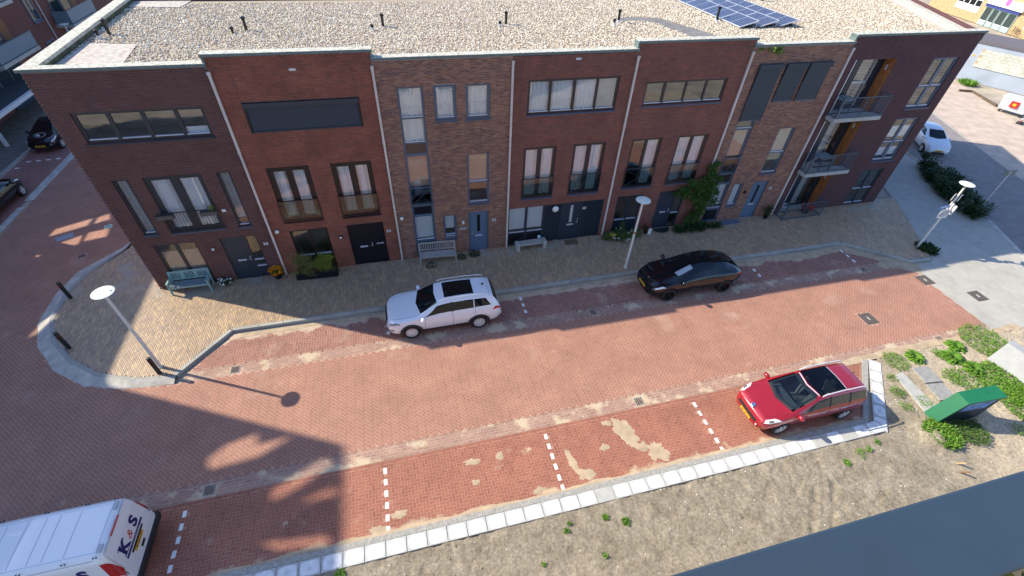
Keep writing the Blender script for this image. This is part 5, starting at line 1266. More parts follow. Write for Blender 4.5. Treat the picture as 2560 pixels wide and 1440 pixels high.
# --- black coupe crossover
def black_car():
    T = thing('parked_car', 'black crossover car with smooth fastback glass roof and black wheels parked by the lamp post', 'car', (7.83, -4.40, ZR), PI)
    c = Car(L=4.75, W=1.92, sg=0.08, crown=0.075, r4=0.35,
        zt=[(2.375, 0.58), (2.32, 0.74), (2.1, 0.86), (1.7, 0.97), (1.25, 1.06), (0.25, 1.50), (-0.2, 1.60), (-0.7, 1.625), (-1.3, 1.54), (-1.8, 1.36), (-2.12, 1.20), (-2.30, 1.05), (-2.375, 0.75)],
        zb=[(2.375, 0.52), (2.25, 0.70), (1.9, 0.86), (1.2, 0.98), (0, 1.02), (-1.2, 1.06), (-1.9, 1.08), (-2.25, 1.0), (-2.375, 0.72)],
        wb=[(2.375, 0.50), (2.28, 0.68), (2.05, 0.83), (1.7, 0.90), (1.2, 0.90), (0, 0.89), (-1.3, 0.90), (-1.9, 0.86), (-2.2, 0.76), (-2.375, 0.60)],
        wm=[(2.375, 0.55), (2.28, 0.75), (2.05, 0.89), (1.7, 0.955), (1, 0.94), (-1, 0.95), (-1.8, 0.95), (-2.15, 0.84), (-2.375, 0.66)],
        wr=[(2.375, 0.36), (2.2, 0.56), (1.8, 0.66), (1.3, 0.76), (0.6, 0.66), (0.2, 0.60), (-0.7, 0.56), (-1.4, 0.54), (-1.95, 0.56), (-2.2, 0.55), (-2.375, 0.45)])
    c.body('paint_black', T, (1.47, -1.42), 0.365)
    c.patch('windshield', 'car_glass', T, lambda f: 1.08+0.16*f, lambda f: 0.10+0.05*f, 4.14, 5, full=True, off=0.004)
    sh = c.patch('sunshade', mat('sunshade', (0.42, 0.47, 0.52), 0.35, metal=0.3, bump=0.3, bscale=12), T, lambda f: 1.0+0.06*f, lambda f: 0.34, 4.22, 4.62, sides=(1,), off=0.012, label='pale sun shade panel inside the windscreen')
    c.patch('roof_glass', 'car_glass', T, 0.06, -1.12, 4.20, 5, full=True, off=0.004)
    c.patch('rear_window', 'car_glass', T, -1.16, -2.02, 4.20, 5, full=True, off=0.004)
    c.patch('side_window', 'car_glass', T, lambda f: 0.98-0.72*f, lambda f: -0.30, 3.2, 3.82, sides=(1, -1))
    c.patch('side_window', 'car_glass', T, -0.34, lambda f: -1.62+0.42*f, 3.2, 3.80, sides=(1, -1))
    c.patch('headlight', 'lens', T, lambda f: 2.20-0.05*f, lambda f: 1.72+0.16*f, 2.78, 3.20, sides=(1, -1), nt_=6)
    c.patch('tail_light', 'tail_red', T, -2.31, lambda f: -1.98, 2.80, 3.02, sides=(1, -1), nt_=4)
    c.patch('front_intake', 'trim', T, 2.365, 2.2, 1.3, 1.7, sides=(1, -1), nt_=4)
    plate(T, 2.40, 0.52, True, 0.0, 0.12)
    put_wheels(T, (1.47, -1.42), 1.92, 0.365, 0.245, 'rim_black', 5, True)
    mirrors(T, 0.95, 1.0, 1.04, 'paint_black')
    seams(c, T, (0.90, -0.32, -1.25), 1.4, 3.15); 
    for x in (0.0, -1.0): c.patch('door_handle', 'trim', T, x+0.12, x-0.12, 2.66, 2.76, nx=3, nt_=3, off=0.004, sides=(1, -1))
    c.patch('bonnet_emblem', 'chrome', T, 2.18, 2.10, 4.93, 5, nx=2, nt_=3, full=True, off=0.004)
    return T
black_car()

# --- red estate
M['cabin_grey'] = mat('cabin_grey', (0.055, 0.062, 0.065), 0.7)
M['cabin_seat'] = mat('cabin_seat', (0.07, 0.07, 0.072), 0.85, var=0.1)
M['wind_glass'] = glass_mat('wind_glass', (0.62, 0.72, 0.72), 1.7)
M['roof_tint'] = glass_mat('roof_tint', (0.22, 0.26, 0.28), 1.6)
def red_car():
    T = thing('parked_car', 'red estate car with silver roof rails parked in sunlight on the near bay', 'car', (8.28, -11.50, ZR), PI)
    c = Car(L=4.42, W=1.76, sg=0.05,
        zt=[(2.21, 0.60), (2.17, 0.74), (2.0, 0.84), (1.6, 0.94), (1.18, 1.03), (0.1, 1.46), (-0.2, 1.52), (-0.9, 1.54), (-1.6, 1.50), (-1.92, 1.44), (-2.05, 1.22), (-2.14, 0.98), (-2.21, 0.66)],
        zb=[(2.21, 0.54), (2.1, 0.72), (1.7, 0.85), (1.2, 0.93), (0, 0.96), (-1.4, 0.98), (-2.0, 0.98), (-2.15, 0.90), (-2.21, 0.62)],
        wb=[(2.21, 0.50), (2.15, 0.63), (1.95, 0.76), (1.6, 0.83), (1.1, 0.845), (-1.3, 0.84), (-1.9, 0.80), (-2.1, 0.73), (-2.21, 0.60)],
        wm=[(2.21, 0.56), (2.14, 0.70), (1.95, 0.82), (1.6, 0.875), (-1.2, 0.875), (-1.85, 0.86), (-2.1, 0.78), (-2.21, 0.66)],
        wr=[(2.21, 0.32), (2.0, 0.52), (1.6, 0.62), (1.15, 0.73), (0.5, 0.66), (0.05, 0.585), (-1.0, 0.575), (-1.8, 0.56), (-2.0, 0.58), (-2.21, 0.45)])
    bo = c.body('paint_red', T, (1.36, -1.35), 0.315, nx=110)
    c.cut_top(bo, 1.10, 0.20, 0.06); c.cut_top(bo, 0.02, -1.0, 0.06)
    fr_ = MB()
    for sg in (1, -1): pass
    c.patch('windshield_frit', 'ink', T, lambda f: 1.02+0.16*f, lambda f: 0.10+0.09*f, 4.14, 4.24, off=0.002, sides=(1, -1), nt_=3)
    c.patch('windshield_frit', 'ink', T, lambda f: 0.235+0.085*f, lambda f: 0.11+0.085*f, 4.2, 5, off=0.002, full=True, nx=3)
    c.patch('windshield_frit', 'ink', T, lambda f: 1.06+0.14*f, lambda f: 0.98+0.14*f, 4.2, 5, off=0.002, full=True, nx=3)
    MB().box(-1.9, 1.3, -0.70, 0.70, 0.26, 0.34).build('cabin_floor', 'trim', T)
    MB().prism([(1.22, -0.68), (1.22, 0.68), (0.55, 0.66), (0.62, 0.3), (0.62, -0.3), (0.55, -0.66)][::-1], 0.82, 0.90).box(0.55, 0.75, -0.64, 0.64, 0.55, 0.82).build('dashboard', 'cabin_grey', T, bevel=0.02)
    sw = MB()
    for i in range(20):
        a_, b_ = 2*PI*i/20, 2*PI*(i+1)/20
        p_ = lambda t: (0.42+0.07*math.sin(t), 0.34+0.18*math.cos(t), 0.86+0.165*math.sin(t))
        sw.tube(p_(a_), p_(b_), 0.016, n=6)
    sw.bar((0.42, 0.18, 0.86), (0.42, 0.50, 0.86), 0.05, 0.04).tube((0.42, 0.34, 0.86), (0.6, 0.34, 0.80), 0.03, n=8); sw.build('steering_wheel', 'trim', T, smooth=True)
    for (sx_, ys_) in ((-0.05, (0.34, -0.34)), (-0.95, (0.42, 0, -0.42))):
        for y_s in ys_:
            st = MB().box(sx_-0.05, sx_+0.42, y_s-0.23, y_s+0.23, 0.42, 0.55); st.bar((sx_, y_s, 0.5), (sx_-0.2, y_s, 1.05), 0.44, 0.13); st.bar((sx_-0.21, y_s, 1.06), (sx_-0.25, y_s, 1.22), 0.24, 0.09)
            st.build('seat', 'cabin_seat', T, bevel=0.03)
    MB().box(-0.35, 0.55, -0.09, 0.09, 0.34, 0.56).tube((0.35, 0, 0.56), (0.33, 0, 0.70), 0.02, n=8).build('centre_console', 'cabin_grey', T, bevel=0.01)
    c.patch('windshield', 'wind_glass', T, lambda f: 1.02+0.16*f, lambda f: 0.10+0.09*f, 4.14, 5, full=True, off=0.004)
    c.patch('wiper_panel', 'trim', T, lambda f: 1.12+0.14*f, lambda f: 1.03+0.145*f, 4.2, 5, nx=3, full=True, off=0.004)
    c.patch('sunroof', 'roof_tint', T, lambda f: 0.03+0.09*f, lambda f: -1.02-0.02*f, 4.15, 5, full=True, off=0.004)
    c.patch('roof_strip', 'rim', T, lambda f: 0.085+0.09*f, lambda f: 0.055+0.09*f, 4.12, 5, nx=3, full=True, off=0.007)
    c.patch('roof_strip', 'rim', T, lambda f: -1.02-0.02*f, lambda f: -1.045-0.02*f, 4.15, 5, nx=3, full=True, off=0.006)
    c.patch('rear_window', 'car_glass', T, -1.97, -2.11, 4.0, 5, full=True, nx=6)
    wm_ = 'car_glass_clear'
    c.patch('side_window', wm_, T, lambda f: 0.90-0.62*f, lambda f: -0.30, 3.2, 3.80, sides=(1, -1))
    c.patch('side_window', wm_, T, -0.38, -1.14, 3.2, 3.80, sides=(1, -1))
    c.patch('side_window', wm_, T, -1.22, lambda f: -1.92+0.06*f, 3.22, 3.80, sides=(1, -1))
    for x in (-0.34, -1.18): c.patch('window_trim', 'trim', T, x+0.04, x-0.04, 3.16, 3.84, nx=2, off=0.004, sides=(1, -1))
    c.patch('headlight_core', 'lens_dark', T, lambda f: 1.95, lambda f: 1.80, 2.98, 3.28, sides=(1, -1), nx=5, nt_=5, off=0.009); c.patch('headlight', 'lens', T, lambda f: 2.10-0.10*f, lambda f: 1.50+0.22*f, 2.80, 3.50, sides=(1, -1), nx=18)
    c.patch('tail_light', 'tail_red', T, -2.15, -1.95, 2.5, 3.2, sides=(1, -1))
    c.patch('wheel_arch', 'paint_red', T, -0.93, -1.75, 1.95, 2.3, sides=(1, -1), off=0.012)
    gr = MB().box(2.18, 2.225, -0.46, 0.46, 0.48, 0.60)
    for i in range(4): gr.box(2.225, 2.232, -0.44, 0.44, 0.495+i*0.026, 0.503+i*0.026)
    gr.build('grille', 'trim', T, bevel=0.008)
    MB().lathe([(0.035, 2.222), (0.03, 2.24), (0.001, 2.242)], (0, 0.55, 0.47), 12, axis='x').lathe([(0.035, 2.17), (0.03, 2.19), (0.001, 2.192)], (0, -0.55, 0.47), 12, axis='x').build('fog_lamp', 'lens', T)
    em = MB(); em.box(0, 0.15, -0.05, 0.05, 0, 0.012).box(0.03, 0.12, -0.075, -0.05, 0, 0.012).box(0.06, 0.17, 0.05, 0.08, 0, 0.012)
    E_ = em.build('bonnet_emblem', 'chrome', T, bevel=0.004); E_.location = (2.0, 0, 0.835); E_.rotation_euler = (0, 0.33, 0)
    plate(T, 2.235, 0.40, True, 0.0, 0.0)
    put_wheels(T, (1.36, -1.35), 1.76, 0.315, 0.20, 'rim', 5)
    mirrors(T, 0.90, 0.93, 0.96, 'paint_red')
    for sd in (1, -1):
        mb = MB(); pts = [(0.02, 1.475), (-0.2, 1.545), (-1.0, 1.575), (-1.65, 1.54), (-1.82, 1.48)]
        for p, q_ in zip(pts[:-1], pts[1:]): mb.tube((p[0], sd*0.59, p[1]), (q_[0], sd*0.575, q_[1]), 0.024, n=8)
        mb.build('roof_rail', 'rim', T, smooth=True)
    MB().tube((-1.72, 0, 1.49), (-1.86, 0, 1.60), 0.012, 0.006, 8).build('roof_antenna', 'ink', T)
    seams(c, T, (0.84, -0.34, -1.2), 1.4, 3.15); handles(T, c, (-0.12, -1.0), 2.74, 'rim')
    c.patch('side_strip', 'ink', T, 0.9, -0.92, 2.02, 2.05, nt_=2, sides=(1, -1), off=0.003)
    c.patch('bonnet_seam', 'ink', T, 2.02, 1.1, 3.90, 3.92, nt_=2, off=0.003, sides=(1, -1)); c.patch('tailgate_seam', 'ink', T, -1.80, -1.806, 4.0, 5, nx=2, full=True, off=0.003)
    # dashboard, steering wheel and seats behind the windscreen
    return T
red_car()

# --- white van with lettering
M['van_groove'] = mat('van_groove', (0.42, 0.44, 0.47), 0.5)
def van():
    T = thing('parked_van', 'white delivery van with blue and red lettering parked at the lower left', 'van', (-15.33, -11.52, ZR), PI)
    c = Car(L=4.9, W=1.90, sg=0.05, crown=0.03, r3=0.15, r4=0.3,
        zt=[(2.45, 0.62), (2.38, 0.88), (2.1, 1.05), (1.65, 1.22), (0.85, 1.83), (0.5, 1.93), (-0.5, 1.97), (-2.2, 1.96), (-2.36, 1.92), (-2.42, 1.62), (-2.45, 0.80)],
        zb=[(2.45, 0.56), (2.25, 0.80), (1.7, 1.02), (1.2, 1.10), (0, 1.10), (-2.3, 1.10), (-2.42, 1.08), (-2.45, 0.70)],
        wb=[(2.45, 0.55), (2.3, 0.76), (2.0, 0.88), (1.5, 0.93), (0, 0.935), (-2.2, 0.925), (-2.4, 0.88), (-2.45, 0.82)],
        wm=[(2.45, 0.6), (2.3, 0.82), (2.0, 0.92), (1.5, 0.95), (-2.2, 0.945), (-2.4, 0.90), (-2.45, 0.84)],
        wr=[(2.45, 0.4), (2.2, 0.6), (1.7, 0.78), (0.9, 0.78), (0.4, 0.775), (-2.2, 0.775), (-2.38, 0.74), (-2.45, 0.70)])
    c.body('paint_white_van', T, (1.55, -1.45), 0.33)
    c.patch('windshield', 'car_glass', T, lambda f: 1.55+0.1*f, lambda f: 0.82+0.04*f, 4.14, 5, full=True)
    c.patch('side_window', 'car_glass', T, lambda f: 1.45-0.5*f, 0.45, 3.25, 3.8, sides=(1, -1))
    for x in (0.1, -0.35, -0.75, -1.05, -1.5): c.patch('roof_rib', 'van_groove', T, x-0.007, x+0.007, 4.28, 5, nx=2, full=True, off=0.003)
    for sd in (1, -1):
        c.patch('roof_groove', 'van_groove', T, 0.4, -2.15, 4.22, 4.235, nt_=2, sides=(sd,), off=0.003)
        c.patch('roof_gutter', 'van_groove', T, 0.6, -2.3, 3.93, 3.955, nt_=2, sides=(sd,), off=0.004)
        mb = MB()
        for x in (0.35, -0.6, -1.5, -2.15): mb.box(x-0.02, x, sd*0.72-0.012, sd*0.72+0.012, 1.90, 1.935).box(x-0.09, x-0.07, sd*0.72-0.012, sd*0.72+0.012, 1.90, 1.935)
        mb.build('rack_mount', 'ink', T)
        MB().box(-2.30, -2.20, sd*0.52-0.10, sd*0.52+0.10, 1.93, 1.962).build('tailgate_hinge', 'van_groove', T, bevel=0.01)
        c.patch('tail_light', 'tail_red', T, lambda f: -2.435, lambda f: -2.24+0.03*f, 2.35, 3.72, sides=(sd,), nt_=14)
        c.patch('reversing_light', 'lens', T, -2.43, -2.30, 2.62, 2.85, sides=(sd,), off=0.010, nt_=5)
        MB().box(-2.448, -2.445, sd*0.80-0.008, sd*0.80+0.008, 0.80, 1.0).build('door_bump_stop', 'ink', T)
    c.patch('tailgate_seam', 'van_groove', T, -2.19, -2.178, 4.0, 5, nx=2, full=True, off=0.003)
    # flat rear door panel
    rd = MB(); rd.prism([(-2.465, -0.76), (-2.44, -0.76), (-2.44, 0.76), (-2.465, 0.76)], 0.50, 1.08)
    rd.poly([(-2.465, -0.76, 1.08), (-2.465, 0.76, 1.08), (-2.43, 0.72, 1.62), (-2.43, -0.72, 1.62)][::-1]).poly([(-2.43, -0.72, 1.62), (-2.43, 0.72, 1.62), (-2.375, 0.68, 1.90), (-2.375, -0.68, 1.90)][::-1])
    RD = rd.build('tailgate', 'paint_white_van', T)
    MB().box(-2.40, -2.365, -0.26, 0.26, 1.905, 1.945).build('brake_light', 'tail_red', T, bevel=0.01)
    MB().box(-2.52, -2.40, -0.88, 0.88, 0.28, 0.50).box(-2.50, -2.2, 0.80, 0.93, 0.28, 0.52).box(-2.50, -2.2, -0.93, -0.80, 0.28, 0.52).build('bumper', 'trim', T, bevel=0.03)
    MB().box(-2.492, -2.464, -0.36, 0.36, 0.99, 1.03).build('grip_strip', 'ink', T)
    MB().box(-2.49, -2.464, -0.10, 0.10, 0.66, 0.74).build('tailgate_handle', 'ink', T, bevel=0.01)
    plate(T, -2.474, 0.91, False, 0.02, 0, '8-VXV-91')
    tl = (0.035/0.54)
    def sign(parent, o, X, Y, s):
        # serif letters: bold sans strokes with added serif bars
        F = lambda dx, dy: frame4(tuple(Vector(o)+Vector(X)*dx+Vector(Y).normalized()*dy), X, Y)
        txt('K', 0.36*s, 'logo_blue', parent, F(-0.25*s, 0.03*s), bold=0.016*s, ext=0.002)
        txt('&', 0.25*s, 'logo_red', parent, F(-0.015*s, 0.0), bold=-0.001*s, ext=0.0035, shear=0.35)
        txt('S', 0.36*s, 'logo_blue', parent, F(0.25*s, 0.03*s), bold=0.016*s, ext=0.002)
        g = MB().box(-0.40*s, -0.22*s, -0.105*s, -0.085*s, 0, 0.003).box(-0.40*s, -0.26*s, 0.145*s, 0.165*s, 0, 0.003).box(-0.21*s, -0.12*s, 0.145*s, 0.165*s, 0, 0.003).box(-0.20*s, -0.10*s, -0.105*s, -0.085*s, 0, 0.003)
        q_ = g.build('letter_serif', 'logo_blue', parent); q_.matrix_local = F(0, 0)
        g = MB().box(-0.40*s, -0.17*s, -0.19*s, -0.135*s, 0, 0.003).box(0.22*s, 0.40*s, -0.19*s, -0.135*s, 0, 0.003).box(-0.17*s, 0.22*s, -0.19*s, -0.175*s, 0, 0.003).box(-0.17*s, 0.22*s, -0.15*s, -0.135*s, 0, 0.003)
        for i in range(16): g.box(-0.16*s+i*0.0235*s, -0.148*s+i*0.0235*s, -0.172*s, -0.153*s, 0, 0.002)
        q_ = g.build('lettering_bar', 'logo_blue', parent); q_.matrix_local = F(0, 0)
    sign(T, (-2.4535, 0.02, 1.33), (0, -1, 0), (0.065, 0, 1), 1.3)
    yS, zS = c.S(np.array(-1.55), np.array(3.35)); y2, z2 = c.S(np.array(-1.55), np.array(3.6))
    yv = Vector((0, float(y2-yS), float(z2-zS))).normalized()
    sign(T, (-1.45, float(yS)+0.006, float(zS)), (-1, 0, 0), tuple(yv), 1.3)
    c.patch('side_rail', 'alu', T, 0.3, -2.1, 2.80, 2.86, nt_=3, sides=(1, -1), off=0.008)
    put_wheels(T, (1.55, -1.45), 1.9, 0.33, 0.21, 'rim', 5); mirrors(T, 1.25, 1.08, 1.15, 'trim')
    return T
van()

# --- small hatchbacks: white one by the hedge, two black ones in the side street
def hatch(label, paint, loc, rot, emblem=False, parts_front=True, rim='rim', L=3.75, W=1.66, H=1.5):
    T = thing('parked_car', label, 'car', loc, rot)
    h = L/2
    c = Car(L=L, W=W, sg=0.06,
        zt=[(h, 0.55), (h-0.06, 0.72), (h-0.3, 0.86), (h-0.8, 0.98), (h-0.95, 1.02), (h-1.75, 1.40), (h-2.1, H-0.02), (0-0.6, H), (-h+0.55, H-0.06), (-h+0.22, 1.28), (-h+0.10, 1.0), (-h, 0.66)],
        zb=[(h, 0.5), (h-0.15, 0.70), (h-0.6, 0.86), (h-1.1, 0.94), (-h+0.5, 1.0), (-h+0.12, 0.95), (-h, 0.62)],
        wb=[(h, 0.48), (h-0.08, 0.62), (h-0.35, 0.76), (h-0.8, 0.80), (-h+0.8, 0.80), (-h+0.25, 0.75), (-h, 0.58)],
        wm=[(h, 0.54), (h-0.08, 0.70), (h-0.35, 0.80), (h-0.8, W/2-0.005), (-h+0.7, W/2-0.005), (-h+0.25, 0.78), (-h, 0.64)],
        wr=[(h, 0.3), (h-0.4, 0.56), (h-0.9, 0.68), (h-1.3, 0.64), (h-1.8, 0.55), (-h+0.6, 0.53), (-h+0.2, 0.56), (-h, 0.45)])
    c.body(paint, T, (h-0.72, -h+0.62), 0.30)
    c.patch('windshield', 'car_glass', T, lambda f: h-1.08+0.14*f, lambda f: h-1.78+0.05*f, 4.14, 5, full=True)
    c.patch('rear_window', 'car_glass', T, -h+0.40, -h+0.16, 4.0, 5, full=True, nx=6)
    c.patch('side_window', 'car_glass', T, lambda f: h-1.12-0.6*f, -0.22, 3.2, 3.8, sides=(1, -1))
    c.patch('side_window', 'car_glass', T, -0.28, lambda f: -h+0.42+0.18*f, 3.2, 3.8, sides=(1, -1))
    c.patch('headlight', 'lens', T, h-0.13, h-0.62, 2.82, 3.14, sides=(1, -1))
    c.patch('tail_light', 'tail_red', T, -h+0.06, -h+0.28, 2.7, 3.3, sides=(1, -1))
    MB().box(h-0.03, h+0.012, -0.42, 0.42, 0.26, 0.40).build('grille', 'trim', T, bevel=0.02)
    plate(T, h+0.02, 0.47, True)
    for sd in (1, -1): MB().lathe([(0.05, h-0.10), (0.04, h-0.07), (0.001, h-0.065)], (0, sd*0.56, 0.40), 12, axis='x').build('fog_lamp', 'lens', T)
    put_wheels(T, (h-0.72, -h+0.62), W, 0.30, 0.19, rim, 6); mirrors(T, h-1.12, W/2+0.04, 0.98, paint)
    seams(c, T, (h-1.15, -0.25), 1.4, 3.15); handles(T, c, (0.0, -0.95), 2.72, paint)
    if emblem:
        e = MB(); n_ = 28
        for i in range(n_):
            a, b_ = 2*PI*i/n_, 2*PI*(i+1)/n_
            e.quad((0.22*math.cos(a), 0.30*math.sin(a), 0), (0.22*math.cos(b_), 0.30*math.sin(b_), 0), (0.20*math.cos(b_), 0.275*math.sin(b_), 0), (0.20*math.cos(a), 0.275*math.sin(a), 0))
        for r_, s_ in ((0.13, 0.05), (0.06, 0.07)):
            for i in range(8): a, b_ = -2.2+i*0.28, -2.2+(i+1)*0.28; e.quad((r_*math.cos(a), r_*1.4*math.sin(a), 0), (r_*math.cos(b_), r_*1.4*math.sin(b_), 0), ((r_-s_)*math.cos(b_), (r_-s_)*1.4*math.sin(b_), 0), ((r_-s_)*math.cos(a), (r_-s_)*1.4*math.sin(a), 0))
        o = e.build('bonnet_logo', 'white_plastic', T); o.location = (h-0.58, 0.0, 0.955); o.rotation_euler = (0, 0.27, 0)
    return T
ang = math.atan2(-0.88, -0.47)
hatch('small white hatchback parked in the right side street beyond the hedge', 'paint_white', (34.3, 6.05, ZR), ang)
hatch('small black hatchback with a round white emblem on its bonnet in the left side street', 'paint_black', (-26.35, 17.2, ZR), -PI/2, emblem=True, L=3.9)
hatch('black car with silver rims cut off by the left edge of the picture', 'paint_black', (-26.0, 8.55, ZR), PI/2, L=4.3, W=1.8, H=1.48)
# ---------------------------------------------------------------- street furniture
def lamp_post(x, y, label, h=3.83, r=0.055, rd=0.33, z0=0.0, sid=None):
    T = thing('street_lamp', label, 'lamp post', (x, y, z0), 0, 'white disc street lamps')
    MB().tube((0, 0, 0), (0, 0, h-0.06), r*1.15, r*0.8, 16).build('pole', 'pole_white', T, smooth=True)
    MB().lathe([(r*1.7, 0), (r*1.7, 0.03), (r*1.2, 0.05)], n=16).build('base_collar', 'pole_white', T)
    MB().lathe([(0.06, h-0.10), (0.10, h-0.06), (rd*0.72, h-0.035), (rd, h), (rd*0.98, h+0.015), (rd*0.5, h+0.045), (0.001, h+0.055)], n=32).build('lamp_disc', 'disc', T, smooth=True)
    MB().tube((rd*0.62, rd*0.1, h+0.03), (rd*0.62, rd*0.1, h+0.055), 0.03, n=10).build('sensor_cap', 'alu', T)
    return T
lamp_post(-14.53, -4.66, 'white disc street lamp on the lit pavement corner beside a black bollard')
l2 = lamp_post(5.42, -2.78, 'white disc street lamp standing in front of the dark red houses')
MB().tube((0, 0, 2.05), (0, 0, 2.16), 0.0575, 0.0575, 16).build('rust_mark', mat('rust', (0.35, 0.17, 0.06), 0.8, var=0.4, vscale=20), l2)
l3 = lamp_post(21.98, -4.40, 'white disc street lamp with signs at the right street corner')
lamp_post(-29.0, 30.2, 'distant white disc street lamp in front of the left apartment block')
MB().tube((0, 0, 1.18), (0, 0, 1.27), 0.066, n=14).build('clamp', 'alu', l3)
# signs on the corner lamp post: each clamped to it
def sign_plate(name, label, x, y, z, ax, w_, h_, mt, th=0.02):
    T = thing(name, label, 'sign', (x, y, z), ax)
    MB().box(-w_/2, w_/2, -th/2, th/2, -h_/2, h_/2).build('sign_face', mt, T, bevel=0.008)
    return T
t = sign_plate('traffic_sign', 'pale square traffic sign with a grey ring struck through on the corner lamp post', 21.75, -4.53, 2.25, math.radians(-10), 0.52, 0.52, 'white_plastic')
ring = MB(); n_ = 28
M['sign_grey'] = mat('sign_grey', (0.16, 0.18, 0.24), 0.5)
for i in range(n_):
    a, b_ = 2*PI*i/n_, 2*PI*(i+1)/n_
    for r0, r1 in ((0.20, 0.165), (0.11, 0.08)):
        ring.quad((r0*math.cos(a), -0.013, r0*math.sin(a)), (r0*math.cos(b_), -0.013, r0*math.sin(b_)), (r1*math.cos(b_), -0.013, r1*math.sin(b_)), (r1*math.cos(a), -0.013, r1*math.sin(a)))
ring.bar((-0.22, -0.014, -0.14), (0.22, -0.014, 0.14), 0.004, 0.04)
ring.build('sign_symbol', 'sign_grey', t)
M['sign_blue'] = mat('sign_blue', (0.06, 0.20, 0.55), 0.5)
t = sign_plate('street_name_sign', 'blue street name sign sticking out left from the corner lamp post', 21.62, -4.42, 2.58, math.radians(5), 0.62, 0.16, 'sign_blue')
MB().box(-0.25, 0.2, -0.013, -0.0105, -0.02, 0.03).build('sign_lettering', 'white_plastic', t)
t = sign_plate('traffic_sign', 'pale sign seen edge on at the street corner lamp', 22.14, -4.45, 2.45, math.radians(70), 0.46, 0.52, 'white_plastic')
t = sign_plate('traffic_sign', 'small white upper sign left of the corner lamp pole', 21.82, -4.35, 3.1, math.radians(20), 0.24, 0.34, 'white_plastic'); MB().box(-0.07, 0.07, -0.013, -0.0105, -0.12, 0.12).build('sign_inlay', 'disc', t)
t = sign_plate('traffic_sign', 'small white upper sign right of the corner lamp pole', 22.18, -4.43, 3.05, math.radians(20), 0.26, 0.34, 'white_plastic'); MB().box(-0.08, 0.08, -0.013, -0.0105, -0.12, 0.12).build('sign_inlay', 'disc', t)
# bollards
def bollard(x, y, label):
    T = thing('bollard', label, 'bollard', (x, y, 0), 0, 'black bollards round the pavement corner')
    MB().lathe([(0.075, 0), (0.075, 0.86), (0.06, 0.895), (0.001, 0.90)], n=16).build('post', 'black_metal', T, smooth=True)
    MB().lathe([(0.077, 0.70), (0.077, 0.78)], n=16).build('red_band', mat('bollard_band', (0.10, 0.015, 0.012), 0.5), T)
bollard(-19.24, 0.15, 'black bollard nearest the side street, farthest from the lamp'); bollard(-18.12, -2.95, 'middle black bollard on the rounded pavement edge'); bollard(-14.47, -4.98, 'black bollard right at the foot of the lit corner lamp post')
# drains and manholes
def drain(key, label, rot=0.0):
    x, y = DR[key]
    T = thing('drain_grate', label, 'drain', (x, y, ZR), rot, 'cast iron street drains')
    MB().box(-0.17, 0.17, -0.17, -0.145, -0.05, 0.004).box(-0.17, 0.17, 0.145, 0.17, -0.05, 0.004).box(-0.17, -0.145, -0.145, 0.145, -0.05, 0.004).box(0.145, 0.17, -0.145, 0.145, -0.05, 0.004).build('frame', 'kerb_grit', T)
    MB().box(-0.145, 0.145, -0.145, 0.145, -0.06, -0.045).build('pit', 'ink', T)
    mb = MB()
    for i in range(-3, 4): 
        a, b_ = max(-0.14, -0.14+i*0.08), min(0.14, 0.14+i*0.08)
        mb.bar((a, a-i*0.08, -0.003), (b_, b_-i*0.08, -0.003), 0.022, 0.02)
    mb.build('slat_row', 'trim', T)
drain('a', 'drain grate in the sunlit far gutter near the corner lamp'); drain('b', 'drain grate in the far gutter between the white and black cars'); drain('c', 'drain grate in the far gutter near the right bay end')
drain('d', 'drain grate in the near gutter behind the white van'); drain('e', 'drain grate in the near gutter left of the red car'); drain('f', 'drain grate half buried in sand by the green weeds'); drain('g', 'drain grate in the side street near the farthest bollard', 0.5)
M['iron'] = mat('iron', (0.16, 0.125, 0.10), 0.6, metal=0.4, bump=0.5, bscale=60)
for (x, y, r), lb_ in zip(MH, ('square manhole cover in the red brick road at the right', 'manhole cover half in shadow at the road end', 'reddish manhole cover in the pale tiled pavement')):
    T = thing('manhole_cover', lb_, 'manhole cover', (x, y, ZR), 0, 'manhole covers')
    MB().box(-r, r, -r, r, -0.05, 0.003).build('frame', 'iron', T)
    MB().lathe([(r*0.86, 0.002), (r*0.86, 0.009), (0.001, 0.010)], n=28).build('lid', 'iron', T)
    MB().box(-0.035, 0.035, -0.10, 0.10, 0.0, 0.014).build('name_strip', 'coping_top', T)
pl_ = MB().box(-0.36, 0.36, -0.22, 0.22, -0.02, 0.006).build('steel_plate', mat('plate_grey', (0.30, 0.33, 0.36), 0.5), None); pl_.location = (-21.45, 5.2, ZR); pl_.rotation_euler = (0, 0, 0.5); tag(pl_, 'flat grey steel plate lying in the left side street', 'steel plate')
pg = thing('ground_marker', 'small green and white tile set in the street by the corner house', 'marker', (-19.75, 5.8, ZR), 0.4)
MB().box(-0.17, 0.17, -0.17, 0.17, -0.02, 0.005).build('tile', mat('marker_white', (0.6, 0.7, 0.6), 0.5), pg); MB().lathe([(0.12, 0.0052), (0.12, 0.008), (0.07, 0.008), (0.07, 0.0052)], n=20).build('ring', mat('marker_green', (0.05, 0.32, 0.13), 0.5), pg)

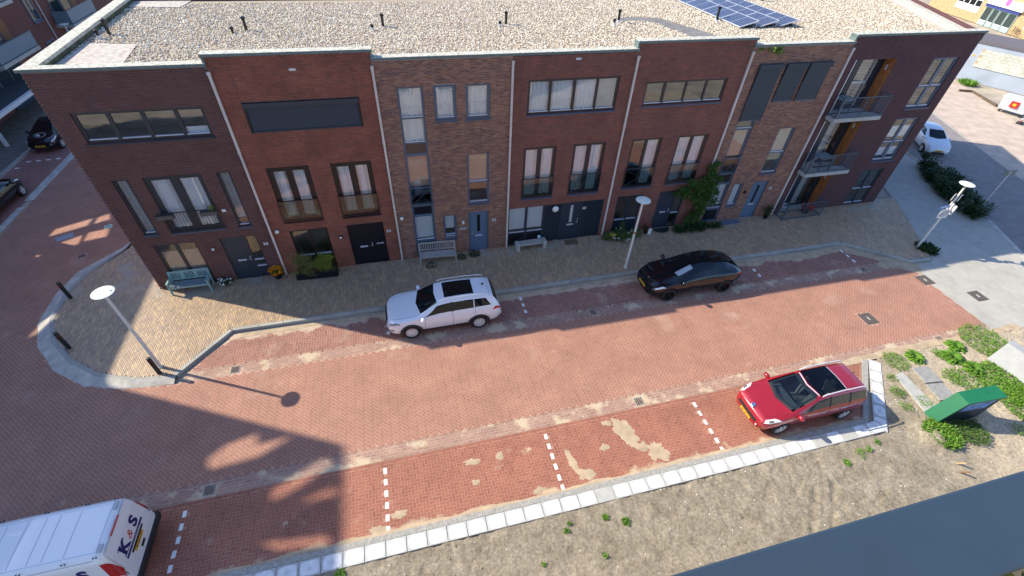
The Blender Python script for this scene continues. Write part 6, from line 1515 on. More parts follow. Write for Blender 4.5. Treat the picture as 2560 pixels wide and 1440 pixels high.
# benches
def bench(label, x, y, W_, wm, sm, arms, rot=0.0):
    T = thing('bench', label, 'bench', (x, y, 0), rot)
    for sx in (-1, 1):
        xx = sx*(W_/2-0.04)
        MB().box(xx-0.03, xx+0.03, -0.27, -0.21, 0, 0.42 if not arms else 0.62).build('leg', wm, T); MB().bar((xx, 0.19, 0), (xx, 0.27, 0.9), 0.06, 0.05).build('leg', wm, T)
        if arms:
            MB().box(xx-0.035, xx+0.035, -0.30, 0.24, 0.62, 0.66).build('armrest', wm, T)
            mb = MB()
            for k in range(5): mb.box(xx-0.008, xx+0.008, -0.18+k*0.08, -0.15+k*0.08, 0.42, 0.62)
            mb.build('side_slats', wm, T)
    MB().box(-W_/2+0.06, W_/2-0.06, -0.26, -0.22, 0.34, 0.40).build('front_rail', wm, T)
    for k in range(5): MB().box(-W_/2+0.02, W_/2-0.02, -0.265+k*0.092, -0.19+k*0.092, 0.405, 0.43).build('seat_slat', sm, T)
    MB().bar((-W_/2+0.04, 0.265, 0.87), (W_/2-0.04, 0.265, 0.87), 0.035, 0.075).build('top_rail', wm, T); MB().bar((-W_/2+0.04, 0.215, 0.50), (W_/2-0.04, 0.215, 0.50), 0.03, 0.05).build('lower_rail', wm, T)
    n_ = 20
    for k in range(n_):
        if arms and k in (6, 13): 
            xx = -W_/2+0.1+(W_-0.2)*k/(n_-1); MB().bar((xx, 0.218, 0.52), (xx, 0.262, 0.84), 0.10, 0.025).build('back_slat', wm, T); continue
        xx = -W_/2+0.1+(W_-0.2)*k/(n_-1); MB().bar((xx, 0.218, 0.52), (xx, 0.262, 0.84), 0.036, 0.016).build('back_slat', wm, T)
    return T
bench('weathered teal wooden bench with armrests against the corner house', -14.35, 0.03-0.33, 1.62, 'wood_teal', 'wood_slat_teal', True)
bench('grey brown slatted wooden bench under the narrow blue window strip', -3.52, -0.36, 1.80, 'wood_grey', 'wood_grey', False, rot=math.radians(-3))
T = thing('stone_bench', 'low pale concrete block bench in front of the navy panelled house', 'bench', (1.22, -0.32, 0), math.radians(2))
MB().box(-0.80, -0.62, -0.20, 0.20, 0, 0.40).build('leg', 'concrete', T, bevel=0.01); MB().box(0.62, 0.80, -0.20, 0.20, 0, 0.40).build('leg', 'concrete', T, bevel=0.01)
MB().box(-0.60, 0.60, -0.19, -0.01, 0.30, 0.37).build('seat_plank', 'wood_grey', T); MB().box(-0.60, 0.60, 0.01, 0.19, 0.30, 0.37).build('seat_plank', 'wood_grey', T)
T = thing('glass_ball', 'small pale glass ball lying behind the stone bench seat', 'ornament', (1.70, -0.03-0.07, 0.37+0.03), 0)
MB().ball((0, 0, 0.07), 0.09).build('ball', mat('pale_ball', (0.45, 0.58, 0.60), 0.2), T, smooth=True); MB().tube((0, 0, -0.4), (0, 0, 0.0), 0.03, n=8).build('stem', 'panel_navy', T)
def mat_(label, x, y, w_, d_, mt, rnd=False):
    if rnd:
        o = MB().prism([(w_/2*math.cos(PI+PI*i/14), d_*math.sin(PI+PI*i/14)) for i in range(15)], 0, 0.02).build('doormat', mt)
    else: o = MB().box(-w_/2, w_/2, -d_/2, d_/2, 0, 0.02).build('doormat', mt)
    o.location = (x, y, 0.003); return tag(o, label, 'doormat')
M['coir'] = mat('coir', (0.16, 0.10, 0.06), 0.95, var=0.3, vscale=30, bump=0.6, bscale=120)
mat_('brown coir doormat before the navy panelled house door', 3.45, -0.30, 0.72, 0.42, 'coir'); mat_('dark half-round doormat at the tall red house door', 8.75, -0.06, 0.95, 0.42, 'trim', True)
mat_('blue grey rectangular mat on the pavement beside the low shrubs', 13.0, -0.28, 1.25, 0.4, mat('mat_blue', (0.13, 0.15, 0.19), 0.9, bump=0.4, bscale=90))

# ---------------------------------------------------------------- vegetation
def leaf_mesh(name, P, size, mt, parent, aspect=0.5, up=0.3, seed=0, droop=False):
    """leaves: one bent quad pair each, scattered where P says"""
    P = np.asarray(P, float); n = len(P); s = size*(0.6+0.8*rng.random(n))
    az = rng.random(n)*2*PI; el = rng.normal(up, 0.45, n)
    d = np.stack([np.cos(az)*np.cos(el), np.sin(az)*np.cos(el), np.sin(el)], 1)
    sd = np.stack([-np.sin(az), np.cos(az), rng.normal(0, 0.4, n)], 1); sd /= np.linalg.norm(sd, axis=1, keepdims=True)
    w_ = (s*aspect/2)[:, None]; L = s[:, None]
    mid = P+d*L*0.5; tip = P+d*L; tip[:, 2] -= (s*0.25 if droop else s*0.1)
    V = np.stack([P, mid+sd*w_, tip, mid-sd*w_], 1).reshape(-1, 3)
    F = (np.arange(n)[:, None]*4+np.arange(4)[None])
    return arr_mesh(name, V, F, mt, rng.random(n), parent)
def blob_pts(n, c, r, shell=0.45):
    v = rng.normal(size=(n, 3)); v /= np.linalg.norm(v, axis=1, keepdims=True); q = (shell+(1-shell)*rng.random(n))**0.7
    return np.array(c)+v*q[:, None]*np.array(r)
def clumps(n, centers, rr, per):
    return np.concatenate([blob_pts(per, c, np.array(rr)*(0.6+0.7*rng.random()), 0.2) for c in centers])
# bamboo trough
T = thing('planter', 'long black trough planted with two feathery bamboo clumps under a window', 'planter', (-9.10, -0.43, 0), math.radians(-2))
MB().box(-0.90, 0.90, -0.22, -0.19, 0, 0.32).box(-0.90, 0.90, 0.19, 0.22, 0, 0.32).box(-0.90, -0.87, -0.19, 0.19, 0, 0.32).box(0.87, 0.90, -0.19, 0.19, 0, 0.32).box(-0.87, 0.87, -0.19, 0.19, 0.0, 0.03).build('trough', 'panel_black', T)
MB().box(-0.87, 0.87, -0.19, 0.19, 0.03, 0.27).build('potting_soil', 'bark', T)
def bamboo(x, mt, label, hh):
    B = thing('bamboo_plant', label, 'plant', (-9.10+x, -0.43, 0.27), 0)
    st_ = MB()
    for i in range(26): 
        a, b_ = rng.normal(0, 0.2), rng.normal(0, 0.08); st_.tube((a, b_, 0), (a*2.0+rng.normal(0, .06), b_*2.2-0.1, hh*(0.6+0.5*rng.random())), 0.006, 0.002, 5)
    st_.build('stems', 'leaf_straw', B)
    cs = [(rng.normal(0, 0.2), rng.normal(-0.06, 0.13), 0.10+hh*rng.random()*0.75) for _ in range(30)]
    leaf_mesh('foliage', clumps(0, cs, (0.17, 0.16, 0.17), 95), 0.085, mt, B, 0.22, 0.1, droop=True)
bamboo(-0.42, 'leaf_straw', 'left bamboo clump, yellowed and dry at its edge, in the black trough', 1.22); bamboo(0.40, 'leaf_yellow', 'right bamboo clump, fresh yellow green, in the black trough', 1.12)
def flower_pot(label, x, y, rad, hh, leafm, petal, npet, nleaf=260, pot=True, potm='panel_black', psize=0.05, z=0.0, cat='flowers', name='flowering_plant'):
    T = thing(name, label, cat, (x, y, z), 0)
    ph = 0.0
    if pot:
        ph = 0.22; MB().lathe([(0.001, 0), (rad*0.45, 0), (rad*0.6, ph), (rad*0.53, ph), (rad*0.5, ph-0.03), (0.001, ph-0.03)], n=16).build('pot', potm, T, smooth=True)
    leaf_mesh('leaves', blob_pts(nleaf, (0, 0, ph+hh*0.45), (rad, rad*0.8, hh*0.5), 0.2), 0.08, leafm, T, 0.5)
    if npet:
        c_ = blob_pts(npet, (0, -0.02, ph+hh*0.6), (rad, rad*0.85, hh*0.5), 0.85); c_ = c_[c_[:, 2] > ph+hh*0.3]
        pts = np.repeat(c_, 7, 0)+rng.normal(0, psize*0.15, (len(c_)*7, 3)); leaf_mesh('blossoms', pts, psize, petal, T, 0.8, 0.2)
    return T
flower_pot('pot of bright orange marigolds beside the first downpipe', -10.85, -0.22, 0.30, 0.34, 'leaf', 'petal_orange', 60, psize=0.075)
flower_pot('dark green plant with white flowers between teal bench and door', -13.03, -0.22, 0.32, 0.35, 'leaf_dark', 'petal_white', 26, pot=False, psize=0.055)
T = flower_pot('flowering shrub with white and yellow blooms around the lamp post foot', 6.15, -0.55, 0.62, 0.55, 'leaf', 'petal_white', 20, nleaf=900, pot=False, psize=0.06)
leaf_mesh('yellow_blossoms', blob_pts(60, (-0.55, -0.1, 0.4), (0.16, 0.14, 0.12)), 0.07, 'petal_yellow', T, 0.7)
leaf_mesh('outer_leaves', np.concatenate([blob_pts(350, (0.75, 0.05, 0.25), (0.45, 0.25, 0.28)), blob_pts(250, (-0.75, 0.1, 0.2), (0.35, 0.22, 0.22)), blob_pts(160, (0.1, 0.25, 0.7), (0.15, 0.12, 0.3))]), 0.09, 'leaf', T, 0.5)
T = flower_pot('black pot with red flowers and a white label beside the door steps', 7.72, -0.28, 0.22, 0.30, 'leaf_dark', 'petal_red', 10, nleaf=160)
MB().box(0.02, 0.20, -0.235, -0.225, 0.05, 0.42).build('white_label', 'petal_white', T)
flower_pot('potted green shrub beside the blue door near the sixth downpipe', 15.32, -0.30, 0.24, 0.75, 'leaf_dark', None, 0, nleaf=420, cat='potted plant', name='potted_plant')
flower_pot('bright red flowers behind the ground floor terrace rail', 18.10, -0.22, 0.34, 0.32, 'leaf_dark', 'petal_red', 70, psize=0.07, z=0.0)
# climbing plant at the fifth downpipe
T = thing('climbing_plant', 'tall green climbing plant trained up the fifth downpipe', 'climber', (10.55, -0.12, 0), 0)
tk = MB()
for i in range(5): tk.tube((rng.normal(-0.1, .12), 0, 0), (rng.normal(0, .12), -0.08, 1.4), 0.03, 0.02, 7).tube((rng.normal(0, .1), -0.08, 1.4), (rng.normal(0, .4), -0.12, 3.1), 0.02, 0.008, 7)
tk.build('trunk', 'bark', T)
cs = [(rng.normal(-0.05, 0.20), -0.16+rng.normal(0, .08), z_) for z_ in np.linspace(0.2, 2.0, 22)]+[(rng.uniform(-1.15, 0.85), -0.22+rng.normal(0, .12), rng.uniform(2.0, 3.0)) for _ in range(34)]+[(0.1+rng.normal(0, .1), -0.12, z_) for z_ in np.linspace(3.0, 3.8, 7)]+[(-1.3, -0.15, 2.45), (-1.55, -0.1, 2.25), (0.8, -0.2, 1.75), (0.7, -0.2, 1.55)]
leaf_mesh('foliage', clumps(0, cs, (0.26, 0.20, 0.24), 130), 0.105, 'leaf', T, 0.5, -0.2, droop=True)
T = thing('low_shrub', 'low dark green ground shrub at the foot of the climbing plant', 'shrub', (10.6, -0.5, 0), 0)
cs = [(rng.uniform(-1.25, 1.45), rng.uniform(-0.2, 0.25)-0.08*(1 if abs(x_) < 1 else 0), rng.uniform(0.08, 0.32)) for x_ in rng.uniform(-1.2, 1.4, 60)]
leaf_mesh('foliage', clumps(0, cs, (0.2, 0.16, 0.12), 60), 0.085, 'leaf_dark', T, 0.5, 0.3)
T = thing('weed', 'small green weed growing from the roof coping above the sunscreens', 'weed', (11.75, 0.02, 9.05), 0)
leaf_mesh('leaves', np.concatenate([blob_pts(70, (-0.05, -0.1, -0.02), (0.5, 0.08, 0.12)), blob_pts(60, (0.2, -0.12, -0.12), (0.2, 0.06, 0.16)), blob_pts(20, (-0.75, -0.08, 0.0), (0.12, 0.05, 0.08))]), 0.10, 'grass', T, 0.5, -0.3, droop=True)
# hedge on the right
T = thing('hedge', 'dark bushy hedge between grey pavement and side street at the right', 'hedge', (29.7, 0.3, ZR), 0)
hd = []
for i in range(90):
    t_ = rng.random(); cx_ = -1.55+3.1*t_; cy_ = -3.2+6.4*t_; wdt = 0.85*math.sqrt(max(0.15, 1-abs(2*t_-1)**3)); u_ = rng.uniform(-1, 1)*wdt
    hd.append((cx_+u_*0.9, cy_-u_*0.42, rng.uniform(0.1, 0.75)))
leaf_mesh('foliage', clumps(0, hd, (0.42, 0.42, 0.32), 120), 0.15, 'leaf_dark', T, 0.6, 0.2)
tw = MB()
for i in range(40):
    p = hd[i]; tw.tube((p[0], p[1], 0), (p[0]+rng.normal(0, .2), p[1]+rng.normal(0, .2), 0.9), 0.012, 0.004, 5)
tw.build('branches', 'bark', T)
# grass, weeds and leafy plants on the right-hand plot
def tuft(label, x, y, z, r, n, hh, mt='grass', name='grass_tuft', cat='grass tuft', aspect=0.25, group=None, sz=None):
    T = thing(name, label, cat, (x, y, z), 0, group)
    a = rng.random(n)*2*PI; q = np.sqrt(rng.random(n))*r
    P = np.stack([q*np.cos(a), q*np.sin(a), rng.random(n)*hh*0.5], 1)
    leaf_mesh('blades', P, sz or hh, mt, T, aspect, 0.7); return T
def leafy(label, x, y, r, n, L, z=0.0):
    T = thing('leafy_plant', label, 'plant', (x, y, z), 0)
    k = 0
    for ring_ in range(3):
        m_ = n//3
        for i in range(m_):
            a = 2*PI*i/m_+ring_*0.5+rng.normal(0, .1); el = 0.25+0.4*ring_+rng.normal(0, .08); ln = L*(1-0.15*ring_)*(0.85+0.3*rng.random()); w_ = ln*0.18
            d = Vector((math.cos(a), math.sin(a), 0)); s_ = Vector((-math.sin(a), math.cos(a), 0)); o_ = d*(r*0.15)+Vector((0, 0, 0.05))
            pts = []
            for j, f in enumerate((0.05, 0.35, 0.7, 1.0)):
                c_ = o_+d*(ln*f*math.cos(el*0.7))+Vector((0, 0, ln*f*math.sin(el)-ln*0.55*f*f)); ww = w_*(0.3, 1.0, 0.85, 0.05)[j]
                pts.append((c_+s_*ww+Vector((0, 0, 0.015)), c_, c_-s_*ww+Vector((0, 0, 0.015))))
            mb = MB()
            for p, q_ in zip(pts[:-1], pts[1:]): mb.quad(tuple(p[0]), tuple(p[1]), tuple(q_[1]), tuple(q_[0])).quad(tuple(p[1]), tuple(p[2]), tuple(q_[2]), tuple(q_[1]))
            o = mb.build('leaf', 'grass', T, smooth=True); at = o.data.attributes.new('tone', 'FLOAT', 'FACE')
    return T
leafy('large rosette plant with broad leaves nearest the red car', 15.0, -10.62, 0.3, 42, 0.42, -0.06)
leafy('big broad-leaved weed cluster, left plant, beside the buried drain', 16.6, -11.0, 0.3, 48, 0.48, -0.06); leafy('big broad-leaved weed cluster, rear plant, near the road', 17.3, -10.55, 0.25, 36, 0.42, -0.06); leafy('big broad-leaved weed cluster, front plant, near the grey slabs', 16.9, -11.65, 0.3, 42, 0.46, -0.06)
tuft('grass patch along the chamfered kerb tiles', 14.0, -10.62, -0.06, 0.5, 620, 0.09)
tuft('long grass patch on the sand behind the weeds', 18.9, -10.6, -0.06, 1.0, 1500, 0.12)
tuft('dense green ground cover around the concrete block', 17.6, -12.6, -0.06, 1.15, 3600, 0.085, aspect=0.5)
tuft('green ground cover right of the green board', 17.3, -13.6, -0.06, 1.0, 2400, 0.085, aspect=0.5)
tuft('green ground cover between broad weeds and grey slabs', 16.1, -12.1, -0.06, 0.65, 700, 0.08, aspect=0.45)
tuft('bright green bush under the front of the green board', 12.75, -13.75, -0.05, 0.6, 1900, 0.20, aspect=0.5, sz=0.10)
tuft('dark grass growing behind the lower edge of the board', 13.9, -13.85, -0.05, 0.6, 1000, 0.18, 'leaf', aspect=0.4, sz=0.10)
for x_, y_, r_, n_, lb_ in ((18.6, -11.5, 0.5, 420, 'thin weeds on sand left of the concrete block'), (16.2, -10.75, 0.3, 200, 'loose weeds just left of the buried drain'), (19.4, -12.9, 0.5, 600, 'weeds behind the concrete block at the right edge'),
        (15.4, -12.9, 0.35, 260, 'weeds behind the rear of the green board'), (13.1, -11.3, 0.2, 90, 'scattered weeds between kerb tiles and slabs'), (12.5, -12.5, 0.22, 80, 'scattered weeds behind the red car shadow'), (15.9, -14.3, 0.3, 160, 'sparse weeds in the shadow of the green board')):
    tuft(lb_, x_, y_, -0.06, r_, n_, 0.08, aspect=0.4)
tuft('line of weeds at the edge of the soil bank', 12.75, -11.9, -0.06, 0.25, 160, 0.10); tuft('weeds by the left side of the grey slabs', 13.4, -12.5, -0.06, 0.28, 200, 0.10)
tuft('weeds between grey slabs and rosette plant', 15.6, -11.8, -0.06, 0.4, 260, 0.10)
for i, (x, y, r, n_, lb_) in enumerate(((-7.9, -13.33, 0.13, 150, 'green weed at the tile edge near the bottom left'), (-1.47, -13.72, 0.08, 70, 'thin weed streak in the soil, leftmost'), (-1.32, -13.52, 0.05, 50, 'tiny weed close to the tiles'), (-0.2, -13.60, 0.08, 110, 'round green moss tuft, left of a pair'),
        (0.36, -13.86, 0.12, 190, 'round green moss tuft, larger of a pair'), (9.69, -13.62, 0.10, 60, 'small weed on soil under the tile corner'), (8.55, -13.85, 0.13, 120, 'weed tuft among soil clods left of the tile corner'), (10.25, -13.45, 0.09, 70, 'weed tuft touching the corner tiles'),
        (9.3, -13.7, 0.2, 90, 'sparse weeds between the corner tufts'), (-0.6, -14.6, 0.07, 50, 'lonely weed in the middle of the bare soil'), (-2.4, -14.4, 0.06, 40, 'weed in the soil at the lower middle'))):
    tuft(lb_, x, y, float(height(np.array(x), np.array(y)))+0.01, r, n_, 0.06, group='weed tufts on the bare soil', aspect=0.5)
tuft('dark weeds round the foot of the corner lamp post', 22.35, -4.62, ZR, 0.5, 700, 0.22, 'leaf_dark', aspect=0.4)
tuft('moss and grass strip before the blue door', -1.7, -0.28, 0.0, 0.32, 500, 0.05, 'leaf_dark', aspect=0.6); tuft('grass growing under the slatted wooden bench', -3.9, -0.75, 0.0, 0.28, 220, 0.05, 'leaf_dark', aspect=0.6)
tuft('moss patch beside the slatted bench end', -2.35, -0.42, 0.0, 0.25, 260, 0.05, 'leaf_dark', aspect=0.6)

# green board, slabs, block, stakes on the plot
M['green_paint'] = mat('green_paint', (0.010, 0.13, 0.058), 0.45, var=0.06, vscale=3)
T = thing('information_board', 'angular green metal board leaning on the plot with a blue picture', 'information board', (13.0, -13.1, -0.05), math.radians(-8))
prof = [(-0.05, 0.0), (0.42, 1.22), (1.72, 1.50), (1.74, 1.42), (0.47, 1.13), (0.06, 0.0)]
mb = MB()
k = len(mb.v); n_ = len(prof)
mb.v += [(p[0], -0.25, p[1]) for p in prof]+[(p[0], 0.25, p[1]) for p in prof]
mb.f.append(tuple(range(n_-1, -1, -1))); mb.f.append(tuple(range(n_, 2*n_))); mb.m += [0, 0]
for i in range(n_): j_ = (i+1) % n_; mb.f.append((i, j_, n_+j_, n_+i)); mb.m.append(0)
mb.build('green_shell', 'green_paint', T)
MB().poly([(0.06, -0.2, 0), (1.55, -0.2, 0.0), (1.72, -0.2, 1.42), (0.47, -0.2, 1.13)]).poly([(0.06, 0.2, 0), (0.47, 0.2, 1.13), (1.72, 0.2, 1.42), (1.55, 0.2, 0.0)]).quad((1.55, -0.2, 0), (1.55, 0.2, 0), (1.72, 0.2, 1.42), (1.72, -0.2, 1.42)).build('board_body', 'panel_navy', T)
MB().poly([(0.5, -0.206, 0.62), (1.40, -0.206, 0.78), (1.55, -0.206, 1.30), (0.62, -0.206, 1.08)]).build('picture', mat('picture_blue', (0.10, 0.25, 0.55), 0.4, var=0.7, vscale=5), T)
MB().lathe([(0.035, 0), (0.03, 0.02), (0.001, 0.025)], (1.25, 0.0, 1.405), 10).build('cap', 'green_paint', T)
for (x, y, lb_) in ((14.62, -11.50, 'grey concrete slab lying on sand, nearer the road'), (14.45, -12.28, 'grey concrete slab lying on sand, nearer the green board')):
    T = MB().box(-0.37, 0.37, -0.37, 0.37, 0, 0.07).build('concrete_slab', mat('slab_grey', (0.30, 0.29, 0.27), 0.85, var=0.2, vscale=6, bump=0.2), bevel=0.008); T.location = (x, y, -0.05); T.rotation_euler = (0.01, 0, math.radians(-7)); tag(T, lb_, 'concrete slab', 'two grey slabs on the plot')
T = MB().prism([(13.30, -11.25), (13.75, -11.15), (13.6, -12.95), (13.0, -12.85)], -0.05, 0.0).build('concrete_strip', 'concrete'); tag(T, 'broken pale concrete strip beside the grey slabs', 'concrete strip')
T = thing('concrete_block', 'pale grey wedge shaped concrete block at the right edge', 'concrete block', (18.25, -12.1, -0.05), math.radians(8))
mb = MB(); a_ = [(-0.15, -0.75, 0), (-0.15, 0.75, 0), (1.3, 0.75, 0), (1.3, -0.75, 0), (0.28, -0.75, 0.85), (0.28, 0.75, 0.85), (0.62, 0.75, 0.85), (0.62, -0.75, 0.85)]
mb.v = a_; mb.f = [(3, 2, 1, 0), (4, 7, 6, 5), (0, 1, 5, 4), (1, 2, 6, 5), (2, 3, 7, 6), (3, 0, 4, 7)]; mb.m = [0]*6
mb.build('block', mat('block_grey', (0.36, 0.36, 0.36), 0.85, var=0.08, vscale=4, bump=0.2), T, bevel=0.015)
for (x, y, lb_, c_) in ((12.35, -14.62, 'short light wooden stake in the sandy bank', (0.5, 0.36, 0.2)), (12.15, -14.9, 'thin dark wooden stake fallen on the sandy bank', (0.25, 0.13, 0.07))):
    T = MB().bar((0, 0, -0.1), (0.05, -0.25, 0.35), 0.06, 0.03).build('wooden_stake', mat('stake', c_, 0.8)); T.location = (x, y, -0.2); tag(T, lb_, 'stake')

# balcony furniture, flower boxes
def flower_box(x, label, lf):
    T = thing('flower_box', label, 'flower box', (x, -0.16, 3.60), 0)
    MB().box(-0.30, 0.30, -0.10, -0.085, 0, 0.17).box(-0.30, 0.30, 0.075, 0.09, 0, 0.17).box(-0.30, -0.285, -0.085, 0.075, 0, 0.17).box(0.285, 0.30, -0.085, 0.075, 0, 0.17).box(-0.285, 0.285, -0.085, 0.075, 0.0, 0.12).build('box', mat('box_taupe', (0.10, 0.085, 0.08), 0.6), T)
    if lf: leaf_mesh('leaves', blob_pts(90, (0.15, 0, 0.27), (0.15, 0.07, 0.14)), 0.08, 'leaf_yellow', T, 0.4)
    else: leaf_mesh('leaves', blob_pts(40, (0, 0, 0.17), (0.25, 0.06, 0.04)), 0.05, 'leaf_dark', T, 0.4)
flower_box(-13.98, 'grey flower box with withered plants on the left of the black railing', False); flower_box(-12.42, 'grey flower box with a green sprig on the right of the black railing', True)
def balcony_table(x, y, z, label):
    T = thing('balcony_table', label, 'table', (x, y, z), 0.1)
    MB().box(-0.42, 0.42, -0.33, 0.33, 0.70, 0.73).build('table_top', 'wood_slat_teal', T)
    for sx in (-1, 1):
        for sy in (-1, 1): MB().box(sx*0.36-0.02, sx*0.36+0.02, sy*0.28-0.02, sy*0.28+0.02, 0, 0.70).build('leg', 'rail_blue', T)
balcony_table(17.55, -0.08, 2.84, 'square grey table on the middle balcony'); balcony_table(17.15, 0.18, 5.85, 'dark table at the left of the top balcony')
T = thing('folding_chair', 'folded wooden garden chair leaning in the middle balcony corner', 'chair', (16.72, -0.18, 2.84), 0.3)
for sx in (-0.18, 0.18): MB().bar((sx, 0.12, 0), (sx, -0.12, 0.85), 0.04, 0.03).build('leg', 'wood_grey', T); MB().bar((sx, -0.14, 0), (sx, 0.10, 0.5), 0.04, 0.03).build('leg', 'wood_grey', T)
for k in range(4): MB().bar((-0.18, -0.02-0.028*k, 0.5+0.1*k), (0.18, -0.02-0.028*k, 0.5+0.1*k), 0.02, 0.06).build('back_slat', 'wood_grey', T)
for k in range(4): MB().box(-0.18, 0.18, -0.12+0.06*k, -0.075+0.06*k, 0.44, 0.46).build('seat_slat', 'wood_grey', T)
T = thing('wall_hose', 'round pale hose reel on the terrace wall of the end house', 'hose reel', (16.62, -0.05, 0.55), 0)
mb = MB()
for i in range(20): a, b_ = 2*PI*i/20, 2*PI*(i+1)/20; mb.tube((0.14*math.cos(a), 0, 0.14*math.sin(a)), (0.14*math.cos(b_), 0, 0.14*math.sin(b_)), 0.025, n=6)
mb.build('hose', 'alu', T, smooth=True); MB().box(-0.04, 0.04, 0.0, 0.05, -0.04, 0.04).build('bracket', 'rail_blue', T)

# ---------------------------------------------------------------- solar panels on the roof
M['pv'] = mat('pv', (0.020, 0.023, 0.052), 0.12, spec=0.7, coat=0.6)
M['pv_line'] = mat('pv_line', (0.22, 0.24, 0.32), 0.4)
def solar(label):
    T = thing('solar_panel', label, 'solar panel', (0, 0, 0), 0, 'solar panels tilted in rows on the roof')
    W_, D_ = 1.03, 1.72; rise = 0.25
    def P(x, y, off=0.0): return (x*math.cos(0.24)-off*math.sin(0.24), y, 0.05+x*math.sin(0.24)+off*math.cos(0.24))
    def slab(x0, x1, y0, y1, z0, z1, mb):
        k = len(mb.v); mb.v += [P(x0, y0, z0), P(x1, y0, z0), P(x1, y1, z0), P(x0, y1, z0), P(x0, y0, z1), P(x1, y0, z1), P(x1, y1, z1), P(x0, y1, z1)]
        for q_ in ((0, 3, 2, 1), (4, 5, 6, 7), (0, 1, 5, 4), (1, 2, 6, 5), (2, 3, 7, 6), (3, 0, 4, 7)): mb.f.append(tuple(k+i for i in q_)); mb.m.append(0)
        return mb
    fr = MB(); f = 0.03
    slab(0, f, 0, D_, 0, 0.05, fr); slab(W_-f, W_, 0, D_, 0, 0.05, fr); slab(f, W_-f, 0, f, 0, 0.05, fr); slab(f, W_-f, D_-f, D_, 0, 0.05, fr); slab(f, W_-f, D_/2-0.012, D_/2+0.012, 0.043, 0.0485, fr)
    fr.build('frame', 'alu', T)
    nx_, ny_ = 6, 10; cw = (W_-2*f)/nx_; ch = (D_/2-f-0.012)/5; pv = slab(f, W_-f, f, D_-f, 0.02, 0.042, MB()).build('cell_sheet', 'pv', T)
    ln = MB()
    for i in range(1, nx_): slab(f+i*cw-0.006, f+i*cw+0.006, f, D_-f, 0.0422, 0.0440, ln)
    for i in range(nx_):
        for s_ in (0.33, 0.67): slab(f+(i+s_)*cw-0.0018, f+(i+s_)*cw+0.0018, f, D_-f, 0.0422, 0.0436, ln)
    for j in range(1, 5):
        for y0_ in (f, D_/2+0.012): slab(f, W_-f, y0_+j*ch-0.003, y0_+j*ch+0.003, 0.0422, 0.0438, ln)
    ln.build('cell_lines', 'pv_line', T)
    MB().box(0.94, 0.97, 0.05, 0.09, 0, 0.26).box(0.94, 0.97, D_-0.09, D_-0.05, 0, 0.26).build('support_leg', 'alu', T); MB().box(0.5, 0.9, 0.25, 0.5, 0, 0.12).build('ballast_block', 'trim', T)
    return T
sp0 = None
for r_ in range(3):
    for q_ in range(4):
        lb_ = '%s solar panel of the %s row on the gravel roof' % (('frontmost', 'second', 'third', 'farthest')[q_], ('left', 'middle', 'right')[r_])
        o = solar(lb_) if sp0 is None else dup(sp0, label=lb_)
        if sp0 is None: sp0 = o
        o.location = (12.42+r_*1.17, 3.55+q_*1.75, ZG+0.01)

# ---------------------------------------------------------------- far right: kiosk, container, barrier, shop
M['kiosk'] = mat('kiosk', (0.36, 0.40, 0.46), 0.8, var=0.1, vscale=1)
K = thing('transformer_kiosk', 'blue grey flat roofed kiosk with a panel of pale blocks', 'kiosk', (54.2, 16.3, ZR), math.atan2(6.5, -2.9))
# local x along the front wall (towards the far corner), local y points away to the right
MB().box(-3.6, 3.6, -4.5, 0.0, 0, 3.4).build('wall', 'kiosk', K); MB().box(-3.7, 3.7, -4.6, 0.10, 3.4, 3.6).build('roof', mat('kiosk_roof', (0.14, 0.12, 0.125), 0.9), K)
MB().box(-2.9, 2.3, 0.004, 0.03, 1.35, 2.95).build('panel_bed', 'sand', K)
for r_ in range(6):
    for q_ in range(10):
        x0 = -2.9+(q_-(r_ % 2)*0.5)*0.52; x1 = min(x0+0.51, 2.3); x0 = max(x0, -2.9)
        if x1-x0 > 0.1: MB().box(x0, x1-0.012, 0.03, 0.06, 1.36+r_*0.265, 1.36+r_*0.265+0.252).build('block', 'pale_block' if 'pale_block' in M else M.setdefault('pale_block', tone_mat('pale_block', [(0.50, 0.50, 0.40), (0.60, 0.60, 0.50), (0.56, 0.55, 0.47)], stain=0.15)), K)
MB().box(2.6, 2.8, 0.005, 0.02, 2.2, 2.35).build('warning_sign', 'plate_yellow', K)
B_ = thing('waste_container', 'light grey rolling waste container with a red sticker', 'container', (48.75, 10.25, ZR), math.atan2(2.0, -0.6)+PI)
mb = MB(); mb.v = [(-0.95, -0.45, 0.25), (0.95, -0.45, 0.25), (0.95, 0.45, 0.25), (-0.95, 0.45, 0.25), (-1.05, -0.6, 1.25), (1.05, -0.6, 1.25), (1.05, 0.6, 1.25), (-1.05, 0.6, 1.25)]
mb.f = [(0, 3, 2, 1), (4, 5, 6, 7), (0, 1, 5, 4), (1, 2, 6, 5), (2, 3, 7, 6), (3, 0, 4, 7)]; mb.m = [0]*6
mb.build('tub', 'alu', B_, bevel=0.03); MB().box(-1.08, 1.08, -0.63, 0.63, 1.25, 1.36).build('lid', 'rim', B_, bevel=0.03)
for sx in (-0.75, 0.75):
    for sy in (-0.35, 0.35): MB().tube((sx, sy-0.03, 0.1), (sx, sy+0.03, 0.1), 0.1, n=12).box(sx-0.03, sx+0.03, sy-0.03, sy+0.03, 0.1, 0.3).build('wheel', 'trim', B_)
for sy in (-1, 1):
    MB().box(-0.3, 0.3, sy*0.6-0.01, sy*0.6+0.01, 0.6, 1.1).build('sticker', 'tail_red', B_); MB().box(-0.12, 0.12, sy*0.615-0.006, sy*0.615+0.006, 0.75, 0.95).build('sticker_mark', 'petal_yellow', B_)
Bb = thing('barrier_post', 'red and white striped barrier plank standing at the right edge', 'barrier', (47.2, 8.3, ZR), 0.3)
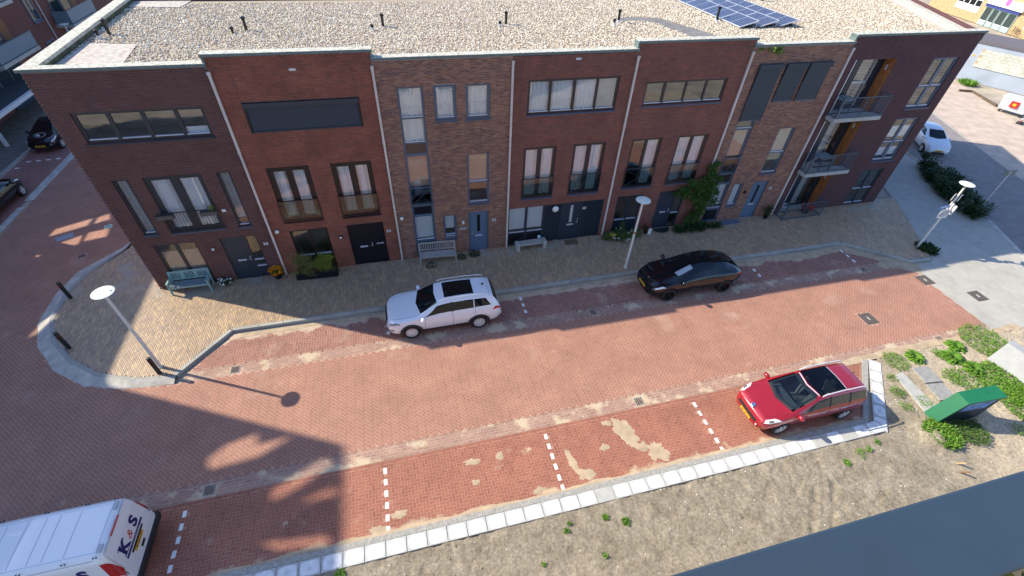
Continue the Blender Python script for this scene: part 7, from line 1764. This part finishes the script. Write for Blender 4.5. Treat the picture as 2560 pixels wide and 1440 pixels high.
for k in range(6): MB().prism([(-0.14, -0.02), (0.14, -0.02), (0.14, 0.02), (-0.14, 0.02)], 0.1+k*0.2, 0.1+(k+1)*0.2-0.002).build('stripe', 'white_paint' if k % 2 else 'tail_red', Bb)
MB().box(-0.35, 0.35, -0.2, 0.2, 0, 0.10).build('foot', 'trim', Bb, bevel=0.02)
tuft('bright grass tuft growing on the sandy ground before the kiosk', 52.4, 17.2, ZR, 0.75, 500, 0.35)
T = MB().box(-1.9, 1.9, -0.08, 0.08, 0, 0.16).box(1.74, 1.9, 0.08, 1.2, 0, 0.16).build('timber_edging', 'bark'); T.location = (49.9, 13.6, ZR); T.rotation_euler = (0, 0, math.atan2(5.6, 2.2)); tag(T, 'dark timber edging lying on the sandy ground by the container', 'edging')
M['brick_yellow'] = mat('brick_yellow', (0.42, 0.29, 0.15), 0.9, var=0.25, vscale=4, bump=0.2)
SHP = thing('shop_building', 'distant yellow brick shop with pale green front and white fascia sign', 'shop', (80.9, 36.5, ZR), math.atan2(5.4, 1.4))
# local -x towards far end; local y axis points towards the viewer side
s_ = -1
MB().box(-14, 14, s_*9, 0.0, 0, 4.2).build('wall', 'brick_yellow', SHP); MB().box(-14.2, 14.2, s_*9.2, 0.15, 4.2, 4.45).build('roof', mat('shop_roof', (0.32, 0.24, 0.18), 0.9), SHP)
sf = mat('shop_green', (0.32, 0.42, 0.38), 0.6)
for x0, x1 in ((-2.7, -1.3), (-1.2, 0.2), (0.35, 1.45), (1.6, 2.9)):
    W_ = MB().box(x0, x1, 0.003, 0.12, 0.0, 0.55).box(x0, x0+0.08, 0.003, 0.12, 0.55, 2.25).box(x1-0.08, x1, 0.003, 0.12, 0.55, 2.25).box(x0+0.08, x1-0.08, 0.003, 0.12, 2.15, 2.25).build('window', sf, SHP)
    MB().box(x0+0.08, x1-0.08, 0.03, 0.05, 0.56, 2.15).build('pane', 'car_glass_clear', W_); MB().box(x0+0.05, x1-0.05, 0.05, 0.16, 0.555, 0.62).build('sill', 'white_plastic', W_)
MB().box(-2.9, 3.1, 0.003, 0.25, 2.25, 2.62).build('blue_fascia', mat('fascia_blue', (0.03, 0.04, 0.20), 0.5), SHP); MB().box(-3.3, 2.9, 0.003, 0.45, 2.64, 3.55).build('sign_board', 'white_plastic', SHP)
MB().lathe([(0.42, 0.46), (0.42, 0.48), (0.001, 0.48)], (-0.5, 0, 3.3), 20, axis='y').build('sign_logo', mat('logo_pink', (0.75, 0.12, 0.35), 0.5), SHP)
for x0 in (4.0, 5.15, 6.3, 7.45):
    W_ = MB().box(x0, x0+0.06, 0.003, 0.08, 1.1, 2.7).box(x0+1.09, x0+1.15, 0.003, 0.08, 1.1, 2.7).box(x0+0.06, x0+1.09, 0.003, 0.08, 1.1, 1.2).box(x0+0.06, x0+1.09, 0.003, 0.08, 2.62, 2.7).build('window', 'white_plastic', SHP)
    MB().box(x0+0.06, x0+1.09, 0.02, 0.04, 1.2, 2.62).build('pane', 'car_glass', W_); MB().box(x0+0.06, x0+1.09, 0.045, 0.05, 1.2, 1.9).build('frosted_film', 'blind_white', W_)
for x0 in (-6.2, -8.5):
    W_ = MB().box(x0, x0+1.6, 0.003, 0.08, 1.0, 2.6).build('window', 'white_plastic', SHP); MB().box(x0+0.1, x0+1.5, 0.081, 0.09, 1.1, 2.5).build('pane', 'car_glass', W_)
T = thing('parked_bicycle', 'dark bicycle leaning beside the distant shop front', 'bicycle', (79.6, 32.6, ZR), math.atan2(5.4, 1.4))
for sx in (-0.52, 0.52):
    mb = MB()
    for i in range(18): a, b_ = 2*PI*i/18, 2*PI*(i+1)/18; mb.tube((sx+0.33*math.cos(a), 0, 0.34+0.33*math.sin(a)), (sx+0.33*math.cos(b_), 0, 0.34+0.33*math.sin(b_)), 0.022, n=5)
    mb.build('wheel', 'trim', T)
mb = MB()
for p, q_ in (((-0.52, 0, .34), (-0.15, 0, .34)), ((-0.15, 0, .34), (0.42, 0, .85)), ((-0.15, 0, .34), (-0.25, 0, .9)), ((-0.25, 0, .8), (0.42, 0, .85)), ((-0.52, 0, .34), (-0.25, 0, .8)), ((0.52, 0, .34), (0.4, 0, 1.0)), ((0.4, -0.25, 1.02), (0.4, 0.25, 1.02))): mb.tube(p, q_, 0.025, n=6)
mb.build('frame', 'black_metal', T); MB().box(-0.38, -0.12, -0.07, 0.07, 0.9, 0.95).build('saddle', 'black_rubber', T)
# slim sign post on the right
T = thing('sign_post', 'slender grey sign post rising from the end of the hedge', 'sign post', (28.75, -2.35, ZR), 0)
MB().tube((0, 0, 0), (0, 0, 2.9), 0.03, n=10).build('pole', 'alu', T, smooth=True); MB().box(-0.45, 0.45, -0.015, 0.015, 2.62, 2.95).build('sign_face', 'coping', T)

# ---------------------------------------------------------------- left: apartment block across the side street (12 m wing, 19 m tower)
A = thing('apartment_block', 'dark brick apartment block with glass balconies across the side street', 'apartment building', (-31.0, 24.0, 0), 0)
from mathutils.geometry import tessellate_polygon
def pierced(outer, holes, x=-31.0):
    loops = [[Vector((a, b, 0)) for a, b in lp] for lp in [outer]+holes]; flat = [p for lp in loops for p in lp]
    mb = MB(); mb.v = [(x, p.x, p.y) for p in flat]
    for t in tessellate_polygon(loops): mb.f.append(tuple(t)); mb.m.append(0)
    return mb
bw = pierced([(2.6, -0.1), (48, -0.1), (48, 12.15), (2.6, 12.15)], [[(9.96, 7.13), (10.6, 7.15), (12.05, 8.3), (11.37, 8.27)], [(11.65, 8.5), (12.21, 8.49), (12.72, 8.81), (12.26, 9.01)],
    [(8.31, 7.24), (8.91, 7.23), (10.55, 8.36), (9.87, 8.44)], [(10.12, 8.57), (10.86, 8.55), (11.49, 9.22), (10.82, 9.32)], [(3.74, 8.95), (4.56, 9.08), (5.24, 9.5), (4.98, 9.61)]])  # invented openings; sun through them stands in for window reflections on the street
bw.quad((-45, 48, -0.1), (-45, 3, -0.1), (-45, 3, 12.15), (-45, 48, 12.15)).quad((-31, 48, -0.1), (-45, 48, -0.1), (-45, 48, 12.15), (-31, 48, 12.15))
bw.build('wall', 'brick_far' if 'brick_far' in M else M.setdefault('brick_far', mat('brick_far', (0.16, 0.062, 0.048), 0.9, var=0.35, vscale=14, bump=0.2)), A, world=True)
MB().quad((-31, 17, 12.15), (-31, 48, 12.15), (-45, 48, 12.15), (-45, 17, 12.15)).quad((-38, 3, 12.15), (-38, 17, 12.15), (-45, 17, 12.15), (-45, 3, 12.15)).quad((-31, 3, 12.15), (-31, 4.2, 12.15), (-38, 4.2, 12.15), (-38, 3, 12.15)).build('roof', 'roof_grit', A, world=True)  # roof left open in part so sun reaches the added wall openings
M['far_frame'] = mat('far_frame', (0.08, 0.13, 0.18), 0.4)
def yz_window(y0, y1, z0, z1, mull=True):
    f = 0.09; W_ = MB().box(-31.0+0.002, -30.93, y0, y0+f, z0, z1).box(-30.998, -30.93, y1-f, y1, z0, z1).box(-30.998, -30.93, y0+f, y1-f, z0, z0+f).box(-30.998, -30.93, y0+f, y1-f, z1-f, z1)
    if mull: W_.box(-30.998, -30.935, (y0+y1)/2-0.05, (y0+y1)/2+0.05, z0+f, z1-f)
    W_ = W_.build('window', 'far_frame', A, world=True)
    MB().box(-30.99, -30.97, y0+f, y1-f, z0+f, z1-f).build('pane', 'car_glass_clear', W_); MB().box(-30.998, -30.84, y0-0.05, y1+0.05, z0-0.10, z0-0.02).build('sill', 'sill_blue', W_)
for fl in range(4):
    z0 = fl*3.0
    for yy in (5.0, 8.5, 12.5, 16.0, 19.5, 30.3, 39.5, 43.0): yz_window(yy, yy+1.15, z0+0.95, z0+2.55)
    for yy in (22.6, 33.6):
        yz_window(yy, yy+3.2, z0+0.15, z0+2.5)
        if fl:
            S_ = MB().box(-30.998, -29.7, yy-0.6, yy+4.4, z0-0.05, z0+0.17).build('balcony_slab', 'concrete', A, world=True)
            MB().box(-29.76, -29.74, yy-0.55, yy+4.35, z0+0.25, z0+1.15).box(-30.9, -29.76, yy-0.56, yy-0.54, z0+0.25, z0+1.15).build('glass_panel', M.setdefault('frosted', mat('frosted', (0.16, 0.22, 0.26), 0.5)), S_)
            MB().box(-29.79, -29.71, yy-0.6, yy+4.4, z0+1.15, z0+1.20).build('handrail', 'rail_blue', S_)
        MB().box(-30.998, -30.95, yy+3.3, yy+4.25, z0+0.15, z0+2.4).build('timber_door', mat('far_door', (0.22, 0.08, 0.03), 0.6), A, world=True)
    dpx = MB().tube((-30.94, 32.0, 0), (-30.94, 32.0, 12), 0.05, n=8) if fl == 0 else None
    if dpx: dpx.build('downpipe', 'pipe_zinc', A, world=True)
cw = MB(); cw.box(-28.93, -28.75, 16.4, 16.55, 0.0, 1.60).box(-28.95, -28.72, 16.4, 26.5, 1.45, 1.68)
CW = cw.build('terrace_canopy', 'white_plastic', A, world=True)
MB().box(-30.99, -28.96, 16.5, 26.4, 1.52, 1.60).build('canopy_roof', 'screen_grey', CW); MB().box(-30.99, -28.96, 16.5, 26.4, -0.05, 0.02).build('terrace_floor', 'joint_dark', CW)
# unseen tower south of it, sized from its shadow; added slots pass sun streaks
Tw = thing('apartment_tower', 'taller brick apartment tower outside the picture on the left', 'apartment building', (-31.0, -3.0, 0), 0)
tw = pierced([(-8, -0.1), (2.6, -0.1), (2.6, 18.95), (-8, 18.95)], [[(0.55, 15.55), (0.85, 15.45), (1.5, 15.85), (2.2, 16.6), (1.75, 16.6), (2.45, 17.55), (1.4, 16.7)], [(0.1, 17.2), (0.4, 17.2), (1.95, 18.45), (1.85, 18.6), (0.8, 17.85)],
    [(0.3, 17.95), (0.55, 18.15), (1.1, 18.75), (0.85, 18.75)], [(-1.35, 17.1), (-1.15, 17.1), (-0.45, 18.6), (-0.65, 18.6)]])  # slots added for sun streaks on the road, in place of window glare
tw.quad((-46, -8, -0.1), (-31, -8, -0.1), (-31, -8, 18.95), (-46, -8, 18.95)).quad((-46, 2.6, -0.1), (-46, -8, -0.1), (-46, -8, 18.95), (-46, 2.6, 18.95)).quad((-31, 2.6, -0.1), (-46, 2.6, -0.1), (-46, 2.6, 15.3), (-31, 2.6, 15.3))
tw.quad((-31, -8, 18.95), (-31, -6, 18.95), (-46, -6, 18.95), (-46, -8, 18.95)).build('wall', 'brick_far', Tw, world=True)  # most of the roof and upper north wall left out to feed the slots
for fl in range(6):
    for yy in range(-7, 0, 4):
        W_ = MB().box(-30.998, -30.93, yy, yy+1.8, fl*3.1+0.9, fl*3.1+2.5).build('window', 'far_frame', Tw, world=True); MB().box(-30.929, -30.925, yy+0.1, yy+1.7, fl*3.1+1.0, fl*3.1+2.4).build('pane', 'car_glass_clear', W_)
# ---------------------------------------------------------------- the photographer's own building and its balcony ledge
Bd = thing('balcony_parapet', 'dark blue grey metal capped balcony ledge at the lower right corner', 'balcony ledge', (0, -18.0, 13.0), 0)
led = MB().box(-7.0, 9.0, -0.095, 0.118, -0.035, 0.0)
led.build('metal_cap', mat('ledge_paint', (0.030, 0.050, 0.075), 0.42, var=0.05, vscale=8), Bd, bevel=0.006)
MB().box(-7.0, 9.0, -0.07, 0.09, -1.05, -0.037).build('parapet_wall', 'blind_white', Bd)
Pl = thing('potted_plant', 'withered plant with a brown leaf behind the balcony ledge', 'potted plant', (-3.2, -18.30, 12.55), 0)
MB().lathe([(0.001, 0), (0.08, 0), (0.11, 0.2), (0.10, 0.2), (0.001, 0.17)], n=16).build('pot', 'timber', Pl, smooth=True)
leaf_mesh('leaves', blob_pts(60, (0, 0.05, 0.27), (0.13, 0.1, 0.1)), 0.09, 'leaf', Pl, 0.6); leaf_mesh('dry_leaves', blob_pts(25, (0, 0.1, 0.3), (0.1, 0.06, 0.05)), 0.09, 'petal_orange' if False else 'leaf_straw', Pl, 0.6)
Ob = thing('apartment_building', 'beige apartment building the photograph is taken from, below and behind', 'apartment building', (-2.0, -24.0, 0), 0)
cream = mat('cream_render', (0.52, 0.44, 0.34), 0.9, var=0.05)
ob = MB(); ob.box(-10, 7, -30, -19.7, -0.1, 16.5).box(-7.0, 9.0, -19.7, -17.93, 11.7, 11.93)
ob.build('wall', cream, Ob, world=True)
for fl in range(5):
    for xx in (-9, -5, -1, 3):
        W_ = MB().box(xx, xx+2, -19.698, -19.62, fl*3.2+0.9, fl*3.2+2.6).build('window', 'white_plastic', Ob, world=True); MB().box(xx+0.1, xx+1.9, -19.619, -19.61, fl*3.2+1.0, fl*3.2+2.5).build('pane', 'car_glass_clear', W_)
